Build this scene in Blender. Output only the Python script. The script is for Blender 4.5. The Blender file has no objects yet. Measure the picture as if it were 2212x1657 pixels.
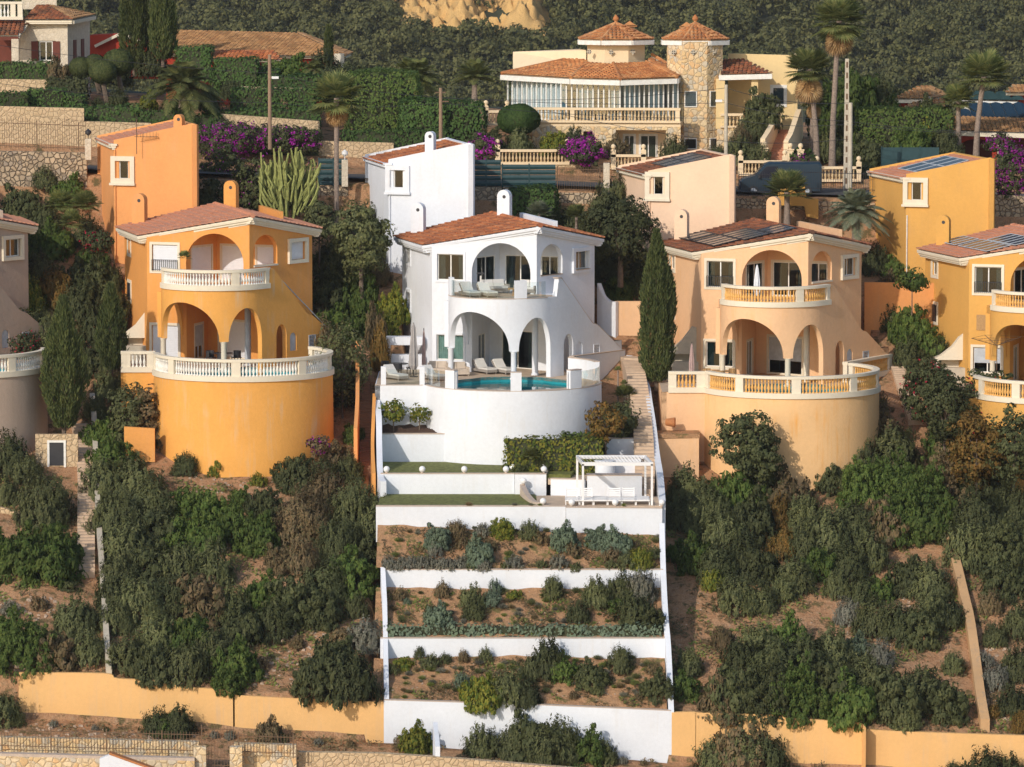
import bpy, bmesh, math, random
import numpy as np
from mathutils import Vector, Matrix
from mathutils.geometry import tessellate_polygon
S = bpy.context.scene
COL = S.collection
R = math.radians
# ------------------------------------------------------------------ camera, light
FPX, CX, CY, HZ, DIST, CAMZ = 10523.0, 1106.0, 828.5, -200.0, 290.0, 28.3   # lens in photo units
PITCH = math.atan((CY - HZ) / FPX)
cam = bpy.data.cameras.new('camera'); camo = bpy.data.objects.new('camera', cam); COL.objects.link(camo)
cam.sensor_width = 36; cam.lens = 36 * FPX / 2212; cam.clip_start = 5; cam.clip_end = 6000
camo.location = (0, -DIST, CAMZ); camo.rotation_euler = (math.pi / 2 - PITCH, 0, 0)
S.camera = camo
SUN_AZ, SUN_EL = R(32), R(27)          # sun behind and left of the viewer
sd = Vector((-math.sin(SUN_AZ) * math.cos(SUN_EL), -math.cos(SUN_AZ) * math.cos(SUN_EL), math.sin(SUN_EL)))
sun = bpy.data.lights.new('sun', 'SUN'); suno = bpy.data.objects.new('sun', sun); COL.objects.link(suno)
sun.energy = 2.85; sun.angle = R(0.5); sun.color = (1, 0.91, 0.80)
suno.rotation_euler = sd.to_track_quat('Z', 'Y').to_euler()
W = bpy.data.worlds.new('World'); S.world = W; W.use_nodes = True
nt = W.node_tree; bg = nt.nodes['Background']; sk = nt.nodes.new('ShaderNodeTexSky')
sk.sky_type = 'NISHITA'; sk.sun_disc = False; sk.sun_elevation = SUN_EL
sk.sun_rotation = math.atan2(sd.x, sd.y)
nt.links.new(sk.outputs[0], bg.inputs[0]); bg.inputs[1].default_value = 0.145
S.view_settings.view_transform = 'Standard'; S.view_settings.look = 'None'
S.cycles.transparent_max_bounces = 24; S.view_settings.exposure = 0.0; S.view_settings.gamma = 1

def P(px, py, Y):
    up = -(py - CY); c, s = math.cos(PITCH), math.sin(PITCH)
    dy = FPX * c + up * s; dz = up * c - FPX * s
    t = (Y + DIST) / dy
    return Vector(((px - CX) * t, Y, CAMZ + dz * t))
def ZP(py, Y): return P(CX, py, Y).z
def XP(px, Y, py=828): return P(px, py, Y).x

# ------------------------------------------------------------------ materials
def mat(name, col, rough=.8, spec=.3, metal=0, build=None):
    m = bpy.data.materials.new(name); m.use_nodes = True; n = m.node_tree.nodes; l = m.node_tree.links
    b = n['Principled BSDF']; b.inputs['Base Color'].default_value = (*col, 1); b.inputs['Roughness'].default_value = rough
    b.inputs['Specular IOR Level'].default_value = spec; b.inputs['Metallic'].default_value = metal
    if build: build(m.node_tree, n, l, b)
    return m
def N(n, t, **k):
    x = n.new(t)
    for a, v in k.items():
        if a in x.inputs: x.inputs[a].default_value = v
        else: setattr(x, a, v)
    return x
def coords(n, l, scale=(1, 1, 1), world=True):
    g = n.new('ShaderNodeNewGeometry') if world else n.new('ShaderNodeTexCoord')
    mp = n.new('ShaderNodeMapping'); mp.inputs['Scale'].default_value = scale
    l.new(g.outputs['Position' if world else 'Object'], mp.inputs[0]); return mp.outputs[0]
def ramp(n, l, fac, stops):
    r = n.new('ShaderNodeValToRGB'); e = r.color_ramp.elements
    while len(e) < len(stops): e.new(.5)
    for i, (p, c) in enumerate(stops):
        e[i].position = p; e[i].color = (*c, 1) if len(c) == 3 else c
    l.new(fac, r.inputs[0]); return r.outputs[0]
def mixc(n, l, fac, a, b, mode='MIX'):
    x = n.new('ShaderNodeMix'); x.data_type = 'RGBA'; x.blend_type = mode
    for s_, v in ((0, fac), (6, a), (7, b)):
        if isinstance(v, (int, float)): x.inputs[s_].default_value = v
        elif isinstance(v, tuple): x.inputs[s_].default_value = (*v, 1)
        else: l.new(v, x.inputs[s_])
    return x.outputs[2]
def noise(n, l, vec, scale, detail=4, rough=.55):
    x = N(n, 'ShaderNodeTexNoise'); x.inputs['Scale'].default_value = scale; x.inputs['Detail'].default_value = detail
    x.inputs['Roughness'].default_value = rough; l.new(vec, x.inputs['Vector']); return x.outputs['Fac']
def bump(n, l, b, h, strength, dist):
    x = n.new('ShaderNodeBump'); x.inputs['Strength'].default_value = strength; x.inputs['Distance'].default_value = dist
    l.new(h, x.inputs['Height']); l.new(x.outputs[0], b.inputs['Normal'])
def sc(c, k): return tuple(min(1, v * k) for v in c)
def stucco(name, col, stain=None, sfac=.35, bs=.5):
    def f(t, n, l, b):
        v = coords(n, l); big = noise(n, l, v, .35, 5); fine = noise(n, l, v, 5, 5, .65)
        c = ramp(n, l, big, [(.3, sc(col, .9)), (.7, sc(col, 1.06))])
        c = mixc(n, l, .35, c, ramp(n, l, fine, [(.3, sc(col, .86)), (.75, sc(col, 1.08))]))
        vs = coords(n, l, (2.2, 2.2, .16)); st = noise(n, l, vs, 1.0, 5, .7)
        pat = noise(n, l, v, .5, 2)
        mm = n.new('ShaderNodeMath'); mm.operation = 'MULTIPLY'
        l.new(ramp(n, l, st, [(.5, (0, 0, 0)), (.72, (1, 1, 1))]), mm.inputs[0])
        l.new(ramp(n, l, pat, [(.42, (0, 0, 0)), (.62, (sfac,) * 3)]), mm.inputs[1])
        c = mixc(n, l, mm.outputs[0], c, stain or sc(col, .6))
        l.new(c, b.inputs['Base Color'])
        bump(n, l, b, noise(n, l, v, 3.2, 6, .7), bs, .06)
    return mat(name, col, .9, .15, build=f)
def stone(name, cols, scale=2.6, mortar=(.42, .33, .22), bs=.6):
    def f(t, n, l, b):
        v = coords(n, l)
        wn = n.new('ShaderNodeTexNoise'); wn.inputs['Scale'].default_value = 1.5; l.new(v, wn.inputs['Vector'])
        w = mixc(n, l, .12, v, wn.outputs['Color'], 'ADD')
        a = n.new('ShaderNodeTexVoronoi'); a.inputs['Scale'].default_value = scale; l.new(w, a.inputs['Vector'])
        e = n.new('ShaderNodeTexVoronoi'); e.feature = 'DISTANCE_TO_EDGE'; e.inputs['Scale'].default_value = scale; l.new(w, e.inputs['Vector'])
        sx = n.new('ShaderNodeSeparateColor'); l.new(a.outputs['Color'], sx.inputs[0])
        k = len(cols) - 1
        c = ramp(n, l, sx.outputs[0], [(i / k, x) for i, x in enumerate(cols)])
        c = mixc(n, l, .4, c, ramp(n, l, noise(n, l, v, 9, 4), [(.3, (.25, .2, .14)), (.7, (.75, .66, .5))]), 'MULTIPLY')
        c = mixc(n, l, .5, c, c, 'SCREEN')
        ed = ramp(n, l, e.outputs['Distance'], [(.03, (1, 1, 1)), (.09, (0, 0, 0))])
        l.new(mixc(n, l, ed, c, mortar), b.inputs['Base Color'])
        bump(n, l, b, ramp(n, l, e.outputs['Distance'], [(.0, (0, 0, 0)), (.15, (1, 1, 1))]), bs, .08)
    return mat(name, cols[0], .9, .2, build=f)
def tiles(name, cols, patch):
    def f(t, n, l, b):
        v = coords(n, l); g = n.new('ShaderNodeNewGeometry')
        c = ramp(n, l, g.outputs['Random Per Island'], [(i / (len(cols) - 1), x) for i, x in enumerate(cols)])
        c = mixc(n, l, ramp(n, l, noise(n, l, v, 1.1, 5), [(.45, (0, 0, 0)), (.7, (.75,) * 3)]), c, patch)
        c = mixc(n, l, .5, c, ramp(n, l, noise(n, l, v, 14, 3), [(.3, (.55,) * 3), (.7, (1, 1, 1))]), 'MULTIPLY')
        l.new(c, b.inputs['Base Color'])
    return mat(name, cols[0], .85, .2, build=f)
def leafmat(name, cols, trans=.2, rough=.75, k=1.6, ns=.9):
    cols = [sc(c, k) for c in cols]; trans += .12
    def f(t, n, l, b):
        g = n.new('ShaderNodeNewGeometry'); o = n.new('ShaderNodeObjectInfo')
        c = ramp(n, l, g.outputs['Random Per Island'], [(i / (len(cols) - 1), x) for i, x in enumerate(cols)])
        v = coords(n, l); big = noise(n, l, v, ns, 3)
        c = mixc(n, l, .55 if ns > .5 else .85, c, ramp(n, l, big, [(.35, (.72, .74, .78)), (.5, (.9, .9, .86)), (.68, (1.0, .96, .8))]), 'MULTIPLY')
        h = n.new('ShaderNodeHueSaturation'); l.new(c, h.inputs['Color'])
        mr = n.new('ShaderNodeMapRange'); mr.inputs['To Min'].default_value = .8; mr.inputs['To Max'].default_value = 1.35
        l.new(o.outputs['Random'], mr.inputs[0]); l.new(mr.outputs[0], h.inputs['Value'])
        l.new(h.outputs[0], b.inputs['Base Color'])
        tr = n.new('ShaderNodeBsdfTranslucent'); l.new(h.outputs[0], tr.inputs[0]); mx = n.new('ShaderNodeMixShader')
        mx.inputs[0].default_value = trans; l.new(b.outputs[0], mx.inputs[1]); l.new(tr.outputs[0], mx.inputs[2])
        l.new(mx.outputs[0], n['Material Output'].inputs[0])
    return mat(name, cols[0], rough, .25, build=f)
def plain(name, col, rough=.7, spec=.3, metal=0, var=.12, sca=4.):
    def f(t, n, l, b):
        v = coords(n, l)
        l.new(ramp(n, l, noise(n, l, v, sca, 4), [(.3, sc(col, 1 - var)), (.7, sc(col, 1 + var))]), b.inputs['Base Color'])
    return mat(name, col, rough, spec, metal, build=f)
def glassmat(name, tint, refl=.25):
    m = bpy.data.materials.new(name); m.use_nodes = True; n = m.node_tree.nodes; l = m.node_tree.links; n.remove(n['Principled BSDF'])
    t = n.new('ShaderNodeBsdfTransparent'); t.inputs[0].default_value = (*tint, 1); g = n.new('ShaderNodeBsdfGlossy'); g.inputs['Roughness'].default_value = .03
    fr = n.new('ShaderNodeLayerWeight'); fr.inputs[0].default_value = .5; mx = n.new('ShaderNodeMixShader'); rr = n.new('ShaderNodeValToRGB'); e = rr.color_ramp.elements; e[0].color = (refl * .35,) * 3 + (1,); e[0].position = .2; e[1].color = (.5, .5, .5, 1); e[1].position = 1; l.new(fr.outputs['Facing'], rr.inputs[0])
    l.new(rr.outputs[0], mx.inputs[0]); l.new(t.outputs[0], mx.inputs[1]); l.new(g.outputs[0], mx.inputs[2]); l.new(mx.outputs[0], n['Material Output'].inputs[0]); return m
def earth(name, a, b_, c_, grass=None):
    def f(t, n, l, b):
        v = coords(n, l); n1 = noise(n, l, v, .45, 6, .6); n2 = noise(n, l, v, 3.5, 6, .65); n3 = noise(n, l, v, 14, 4, .6)
        c = ramp(n, l, n1, [(.3, a), (.55, b_), (.75, c_)])
        c = mixc(n, l, .55, c, ramp(n, l, n2, [(.3, sc(a, .7)), (.5, b_), (.72, sc(c_, 1.25))]))
        c = mixc(n, l, .5, c, ramp(n, l, n3, [(.35, (.55, .5, .45)), (.6, (1, 1, 1))]), 'MULTIPLY')
        if grass:
            gm = noise(n, l, v, 1.3, 5, .7)
            c = mixc(n, l, ramp(n, l, gm, [(.52, (0, 0, 0)), (.62, (.85,) * 3)]), c, grass)
        l.new(c, b.inputs['Base Color']); bump(n, l, b, n2, .9, .18)
    return mat(name, a, .95, .1, build=f)

M = {}
M['white'] = stucco('white_stucco', (.77, .80, .85), (.62, .55, .44), .28, .3)
M['orange'] = stucco('orange_stucco', (.78, .355, .10), (.62, .40, .26), .4, .6)
M['orange2'] = stucco('orange_tower_stucco', (.80, .36, .13), (.62, .36, .2), .4, .5)
M['drumorange'] = stucco('drum_orange_stucco', (.80, .395, .10), (.66, .48, .3), .8, .5)
M['peach'] = stucco('peach_stucco', (.82, .52, .30), (.78, .38, .08), .3, .6)
M['peach2'] = stucco('pale_peach_stucco', (.84, .60, .42), (.7, .45, .25), .12, .4)
M['peachdrum'] = stucco('peach_drum_stucco', (.84, .53, .26), (.8, .36, .07), .8, .5)
M['yellow'] = stucco('yellow_stucco', (.70, .385, .105), (.56, .33, .14), .5, .5)
M['grey'] = stucco('grey_stucco', (.50, .385, .30), (.34, .27, .2), .3, .5)
M['wallyellow'] = stucco('yellow_boundary_stucco', (.80, .48, .20), (.62, .44, .28), .7, .4)
M['cream'] = stucco('cream_paint', (.78, .70, .55), (.55, .45, .32), .25, .2)
M['creamst'] = stucco('cream_render', (.84, .66, .43), (.6, .42, .22), .25, .3)
M['paleyel'] = stucco('pale_yellow_render', (.82, .62, .32), (.6, .42, .22), .2, .3)
M['trimw'] = plain('white_paint', (.8, .78, .72), .6)
M['stonebal'] = plain('sandstone_baluster', (.62, .46, .26), .85)
M['gold'] = plain('ochre_baluster', (.74, .42, .13), .8)
M['red'] = stucco('red_stucco', (.42, .055, .03), (.25, .04, .03), .3, .4)
M['stoneY'] = stone('yellow_stone_cladding', [(.62, .40, .2), (.78, .56, .3), (.5, .46, .38), (.82, .62, .38), (.72, .42, .2)], 2.9, (.58, .44, .27))
M['stoneW'] = stone('rubble_stone_wall', [(.34, .26, .18), (.48, .37, .25), (.40, .3, .2), (.56, .42, .28), (.3, .25, .2)], 3.2, (.24, .185, .13), 1)
M['stoneP'] = stone('sandy_stone_wall', [(.54, .39, .235), (.6, .44, .27), (.56, .4, .25), (.64, .47, .29)], 3.2, (.47, .35, .215))
M['stoneB'] = stone('white_block_stone', [(.62, .54, .42), (.7, .62, .5), (.56, .48, .37)], 4, (.6, .52, .4), .3)
M['tileA'] = tiles('terracotta_tiles', [(.50, .17, .065), (.66, .25, .10), (.36, .11, .05), (.74, .33, .15)], (.2, .09, .06))
M['tileB'] = tiles('faded_pink_tiles', [(.62, .27, .16), (.7, .33, .2), (.56, .24, .14), (.66, .3, .17)], (.5, .27, .2))
M['tileC'] = tiles('dark_mottled_tiles', [(.3, .1, .05), (.42, .15, .07), (.18, .09, .06), (.5, .2, .09)], (.07, .05, .04))
M['tileD'] = tiles('sandy_tiles', [(.45, .24, .1), (.55, .32, .15), (.36, .18, .08), (.6, .36, .18)], (.2, .12, .06))
M['tileE'] = tiles('orange_hip_tiles', [(.6, .26, .1), (.7, .33, .13), (.5, .19, .07), (.74, .4, .18)], (.3, .12, .06))
M['pave'] = plain('beige_paving', (.56, .43, .31), .8, sca=2)
M['step'] = plain('stone_steps', (.56, .42, .3), .85, sca=3)
M['brickstep'] = plain('terracotta_steps', (.33, .19, .12), .85, sca=6)
M['copin'] = plain('beige_coping', (.52, .42, .34), .7)
M['wmetal'] = plain('white_metal', (.8, .8, .8), .4, .5, var=.03)
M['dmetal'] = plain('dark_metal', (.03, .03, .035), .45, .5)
M['gmetal'] = plain('green_sheet_metal', (.018, .055, .06), .55, .4, var=.15)
M['rust'] = plain('rusty_iron', (.16, .1, .06), .8)
M['wood'] = plain('weathered_wood', (.3, .2, .13), .85, sca=8)
M['conc'] = plain('concrete', (.52, .46, .36), .85, sca=3)
M['glass'] = glassmat('window_glass', (.5, .56, .58), .14)
M['clear'] = glassmat('railing_glass', (.93, .97, .97), .1)
M['shut'] = plain('white_shutter', (.74, .76, .8), .6, var=.03)
M['gshut'] = plain('grey_shutter', (.45, .48, .52), .6)
M['curt'] = plain('pale_curtain', (.55, .56, .5), .9)
M['curtg'] = plain('green_curtain', (.2, .3, .27), .9)
M['brown'] = plain('brown_wood', (.14, .035, .02), .6)
M['wicker'] = plain('grey_wicker', (.3, .27, .24), .9, sca=30, var=.4)
M['wickerb'] = plain('brown_wicker', (.42, .26, .12), .9, sca=30, var=.4)
M['fab'] = plain('pale_cushion', (.68, .66, .62), .95, var=.05)
M['fabb'] = plain('beige_cushion', (.55, .46, .37), .95, var=.08)
M['fabg'] = plain('grey_parasol_cloth', (.34, .32, .31), .95)
M['fabp'] = plain('mauve_parasol_cloth', (.42, .30, .28), .95)
M['solar'] = mat('solar_cells', (.02, .022, .035), .22, .5)
M['solarb'] = mat('blue_solar_cells', (.02, .05, .09), .2, .5)
M['water'] = mat('pool_water', (.0, .13, .165), .05, .5)
M['pooltile'] = plain('pool_tiles', (.02, .3, .34), .4, var=.1, sca=8)
M['trunk'] = plain('bark', (.16, .12, .09), .95, sca=8, var=.3)
M['palmtrunk'] = plain('palm_bark', (.26, .2, .16), .95, sca=9, var=.3)
M['lamp'] = mat('white_globe', (.8, .8, .8), .35, .5)
M['lawn'] = plain('lawn', (.155, .165, .045), .9, var=.45, sca=5)
M['soil'] = plain('dark_mulch', (.085, .05, .035), .95, var=.5, sca=18)
M['asph'] = plain('asphalt', (.09, .085, .08), .9)
M['earth'] = earth('red_earth', (.37, .185, .09), (.5, .285, .155), (.35, .25, .16), (.09, .085, .035))
M['earthb'] = earth('rocky_bank', (.42, .19, .08), (.5, .27, .13), (.3, .24, .19))
M['bed'] = earth('bed_earth', (.38, .2, .105), (.5, .29, .155), (.29, .185, .11), (.13, .125, .045))
M['rock'] = plain('limestone_rock', (.4, .3, .22), .95, sca=5, var=.3)
M['sand'] = earth('ochre_cliff', (.68, .40, .14), (.78, .5, .2), (.45, .26, .1))
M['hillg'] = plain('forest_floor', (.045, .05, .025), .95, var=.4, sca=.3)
LF = {}
LF['dk'] = leafmat('dark_green_leaves', [(.032, .04, .016), (.052, .06, .024), (.075, .08, .034), (.038, .048, .02)])
LF['ol'] = leafmat('olive_green_leaves', [(.065, .075, .03), (.1, .108, .042), (.05, .06, .028), (.13, .13, .055)])
LF['br'] = leafmat('fresh_green_leaves', [(.045, .08, .017), (.07, .108, .025), (.1, .128, .032), (.035, .056, .016)], .3)
LF['yl'] = leafmat('yellow_green_leaves', [(.13, .14, .02), (.2, .18, .03), (.08, .11, .02), (.05, .08, .015)], .3)
LF['gr'] = leafmat('grey_green_leaves', [(.12, .12, .095), (.15, .145, .115), (.09, .095, .07), (.18, .16, .13)], .2)
LF['bl'] = leafmat('blue_green_leaves', [(.085, .115, .075), (.11, .14, .095), (.065, .09, .06)], .2)
LF['dr'] = leafmat('dry_brown_leaves', [(.13, .09, .05), (.09, .075, .04), (.17, .115, .06), (.06, .065, .03)], .2)
LF['ru'] = leafmat('rusty_leaves', [(.16, .085, .02), (.1, .075, .02), (.2, .11, .03), (.06, .06, .02)], .25)
LF['cy'] = leafmat('cypress_green', [(.03, .045, .015), (.055, .07, .022), (.08, .09, .03), (.025, .035, .013)], .15)
LF['hd'] = leafmat('hedge_green', [(.03, .062, .015), (.045, .082, .02), (.062, .1, .027)], .2)
LF['mg'] = leafmat('magenta_bracts', [(.30, .012, .26), (.2, .008, .2), (.4, .03, .34), (.03, .05, .02)], .3)
LF['rd'] = leafmat('crimson_bracts', [(.45, .01, .06), (.3, .008, .03), (.05, .06, .02), (.04, .06, .02)], .3)
LF['pm'] = leafmat('palm_green', [(.07, .09, .03), (.12, .135, .045), (.17, .17, .06), (.05, .07, .025)], .3, k=1.7)
LF['pg'] = leafmat('dusty_palm_green', [(.1, .125, .08), (.14, .16, .1), (.18, .18, .12)], .3)
LF['pd'] = leafmat('dead_fronds', [(.34, .22, .1), (.26, .16, .08), (.42, .3, .15)], .2)
LF['fo'] = leafmat('pine_green', [(.05, .054, .02), (.075, .076, .028), (.105, .1, .038), (.038, .044, .018)], .15, k=1.55, ns=.17)
LF['gs'] = leafmat('grass_blades', [(.09, .13, .03), (.13, .16, .04), (.16, .15, .06)], .3)

# ------------------------------------------------------------------ objects
def tag(o, label=None, cat=None, group=None, kind=None):
    if label: o['label'] = label
    if cat: o['category'] = cat
    if group: o['group'] = group
    if kind: o['kind'] = kind
    return o
def empty(name, loc, label=None, cat=None, group=None, rz=0):
    o = bpy.data.objects.new(name, None); COL.objects.link(o); o.location = loc; o.rotation_euler.z = rz
    o.empty_display_size = .2
    return tag(o, label, cat, group)
def link(name, me, m, parent=None, loc=None):
    o = bpy.data.objects.new(name, me); COL.objects.link(o)
    if m is not None and not me.materials: me.materials.append(m)
    elif m is not None and me.materials[0] is not m: o.material_slots[0].link = 'OBJECT'; o.material_slots[0].material = m
    if parent: o.parent = parent
    if loc is not None: o.location = loc
    return o
class MB:
    def __init__(s): s.v = []; s.f = []
    def add(s, vs, fs):
        k = len(s.v); s.v += [tuple(x) for x in vs]; s.f += [tuple(i + k for i in f) for f in fs]; return s
    def box(s, c, size, rz=0, rx=0):
        a, b, d = [x / 2 for x in size]; m = Matrix.Rotation(rz, 3, 'Z') @ Matrix.Rotation(rx, 3, 'X'); c = Vector(c)
        vs = [c + m @ Vector((x, y, z)) for x in (-a, a) for y in (-b, b) for z in (-d, d)]
        return s.add(vs, [(0, 1, 3, 2), (4, 6, 7, 5), (0, 4, 5, 1), (2, 3, 7, 6), (0, 2, 6, 4), (1, 5, 7, 3)])
    def beam(s, p, q, w, h):
        p = Vector(p); q = Vector(q); d = (q - p); L = d.length; d.normalize()
        side = d.cross(Vector((0, 0, 1))); side = side.normalized() if side.length > 1e-4 else Vector((1, 0, 0)); up = side.cross(d)
        vs = [e + side * a * w / 2 + up * b * h / 2 for e in (p, q) for a in (-1, 1) for b in (-1, 1)]
        return s.add(vs, [(0, 1, 3, 2), (4, 6, 7, 5), (0, 4, 5, 1), (2, 3, 7, 6), (0, 2, 6, 4), (1, 5, 7, 3)])
    def prism(s, poly, z0, z1, cap=True):
        n = len(poly); vs = [(p[0], p[1], z0) for p in poly] + [(p[0], p[1], z1) for p in poly]
        fs = [(i, (i + 1) % n, n + (i + 1) % n, n + i) for i in range(n)]
        if cap:
            tr = tessellate_polygon([[Vector((p[0], p[1], 0)) for p in poly]])
            fs += [tuple(t) for t in tr] + [tuple(n + i for i in t) for t in tr]
        return s.add(vs, fs)
    def plate(s, poly, holes, z0, z1):       # flat slab with holes
        allp = [poly] + holes; flat = [p for q in allp for p in q]; n = len(flat)
        tr = tessellate_polygon([[Vector((p[0], p[1], 0)) for p in q] for q in allp])
        vs = [(p[0], p[1], z0) for p in flat] + [(p[0], p[1], z1) for p in flat]
        fs = [tuple(t) for t in tr] + [tuple(n + i for i in t) for t in tr]; k = 0
        for q in allp:
            m = len(q); fs += [(k + i, k + (i + 1) % m, n + k + (i + 1) % m, n + k + i) for i in range(m)]; k += m
        return s.add(vs, fs)
    def extr(s, pts, off):                    # planar polygon (3D) extruded by vector
        n = len(pts); pts = [Vector(p) for p in pts]; off = Vector(off)
        tr = tessellate_polygon([pts]); vs = pts + [p + off for p in pts]
        fs = [tuple(t) for t in tr] + [tuple(n + i for i in t) for t in tr] + [(i, (i + 1) % n, n + (i + 1) % n, n + i) for i in range(n)]
        return s.add(vs, fs)
    def tube(s, pts, r, n=6, cap=True):
        pts = [Vector(p) for p in pts]; rs = r if isinstance(r, (list, tuple)) else [r] * len(pts); k0 = len(s.v); fs = []
        for i, p in enumerate(pts):
            d = (pts[min(i + 1, len(pts) - 1)] - pts[max(i - 1, 0)]).normalized()
            a = d.cross(Vector((0, 0, 1))); a = a.normalized() if a.length > 1e-3 else Vector((1, 0, 0)); b = d.cross(a)
            s.v += [tuple(p + (a * math.cos(2 * math.pi * j / n) + b * math.sin(2 * math.pi * j / n)) * rs[i]) for j in range(n)]
        for i in range(len(pts) - 1):
            for j in range(n): fs.append((k0 + i * n + j, k0 + i * n + (j + 1) % n, k0 + (i + 1) * n + (j + 1) % n, k0 + (i + 1) * n + j))
        if cap: fs += [tuple(k0 + j for j in range(n)), tuple(k0 + (len(pts) - 1) * n + j for j in range(n))]
        s.f += fs; return s
    def lathe(s, prof, c=(0, 0, 0), n=12):
        k0 = len(s.v)
        for (r, z) in prof: s.v += [(c[0] + r * math.cos(2 * math.pi * j / n), c[1] + r * math.sin(2 * math.pi * j / n), c[2] + z) for j in range(n)]
        for i in range(len(prof) - 1):
            for j in range(n): s.f.append((k0 + i * n + j, k0 + i * n + (j + 1) % n, k0 + (i + 1) * n + (j + 1) % n, k0 + (i + 1) * n + j))
        s.f += [tuple(k0 + j for j in range(n)), tuple(k0 + (len(prof) - 1) * n + j for j in range(n))]
        return s
    def strip(s, fm, s0, s1, z0, ztop, th, ops=(), ds=.4, curved=False):
        # wall along s; openings (a, b, zb, kind, zt, rise); ztop a number or function of s
        zt = ztop if callable(ztop) else (lambda q: ztop); br = {s0, s1}
        for o in ops:
            br |= {o[0], o[1]}
            if o[3] == 'arch':
                for k in range(1, 20): br.add(o[0] + (o[1] - o[0]) * .5 * (1 - math.cos(math.pi * k / 20)))
        if curved or callable(ztop):
            k = max(1, int((s1 - s0) / ds))
            for i in range(k): br.add(s0 + (s1 - s0) * i / k)
        br = sorted(b for b in br if s0 - 1e-6 <= b <= s1 + 1e-6); bb = [br[0]]
        for b in br[1:]:
            if b - bb[-1] > .004: bb.append(b)
        br = bb
        def iv(q, mid):
            out = [(z0, zt(q))]
            for (a, b, zb, kd, t, rise) in ops:
                if a < mid < b:
                    u = max(0, 1 - ((q - (a + b) / 2) / ((b - a) / 2)) ** 2) if kd == 'arch' else 0
                    top = t + (rise * math.sqrt(u) if kd == 'arch' else 0); new = []
                    for (lo, hi) in out:
                        if top <= lo or zb >= hi: new.append((lo, hi)); continue
                        if zb > lo + 1e-4: new.append((lo, zb))
                        if top < hi - 1e-4: new.append((top, hi))
                    out = new
            return out
        V = {}
        def vid(q, d, z):
            k = (round(q, 4), d, round(z, 4))
            if k not in V: V[k] = len(s.v); s.v.append(tuple(fm(q, d, z)))
            return V[k]
        L = [iv(br[i], (br[i] + br[i + 1]) / 2) for i in range(len(br) - 1)]
        Rr = [iv(br[i + 1], (br[i] + br[i + 1]) / 2) for i in range(len(br) - 1)]
        for i in range(len(br) - 1):
            a, b = br[i], br[i + 1]
            for (l0, h0), (l1, h1) in zip(L[i], Rr[i]):
                s.f += [(vid(a, 0, l0), vid(b, 0, l1), vid(b, 0, h1), vid(a, 0, h0)), (vid(b, th, l1), vid(a, th, l0), vid(a, th, h0), vid(b, th, h1)),
                        (vid(a, 0, h0), vid(b, 0, h1), vid(b, th, h1), vid(a, th, h0)), (vid(b, 0, l1), vid(a, 0, l0), vid(a, th, l0), vid(b, th, l1))]
        for i in range(len(br)):
            A = Rr[i - 1] if i > 0 else []; B = L[i] if i < len(br) - 1 else []
            zs = sorted({z for x in A + B for z in x})
            for lo, hi in zip(zs, zs[1:]):
                if hi - lo < 1e-3: continue
                m = (lo + hi) / 2; ina = any(x < m < y for x, y in A); inb = any(x < m < y for x, y in B)
                if ina != inb: s.f.append((vid(br[i], 0, lo), vid(br[i], 0, hi), vid(br[i], th, hi), vid(br[i], th, lo)))
        return s
    def mesh(s, name, smooth=None):
        me = bpy.data.meshes.new(name); me.from_pydata(s.v, [], s.f)
        bm = bmesh.new(); bm.from_mesh(me); bmesh.ops.recalc_face_normals(bm, faces=bm.faces); bm.to_mesh(me); bm.free()
        if smooth:
            me.polygons.foreach_set('use_smooth', [True] * len(me.polygons)); me.set_sharp_from_angle(angle=R(smooth))
        return me
    def build(s, name, m, parent=None, loc=None, smooth=None):
        return link(name, s.mesh(name, smooth), m, parent, loc)
def struct(o): o['kind'] = 'structure'; return o
def line(p0, p1):                               # straight wall map; outside is to the right of p0->p1
    p0 = Vector(p0[:2]); d = (Vector(p1[:2]) - p0); L = d.length; d.normalize(); n = Vector((-d.y, d.x))
    f = lambda s, q, z: (p0.x + d.x * s + n.x * q, p0.y + d.y * s + n.y * q, z)
    f.L = L; f.d = d; f.n = n; return f
def arc(c, r, a0=0):                            # angle from -Y, towards +X; s = 0 at a0 (degrees)
    def f(s, q, z):
        t = R(a0) + s / r; return (c[0] + (r - q) * math.sin(t), c[1] - (r - q) * math.cos(t), z)
    return f
def poly_map(pts):                              # open polyline map with mitred offset
    pts = [Vector(p[:2]) for p in pts]; cum = [0]
    for a, b in zip(pts, pts[1:]): cum.append(cum[-1] + (b - a).length)
    nr = []
    for i in range(len(pts)):
        ds = []
        if i > 0: ds.append((pts[i] - pts[i - 1]).normalized())
        if i < len(pts) - 1: ds.append((pts[i + 1] - pts[i]).normalized())
        d = sum(ds, Vector((0, 0))).normalized(); k = 1 / max(.3, d.dot(ds[0])); nr.append(Vector((-d.y, d.x)) * k)
    def f(s, q, z):
        i = 0
        while i < len(cum) - 2 and s > cum[i + 1]: i += 1
        t = (s - cum[i]) / max(1e-6, cum[i + 1] - cum[i]); p = pts[i].lerp(pts[i + 1], t); n = nr[i].lerp(nr[i + 1], t)
        return (p.x + n.x * q, p.y + n.y * q, z)
    f.L = cum[-1]; f.cum = cum; return f
def smoothpts(pts, k=6):                        # Catmull-Rom through 3D points
    pts = [Vector(p) for p in pts]; q = [pts[0]] + pts + [pts[-1]]; out = []
    for i in range(1, len(q) - 2):
        for j in range(k):
            t = j / k; a, b, c, d = q[i - 1], q[i], q[i + 1], q[i + 2]
            out.append(.5 * ((2 * b) + (c - a) * t + (2 * a - 5 * b + 4 * c - d) * t * t + (3 * b - a - 3 * c + d) * t ** 3))
    return out + [pts[-1]]
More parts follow.
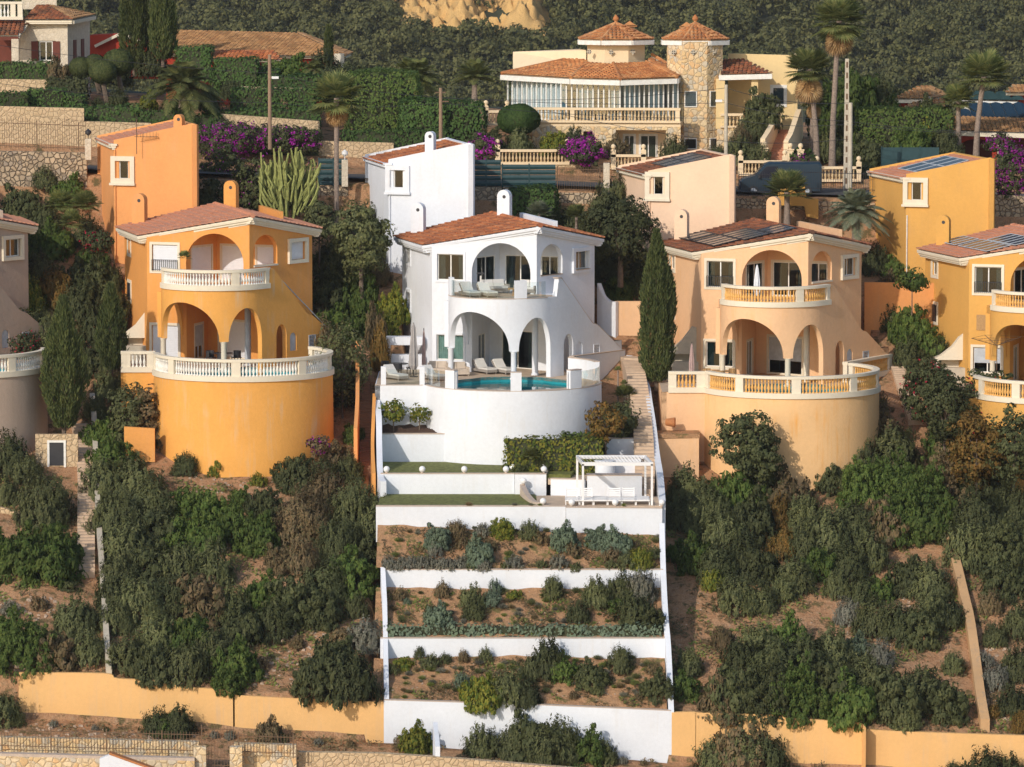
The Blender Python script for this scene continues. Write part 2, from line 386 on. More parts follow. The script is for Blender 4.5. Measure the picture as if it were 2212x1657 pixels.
def curved_wall(mb, pts, th, depth):            # wall whose top follows 3D points, bottom 'depth' below
    f = poly_map(pts); zs = [p[2] for p in pts]; cum = f.cum
    def zt(s): return float(np.interp(s, cum, zs))
    n = len(cum); k = len(mb.v)
    for c, z in zip(cum, zs):
        for q in (0, th):
            for zz in (z - depth, z): mb.v.append(f(c, q, zz))
    for i in range(n - 1):
        a = k + 4 * i; b = a + 4
        mb.f += [(a, b, b + 1, a + 1), (a + 2, a + 3, b + 3, b + 2), (a + 1, b + 1, b + 3, a + 3)]
    mb.f += [(k, k + 1, k + 3, k + 2), (k + 4 * n - 4, k + 4 * n - 3, k + 4 * n - 1, k + 4 * n - 2)]
    return mb

# roof tiles: barrels running down the slope inside polygon given in (s, t)
def tile_field(mb, org, sdir, tdir, poly, pitch=.27, course=.42, rng=None, off=.03):
    org = Vector(org); sdir = Vector(sdir).normalized(); tdir = Vector(tdir).normalized(); nn = sdir.cross(tdir)
    if nn.z < 0: nn = -nn
    smin = min(p[0] for p in poly); smax = max(p[0] for p in poly); k = int((smax - smin) / pitch); pitch = (smax - smin) / max(1, k)
    for i in range(k):
        sm = smin + (i + .5) * pitch; xs = []
        for a, b in zip(poly, poly[1:] + poly[:1]):
            if (a[0] - sm) * (b[0] - sm) < 0: xs.append(a[1] + (b[1] - a[1]) * (sm - a[0]) / (b[0] - a[0]))
        if len(xs) < 2: continue
        t0, t1 = min(xs), max(xs); n = max(1, round((t1 - t0) / course)); c = (t1 - t0) / n
        for j in range(n):
            ta = t0 + j * c; tb = ta + c * 1.08; r = pitch * .5; jit = rng.uniform(-.012, .012) if rng else 0; base = len(mb.v)
            for (t, lift, rr) in ((ta, .0, .8), (tb, .075, 1.08)):
                for q in range(5):
                    a = math.pi * q / 4
                    mb.v.append(tuple(org + sdir * (sm + jit - math.cos(a) * r * rr) + tdir * t + nn * (off + lift + math.sin(a) * r * .62)))
            mb.f += [(base + q, base + q + 1, base + 6 + q, base + 5 + q) for q in range(4)] + [(base + 5, base + 6, base + 7, base + 8, base + 9)]
    return mb
def tile_build(mb, name, m, parent):
    me = bpy.data.meshes.new(name); me.from_pydata(mb.v, [], mb.f); return link(name, me, m, parent)

# ------------------------------------------------------------------ foliage
def leaf_mesh(name, pos, nrm, size, rng, aspect=1.7, soft=True):
    n = len(pos); out = nrm / (np.linalg.norm(nrm, axis=1)[:, None] + 1e-9); g = out + rng.normal(0, .3, (n, 3)); g /= np.linalg.norm(g, axis=1)[:, None] + 1e-9
    rv = rng.normal(0, .8, (n, 3)) + np.array([0, 0, 1.1]); b = np.cross(g, rv); b /= np.linalg.norm(b, axis=1)[:, None] + 1e-9; a = np.cross(b, g)
    sz = (size * rng.uniform(.6, 1.35, n))[:, None]; a = a * sz * aspect * .5; b = b * sz * .5
    v = np.empty((n, 4, 3)); v[:, 0] = pos - a; v[:, 1] = pos + b; v[:, 2] = pos + a; v[:, 3] = pos - b
    me = quads(name, v.reshape(-1, 3))
    if soft:
        c = out * .75 + g * .5; c /= np.linalg.norm(c, axis=1)[:, None]; w = np.cross(v[:, 1] - v[:, 0], v[:, 2] - v[:, 0]); sgn = np.sign((w * c).sum(1)); sgn[sgn == 0] = 1
        me.polygons.foreach_set('use_smooth', [True] * n)
        if (sgn < 0).mean() > .5: me.flip_normals()
        me.normals_split_custom_set_from_vertices(np.repeat(c, 4, axis=0).tolist())
    return me
def quads(name, v):
    n = len(v) // 4; me = bpy.data.meshes.new(name); me.vertices.add(4 * n); me.vertices.foreach_set('co', v.astype(np.float32).ravel())
    me.loops.add(4 * n); me.loops.foreach_set('vertex_index', np.arange(4 * n, dtype=np.int32))
    me.polygons.add(n); me.polygons.foreach_set('loop_start', np.arange(0, 4 * n, 4, dtype=np.int32)); me.polygons.foreach_set('loop_total', np.full(n, 4, dtype=np.int32))
    me.update(calc_edges=True); return me
def sph(rng, n):
    d = rng.normal(0, 1, (n, 3)); return d / (np.linalg.norm(d, axis=1)[:, None] + 1e-9)
def crown_pts(rng, rad, n, clump, cn=None, shape='dome', gap=.0, lobes=5):
    rad = np.array(rad, float)
    vol = rad[0] * rad[1] * rad[2]; cn = cn or int(26 * (vol ** .667) / clump ** 2 / 3); cn = max(8, cn)
    d = sph(rng, cn); lob = 1 + .2 * np.sin(d[:, 0] * lobes + rng.uniform(0, 6)) * np.sin(d[:, 1] * lobes + rng.uniform(0, 6)) + .12 * np.sin(d[:, 2] * 7 + d[:, 0] * 4 + rng.uniform(0, 6))
    rr = rng.uniform(.35, 1, cn) ** .45 * lob
    c = d * rr[:, None] * rad
    if shape == 'dome': c[:, 2] = np.abs(c[:, 2]) * 1.0 - rad[2] * .12 * rng.uniform(0, 1, cn)
    k = rng.integers(0, cn, n); q = sph(rng, n); cr = clump * rng.uniform(.6, 1.25, cn)
    p = c[k] + q * (cr[k] * rng.uniform(.55, 1, n) ** .5)[:, None] * np.array([1, 1, .75])
    nr = q + d[k] * .8 + np.array([0, 0, .35]); nr /= np.linalg.norm(nr, axis=1)[:, None]
    return p, nr
SH = {}
def shrub_mesh(kind, seed):
    key = (kind, seed)
    if key in SH: return SH[key]
    rng = np.random.default_rng(hash_(kind) + seed)
    if kind == 'S': p, n = crown_pts(rng, (1, 1, .85), 1300, .24, 46); me = leaf_mesh('shrub_small', p, n, .11, rng, 2.2)
    elif kind == 'M': p, n = crown_pts(rng, (1, 1, .95), 6000, .14, 230); me = leaf_mesh('shrub_mid', p, n, .068, rng, 2.1)
    elif kind == 'L': p, n = crown_pts(rng, (1, 1, 1.0), 17000, .09, 620); me = leaf_mesh('shrub_large', p, n, .034, rng, 2.2)
    elif kind in ('Sw', 'Mw', 'Lw'):                    # twiggy, feathery habit
        big = kind == 'Lw'; tn, per, ln = (900, 17, .17) if big else (330, 16, .26) if kind == 'Mw' else (120, 12, .4); d = sph(rng, tn); d[:, 2] = np.abs(d[:, 2]) - .1
        lob = 1 + .18 * np.sin(d[:, 0] * 4 + seed * 2) * np.sin(d[:, 1] * 5 + seed) + .1 * np.sin(d[:, 2] * 8 + d[:, 0] * 5)
        base = d * (rng.uniform(.3, 1, tn) ** .4 * lob * .84)[:, None]; tw = d * .6 + np.array([0, 0, .75]) + rng.normal(0, .28, (tn, 3)); tw /= np.linalg.norm(tw, axis=1)[:, None]
        k = np.repeat(np.arange(tn), per); t = np.tile(np.linspace(0, 1, per), tn); p = base[k] + tw[k] * (t * ln * rng.uniform(.6, 1.4, tn)[k])[:, None] + rng.normal(0, .018 if big else .03, (len(k), 3))
        nr = d[k] + np.array([0, -.0, .35]); me = leaf_mesh('shrub_feathery', p, nr, .026 if big else .045 if kind == 'Mw' else .08, rng, 3.0)
    elif kind == 'W':                              # wispy tuft
        m = 420; d = sph(rng, m); d[:, 2] = np.abs(d[:, 2]) + .5; d /= np.linalg.norm(d, axis=1)[:, None]; L = rng.uniform(.6, 1, m)[:, None]
        side = np.cross(d, sph(rng, m)); side /= np.linalg.norm(side, axis=1)[:, None]; w = .022
        b = rng.normal(0, .13, (m, 3)) * [1, 1, 0]; v = np.empty((m, 4, 3)); tip = b + d * L; mid = b + d * L * .5 + [0, 0, .05]
        v[:, 0] = b; v[:, 1] = mid + side * w; v[:, 2] = tip; v[:, 3] = mid - side * w; me = quads('tuft', v.reshape(-1, 3))
    SH[key] = me; return me
def hash_(s): return sum(ord(c) * 31 ** i for i, c in enumerate(s)) % 9973
# ------------------------------------------------------------------ terrain
rng0 = np.random.default_rng(5)
_ph = rng0.uniform(0, 6.28, 24)
def wob(x, y):
    return (.5 * math.sin(x * .31 + _ph[0]) * math.sin(y * .27 + _ph[1]) + .28 * math.sin(x * .83 + y * .41 + _ph[2]) * math.sin(y * .77 - x * .2 + _ph[3]) + .12 * math.sin(x * 2.1 + _ph[4]) * math.sin(y * 1.9 + _ph[5]))
PY = [-70, -45, -36.6, -36.2, -32, -29.02, -28.75, -24, -20, -16, -10, -5.3, 0, 5, 10, 16, 20, 26.4, 26.7, 33, 36.4, 36.7, 46, 60, 75, 120, 300, 520, 600, 900, 2000]
PZ = [-24, -20.5, -19.0, -18.3, -17.7, -17.1, -14.95, -12.9, -11.3, -9.7, -7.4, -5.5, -3.7, -1.4, .9, 3.6, 5.2, 7.6, 10.1, 10.4, 10.6, 11.1, 12.0, 13.2, 13.4, 9, 0, -8, 10, 120, 500]
KX = [(-70, -.07), (-29, -.066), (-16, -.04), (0, -.024), (16, -.035), (26, -.03), (40, -.045), (75, -.045), (140, 0)]
def H(x, y, patches=True):
    if patches:
        z = white_level(x, y)
        if z is not None: return z
    z = float(np.interp(y, PY, PZ)) + max(-45, min(45, x)) * float(np.interp(y, [a for a, _ in KX], [b for _, b in KX]))
    amp = float(np.interp(y, [-60, -31, -26, -6, -4, 16, 30, 70, 130, 300], [.5, .12, .5, .5, .2, .2, .05, .1, 1.5, 3]))
    return z + wob(x, y) * amp
YL1, YL2, YW2, YW3, YW4 = -10.2, -16.3, -20.0, -24.6, -29.0
ZL1 = ZP(1024, YL1); ZL2 = ZP(1094, YL2)
def in_plot(x, y): return -7.75 + max(0, -y - 8) * .035 < x < 8.3 and YW4 - .3 < y < 4
def white_level(x, y):
    if not in_plot(x, y) or y > -1.7: return None
    if x > 2 and y > YL1: return None
    if y > YL1: return ZL1 if y < -3.6 else ZP(938, -3.6) + (y + 3.6) * .3
    if y > YL2: return ZL2
    u = (x + 7.7) / 16
    def bed(ya, za, yb, zb):
        t = (y - yb) / (ya - yb); return zb + (za - zb) * t + wob(x * 1.5, y * 2) * .12
    if y > YW2: return bed(YL2, ZP(1133 + 22 * u, YL2), YW2, ZP(1231, YW2) - .12)
    if y > YW3: return bed(YW2, ZP(1270, YW2), YW3, ZP(1379, YW3) - .12)
    return bed(YW3, ZP(1419, YW3), YW4, ZP(1515 + 20 * u, YW4) - .15)
HOUSES = []
def Hb(x, y):
    z = H(x, y, False)
    if -8.3 + max(0, -y - 8) * .035 < x < 8.45 and YW4 - .15 < y < 1:
        z = min(z, z - 2.6)
    for hx, hz, dx in HOUSES:
        if 3 < y < 17.5 and -6.6 < x - hx < 6: z = min(z, hz - .5)
        if (x - hx - dx) ** 2 + y * y < 5.1 ** 2: z = min(z, hz - 2.2)
        if -1 < y < 9 and -8.4 < x - hx < 0: z = min(z, hz - .4)
    return z
def ground(px, py, y0=-40.0, y1=80.0):
    a = P(px, py, y0); y = y0
    while y < y1:
        p = P(px, py, y)
        if p.z <= H(p.x, p.y): return Vector((p.x, p.y, H(p.x, p.y)))
        y += .12
    return P(px, py, y1)
HS = [dict(x=-35.0, z=.75, dx=1.8), dict(x=-17.45, z=.58, dx=1.38), dict(x=0, z=0, dx=0), dict(x=16.5, z=-.42, dx=.1), dict(x=32.9, z=-.78, dx=0)]
HOUSES[:] = [(h['x'], h['z'], h['dx']) for h in HS]

def terrain():
    xs = list(np.arange(-130, -44, 6.0)) + list(np.arange(-44, 44.1, .5)) + list(np.arange(50, 131, 6.0))
    ys = list(np.arange(-70, -44, 4.0)) + list(np.arange(-44, -29.2, .5)) + [-29.04, -28.74] + list(np.arange(-28.5, 26, .5)) + [26.2, 26.41, 26.69, 27, 28, 29, 30, 31, 32, 33, 34, 35, 36, 36.41, 36.69] + list(np.arange(37, 80, 1.5)) + list(np.arange(80, 300, 12.)) + list(np.arange(300, 640, 15.)) + list(np.arange(640, 1500, 40.))
    v = []
    for y in ys:
        k = max(1, (y + 290) / 300)
        for x in xs: v.append((x * (k if abs(x) > 44 or y > 90 else 1), y, Hb(x * (k if y > 90 else 1), y)))
    n = len(xs); f = [(j * n + i, j * n + i + 1, (j + 1) * n + i + 1, (j + 1) * n + i) for j in range(len(ys) - 1) for i in range(n - 1)]
    me = bpy.data.meshes.new('ground'); me.from_pydata(v, [], f); me.materials.append(M['earth']); me.materials.append(M['hillg'])
    me.polygons.foreach_set('use_smooth', [True] * len(f))
    mi = [1 if v[a[0]][1] > 70 else 0 for a in f]; me.polygons.foreach_set('material_index', mi)
    o = bpy.data.objects.new('ground', me); COL.objects.link(o); struct(o)
terrain()

# ------------------------------------------------------------------ building parts
def fbox(mb, f, a, b, z0, z1, q0, q1):
    vs = [f(s, q, z) for s in (a, b) for q in (q0, q1) for z in (z0, z1)]
    return mb.add(vs, [(0, 1, 3, 2), (4, 6, 7, 5), (0, 4, 5, 1), (2, 3, 7, 6), (0, 2, 6, 4), (1, 5, 7, 3)])
def fframe(mb, f, a, b, z0, z1, w, q0, q1):
    fbox(mb, f, a, b, z1 - w, z1, q0, q1); fbox(mb, f, a, b, z0, z0 + w, q0, q1)
    fbox(mb, f, a, a + w, z0 + w, z1 - w, q0, q1); fbox(mb, f, b - w, b, z0 + w, z1 - w, q0, q1)
def window(par, f, a, b, z0, z1, style='glass', trim=None, tw=.16, tproud=.06, sill=None, mull=1, name='window', depth=.14, grille=False, curtain='curt'):
    mb = MB(); fframe(mb, f, a, b, z0, z1, .06, depth - .04, depth + .04)
    w = b - a
    for k in range(1, mull + 1): fbox(mb, f, a + w * k / (mull + 1) - .035, a + w * k / (mull + 1) + .035, z0 + .06, z1 - .06, depth - .035, depth + .035)
    o = mb.build(name, M['trimw'], par)
    if trim:
        t = MB(); fframe(t, f, a - tw, b + tw, z0 - (tw if z0 > .3 else 0), z1 + tw, tw, -tproud, .02); t.build('surround', M[trim], o)
    if sill: fbox(t2 := MB(), f, a - .02, b + .02, z0 - .05, z0, -tproud - .04, depth - .05); t2.build('sill', M[sill], o)
    if style == 'shut':
        t = MB(); n = max(3, int((z1 - z0) / .11)); c = (z1 - z0 - .1) / n
        for k in range(n): fbox(t, f, a + .05, b - .05, z0 + .05 + k * c, z0 + .05 + k * c + c * .86, depth - .07, depth - .045)
        fbox(t, f, a + .05, b - .05, z0 + .05, z1 - .05, depth - .044, depth - .03); t.build('roller_shutter', M['shut'], o)
    else:
        t = MB(); fbox(t, f, a + .05, b - .05, z0 + .05, z1 - .05, depth - .006, depth + .006); t.build('pane', M['clear'] if style == 'shut2' else M['glass'], o)
        if style == 'half':
            t = MB(); zz = z0 + (z1 - z0) * .38
            fbox(t, f, a + .05, b - .05, zz, z1 - .05, depth - .07, depth - .04); t.build('roller_shutter', M['gshut'], o)
        if style == 'curt':
            t = MB()
            for (ca, cb) in ((a + .06, a + .06 + w * .22), (b - .06 - w * .2, b - .06)):
                n = 10
                for k in range(n):
                    s0 = ca + (cb - ca) * k / n; s1 = ca + (cb - ca) * (k + 1) / n; q = depth + .12 + .05 * (k % 2); q2 = depth + .12 + .05 * ((k + 1) % 2)
                    t.add([f(s0, q, z0 + .05), f(s1, q2, z0 + .05), f(s1, q2, z1 - .05), f(s0, q, z1 - .05)], [(0, 1, 2, 3)])
            t.build('curtain', M[curtain], o)
    if grille:
        t = MB(); n = max(3, int(w / .13)); h = (z1 - z0) * (.42 if grille == 'low' else 1)
        for k in range(n + 1): fbox(t, f, a + w * k / n - .012, a + w * k / n + .012, z0, z0 + h, -.09, -.065)
        fbox(t, f, a, b, z0 + h - .02, z0 + h + .01, -.1, -.06); fbox(t, f, a, b, z0 + .05, z0 + .08, -.1, -.06); t.build('window_grille', M['dmetal'], o)
    return o
BAL = {}
def baluster_mesh(h, rs=1.0):
    k = (round(h, 2), rs)
    if k not in BAL:
        pr = [(.085, 0), (.085, .06), (.05, .08), (.04, .14), (.075, .28), (.085, .36), (.07, .46), (.045, .6), (.035, .74), (.06, .8), (.04, .84), (.07, .92), (.075, 1)]
        m = MB().lathe([(r * rs, z * h) for r, z in pr], n=8); BAL[k] = m.mesh('baluster', 40)
    return BAL[k]
def balustrade(par, f, s0, s1, z, posts, rail, bmat, curved, name='balustrade', h=1.0, band=.3, step=.21, top=True, pw=.36, bandout=.1):
    # band (curb) below, balusters, thick rail; posts list of s centres
    mb = MB(); mb.strip(lambda s, q, zz: f(s, q - bandout, zz), s0, s1, z - .02, z + band, .3 + bandout, ds=.35, curved=curved)
    g = MB(); g.strip(lambda s, q, zz: f(s, q - .03, zz), s0, s1, z + h - .17, z + h, .36, ds=.35, curved=curved)
    o = g.build(name, rail, par, smooth=30); mb.build('base_curb', rail, o, smooth=30)
    for p in posts:
        t = MB(); t.strip(lambda s, q, zz: f(s, q + .0, zz), max(s0, p - pw / 2), min(s1, p + pw / 2), z + band, z + h - .17, .29, ds=.15, curved=curved); t.build('balustrade_post', rail, o, smooth=30)
    ed = [s0 - pw / 2] + list(posts) + [s1 + pw / 2]
    me = baluster_mesh(h - .17 - band)
    for a, b in zip(ed, ed[1:]):
        a += pw / 2 + .04; b -= pw / 2 + .04
        if b - a < .15: continue
        n = max(1, round((b - a) / step))
        for k in range(n):
            link('baluster', me, bmat, o, f(a + (b - a) * (k + .5) / n, .14, z + band))
    return o

A_, B_, C_ = (1.5, 5.3), (-4.9, 7.6), (5.1, 10.4)
B2, C2 = (-6.9, 15.6), (3.4, 17.3)
RIDGE0 = (1.74, 4.9); RD = Vector((-.245, .9695)); RP = Vector((.9695, .245)); ZR = 9.04; RPIT = .22
def roofz(x, y, zr=ZR):
    d = (x - RIDGE0[0]) * RP.x + (y - RIDGE0[1]) * RP.y; return zr - RPIT * abs(d)
def arc_s(r, deg): return r * R(deg)

def chimney(par, c, z0, z1, w, m, th=.5):
    dr = Vector((.94, -.34)); n = 12; r = w / 2; pts = [(-r, z0), (r, z0)] + [(r * math.cos(math.pi * k / n), z1 - r + r * math.sin(math.pi * k / n)) for k in range(n + 1)]
    P3 = [Vector((c[0] + dr.x * a, c[1] + dr.y * a, z)) for a, z in pts]
    o = MB().extr(P3, (.34 * th, .94 * th, 0)).build('chimney', m, par, smooth=40)
    t = MB(); cc = Vector((c[0] + .06 * dr.x, c[1] + .06 * dr.y, z1 - r - .02)); t.tube([cc + Vector((-.34, -.94, 0)) * .012, cc + Vector((-.34, -.94, 0)) * -.02], .11, 12)
    t.build('flue_hole', M['dmetal'], o); return o

def villa(h, i, label, wall, tower, drum, tile, trim, balm, railm, k):
    X0, Z0, DX = h['x'], h['z'], h['dx']; white = k == 'white'
    root = empty('villa', (X0, 0, Z0), label, 'villa', 'row of villas on the slope')
    mw, mt, md = M[wall], M[tower], M[drum]; rng = random.Random(i)
    zt = lambda f: (lambda s: roofz(*f(s, .0, 0)[:2]) - .14)
    AB, AC, LB = line(B_, A_), line(A_, C_), line(B2, B_)
    # upper and lower window edges on the front-left wall
    mb = MB()
    mb.strip(AB, 0, AB.L, -1.2, zt(AB), .3, [(.35, 2.05, 5.6, 'r', 7.2, 0), (2.6, 6.4, 4.86, 'arch', 6.15, 1.8), (.3, 2.05, .7 if white else (.7 if k != 'orange' else .05), 'r', 2.25, 0), (2.6, AB.L, 0, 'r', 4.45, 0)], ds=.6)
    mb.build('front_wall', mw, root, smooth=30)
    mb = MB(); mb.strip(AC, 0, AC.L, -1.2, zt(AC), .3, [(.4, 2.75, 6.0, 'arch', 6.85, 1.0), (4.0, 5.5, 6.15, 'r', 7.25, 0), (0, 2.1, 0, 'r', 4.45, 0)], ds=.6)
    mb.build('side_wall', mw, root, smooth=30)
    mb = MB(); mb.strip(LB, 0, LB.L, -3, zt(LB), .3, [(1.35, 2.3, 6.2, 'r', 7.05, 0), (1.35, 2.3, 3.3, 'r', 4.35, 0)], ds=.6)
    for p, q in ((C_, C2), (C2, B2)):
        g = line(p, q); mb.strip(g, 0, g.L, -1.2, zt(g), .3, ds=.6)
    mb.build('back_wall', mw, root, smooth=30)
    window(root, LB, 1.35, 2.3, 6.2, 7.05, 'glass', trim, .2, .05, mull=0, grille=False)
    window(root, LB, 1.35, 2.3, 3.3, 4.35, 'glass', trim, .2, .05, mull=0, grille=not white)
    # floors, ceiling
    arcp = lambda r, a0, a1, n=22, c=(-.55, 5.1): [(c[0] + r * math.sin(R(a0 + (a1 - a0) * j / n)), c[1] - r * math.cos(R(a0 + (a1 - a0) * j / n))) for j in range(n + 1)]
    bayR = 3.3; tan = 54.8; tx, ty = arcp(bayR, tan, tan, 1)[0]; sdv = Vector((.5765, .817))
    endp = (tx + sdv.x * 1.3, ty + sdv.y * 1.3)
    bay = arcp(bayR - .02, -89, tan) + [endp, (3.0, 7.2), (1.6, 5.6), (-3.8, 7.35)]
    mb = MB(); mb.prism(bay, 4.48, 4.855); mb.prism([(-4.7, 7.75), (1.5, 5.55), (4.8, 10.3), (3.2, 17), (-6.6, 15.4)], 4.5, 4.852)
    mb.prism([(-2.6, 7.0), (1.5, 5.55), (3.6, 8.6), (-.6, 10)], 8.12, 8.18)
    mb.prism([(-4.7, 7.75), (1.5, 5.6), (4.8, 10.3), (3.2, 17), (-6.6, 15.4)], -.2, -.004); mb.build('floor_slab', mw, root)
    MB().prism(arcp(bayR - .32, -88, tan) + [endp, (1.5, 5.52), (-3.7, 7.25)], 4.857, 4.885).build('balcony_paving', M['pave'], root)
    # loggia walls
    J, K_, M_ = (-2.5, 6.8), (-1.4, 10.6), (2.75, 7.0)
    L1, L2 = line(J, K_), line(K_, M_)
    d1, d2 = (1.6, 3.1, 0, 'r', 2.15, 0), (1.0, 3.6, 0, 'r', 2.35, 0)
    mb = MB(); mb.strip(L1, 0, L1.L, 0, 4.5, .15, [d1]); mb.strip(L2, 0, L2.L, 0, 4.5, .15, [d2])
    U0, UK, UM = (-2.46, 6.85), (-.75, 9.6), (3.25, 7.9); L3, L4 = line(U0, UK), line(UK, UM)
    d3, d4, d5 = (.6, 2.7, 4.9, 'r', 7.0, 0), (.35, 2.4, 4.9, 'r', 7.0, 0), (2.75, 3.9, 4.9, 'r', 7.0, 0)
    mb.strip(L3, 0, L3.L, 4.86, 8.15, .15, [d3]); mb.strip(L4, 0, L4.L, 4.86, 8.15, .15, [d4, d5]); mb.build('loggia_wall', mw, root)
    st = 'curt' if k != 'orange' else 'shut'
    tr2 = None if white else trim
    window(root, L1, *d1[:2], 0.01, 2.15, 'glass' if k != 'orange' else 'half', tr2, .12, .03, name='glazed_door', depth=.07)
    window(root, L2, *d2[:2], 0.01, 2.35, {'white': 'curt', 'orange': 'shut', 'peach': 'half', 'yellow': 'half'}.get(k, 'curt'), tr2, .12, .03, name='glazed_door', depth=.07)
    cg = 'curt' if white or k == 'yellow' else 'curtg'
    for L, d in ((L3, d3), (L4, d4), (L4, d5)): window(root, L, d[0], d[1], d[2], d[4], st, tr2, .12, .03, name='glazed_door', depth=.07, curtain=cg)
    tw = .16 if not white else .14
    window(root, AB, .35, 2.05, 5.6, 7.2, 'shut' if k == 'orange' else 'curt', trim, tw, .05, grille='low' if not white else False, curtain=cg, sill=None if white else trim)
    window(root, AB, .3, 2.05, .7 if k != 'orange' else .06, 2.25, {'orange': 'shut', 'yellow': 'half', 'white': 'shut2'}.get(k, 'curt'), trim, tw, .05, mull=0 if white else 1, curtain=cg)
    if white:
        t = MB()
        for q in range(24): t.add([AB(.36 + 1.63 * q / 24, .2 + .04 * (q % 2), .76), AB(.36 + 1.63 * (q + 1) / 24, .2 + .04 * ((q + 1) % 2), .76), AB(.36 + 1.63 * (q + 1) / 24, .2 + .04 * ((q + 1) % 2), 2.2), AB(.36 + 1.63 * q / 24, .2 + .04 * (q % 2), 2.2)], [(0, 1, 2, 3)])
        t.build('curtain', M['curtg'], root)
    window(root, AC, 4.0, 5.5, 6.15, 7.25, 'shut' if k == 'orange' else 'glass', trim, .22, .16, sill='copin' if white else None, depth=.18)
    # bay with arches, running on into the straight stair wall
    cen = (-.55, 5.1)
    def bm(s, q, z):
        r = bayR; t = s / r + R(12)
        if t <= R(tan): return (cen[0] + (r - q) * math.sin(t), cen[1] - (r - q) * math.cos(t), z)
        e = s - r * (R(tan) - R(12)); n = Vector((-.817, .5765))
        return (tx + sdv.x * e + n.x * q, ty + sdv.y * e + n.y * q, z)
    top = [(-6, 4.86), (3.52, 4.86), (3.53, 5.95), (3.95, 5.95), (7.3, 2.95), (7.8, 2.85), (10.5, 1.15)]
    zf = lambda s: float(np.interp(s, [a for a, _ in top], [b for _, b in top]))
    sl = -bayR * R(101)
    mb = MB()
    mb.strip(bm, sl, 10.5, 1.7, zf, .32, [(sl + .62, -.28, 0, 'arch', 1.7, 2.35), (.28, 2.78, 0, 'arch', 1.7, 2.0), (4.2, 5.2, 0, 'arch', 1.75, .75), (5.55, 6.2, .8, 'arch', 1.6, .32), (7.45, 8.05, .75, 'r', 1.6, 0)], ds=.22, curved=True)
    mb.strip(bm, 2.78, 10.5, -1.5, 1.7, .32, [(4.2, 5.2, 0, 'r', 1.71, 0), (5.55, 6.2, .8, 'r', 1.71, 0), (7.45, 8.05, .75, 'r', 1.6, 0)], ds=.4)
    SA = line((-3.86, 5.0), (-2.55, 6.95)); mb.strip(SA, 0, SA.L, 1.7, 4.5, .3, [(.25, SA.L - .25, 0, 'arch', 1.7, 2.2)])
    EB = line((-3.85, 7.3), (-3.85, 5.2)); mb.strip(EB, 0, EB.L, 4.4, 4.86, .2)
    mb.build('arcade_wall', mw if k != 'orange' else md, root, smooth=30)
    if white: fbox(cp := MB(), bm, 3.53, 3.95, 5.95, 6.0, -.03, .35); cp.strip(lambda s, q, z: bm(s, q, zf(s) + z), 3.95, 10.5, 0, .05, .36, ds=.3, curved=True); cp.build('parapet_coping', M['copin'], root)
    # niche door and vent
    t = MB(); t.strip(bm, 5.58, 6.17, .82, 1.9, .05, ds=.2)
    n = MB(); n.strip(lambda s, q, z: bm(s, q + .08, z), 5.55, 6.2, .8, lambda s: 1.6 + .32 * math.sqrt(max(0, 1 - ((s - 5.875) / .33) ** 2)), .05, ds=.05, curved=True)
    o = n.build('arched_shutter_door', M['gshut'] if not white else M['shut'], root)
    n = MB(); [fbox(n, bm, 7.48, 8.02, .78 + .09 * q, .83 + .09 * q, .02, .1) for q in range(9)]; fframe(n, bm, 7.4, 8.1, .7, 1.65, .06, -.03, .03); n.build('louvre_vent', M['gshut'] if not white else M['shut'], root)
    # columns
    me = MB().lathe([(.24, 0), (.24, .08), (.17, .12), (.165, 1.58), (.2, 1.63), (.22, 1.7)], n=16).mesh('column', 40)
    link('column', me, M['cream'] if not white else mw, root, (-3.72, 4.55, 0))
    link('column', me, M['cream'] if not white else mw, root, (*bm(0, .16, 0)[:2], 0))
    MB().lathe([(.24, 0), (.24, .08), (.19, .12), (.19, 4.5)], (1.4, 4.85, 0), 16).build('tall_column', M['gshut'] if k in ('orange',) else (M['cream'] if not white else mw), root, smooth=40)
    # roof
    zr = ZR; sl_ = (1, 0.0)
    back = 12.6
    for sgn, te, se in ((-1, 6.3, 4.65), (1, 5.25, 4.58)):
        tdir = Vector((RP.x * sgn, RP.y * sgn, -RPIT)).normalized(); kk = math.sqrt(1 + RPIT ** 2)
        poly = [(0, 0), (se, te * kk), (back, te * kk), (back, 0)]
        tb = tile_field(MB(), (RIDGE0[0], RIDGE0[1], zr), (RD.x, RD.y, 0), tdir, poly, rng=rng); tile_build(tb, 'roof_tiles', M[tile], root)
        pts = [Vector((RIDGE0[0], RIDGE0[1], zr)) + Vector((RD.x, RD.y, 0)) * s + tdir * t for s, t in poly]
        MB().extr(pts, (0, 0, -.1)).build('roof_deck', M['cream'] if not white else mw, root)
    rp = lambda s, t: Vector((RIDGE0[0] + RD.x * s + RP.x * t, RIDGE0[1] + RD.y * s + RP.y * t, zr - RPIT * abs(t)))
    crn = M['cream'] if not white else M['white']; mb = MB()
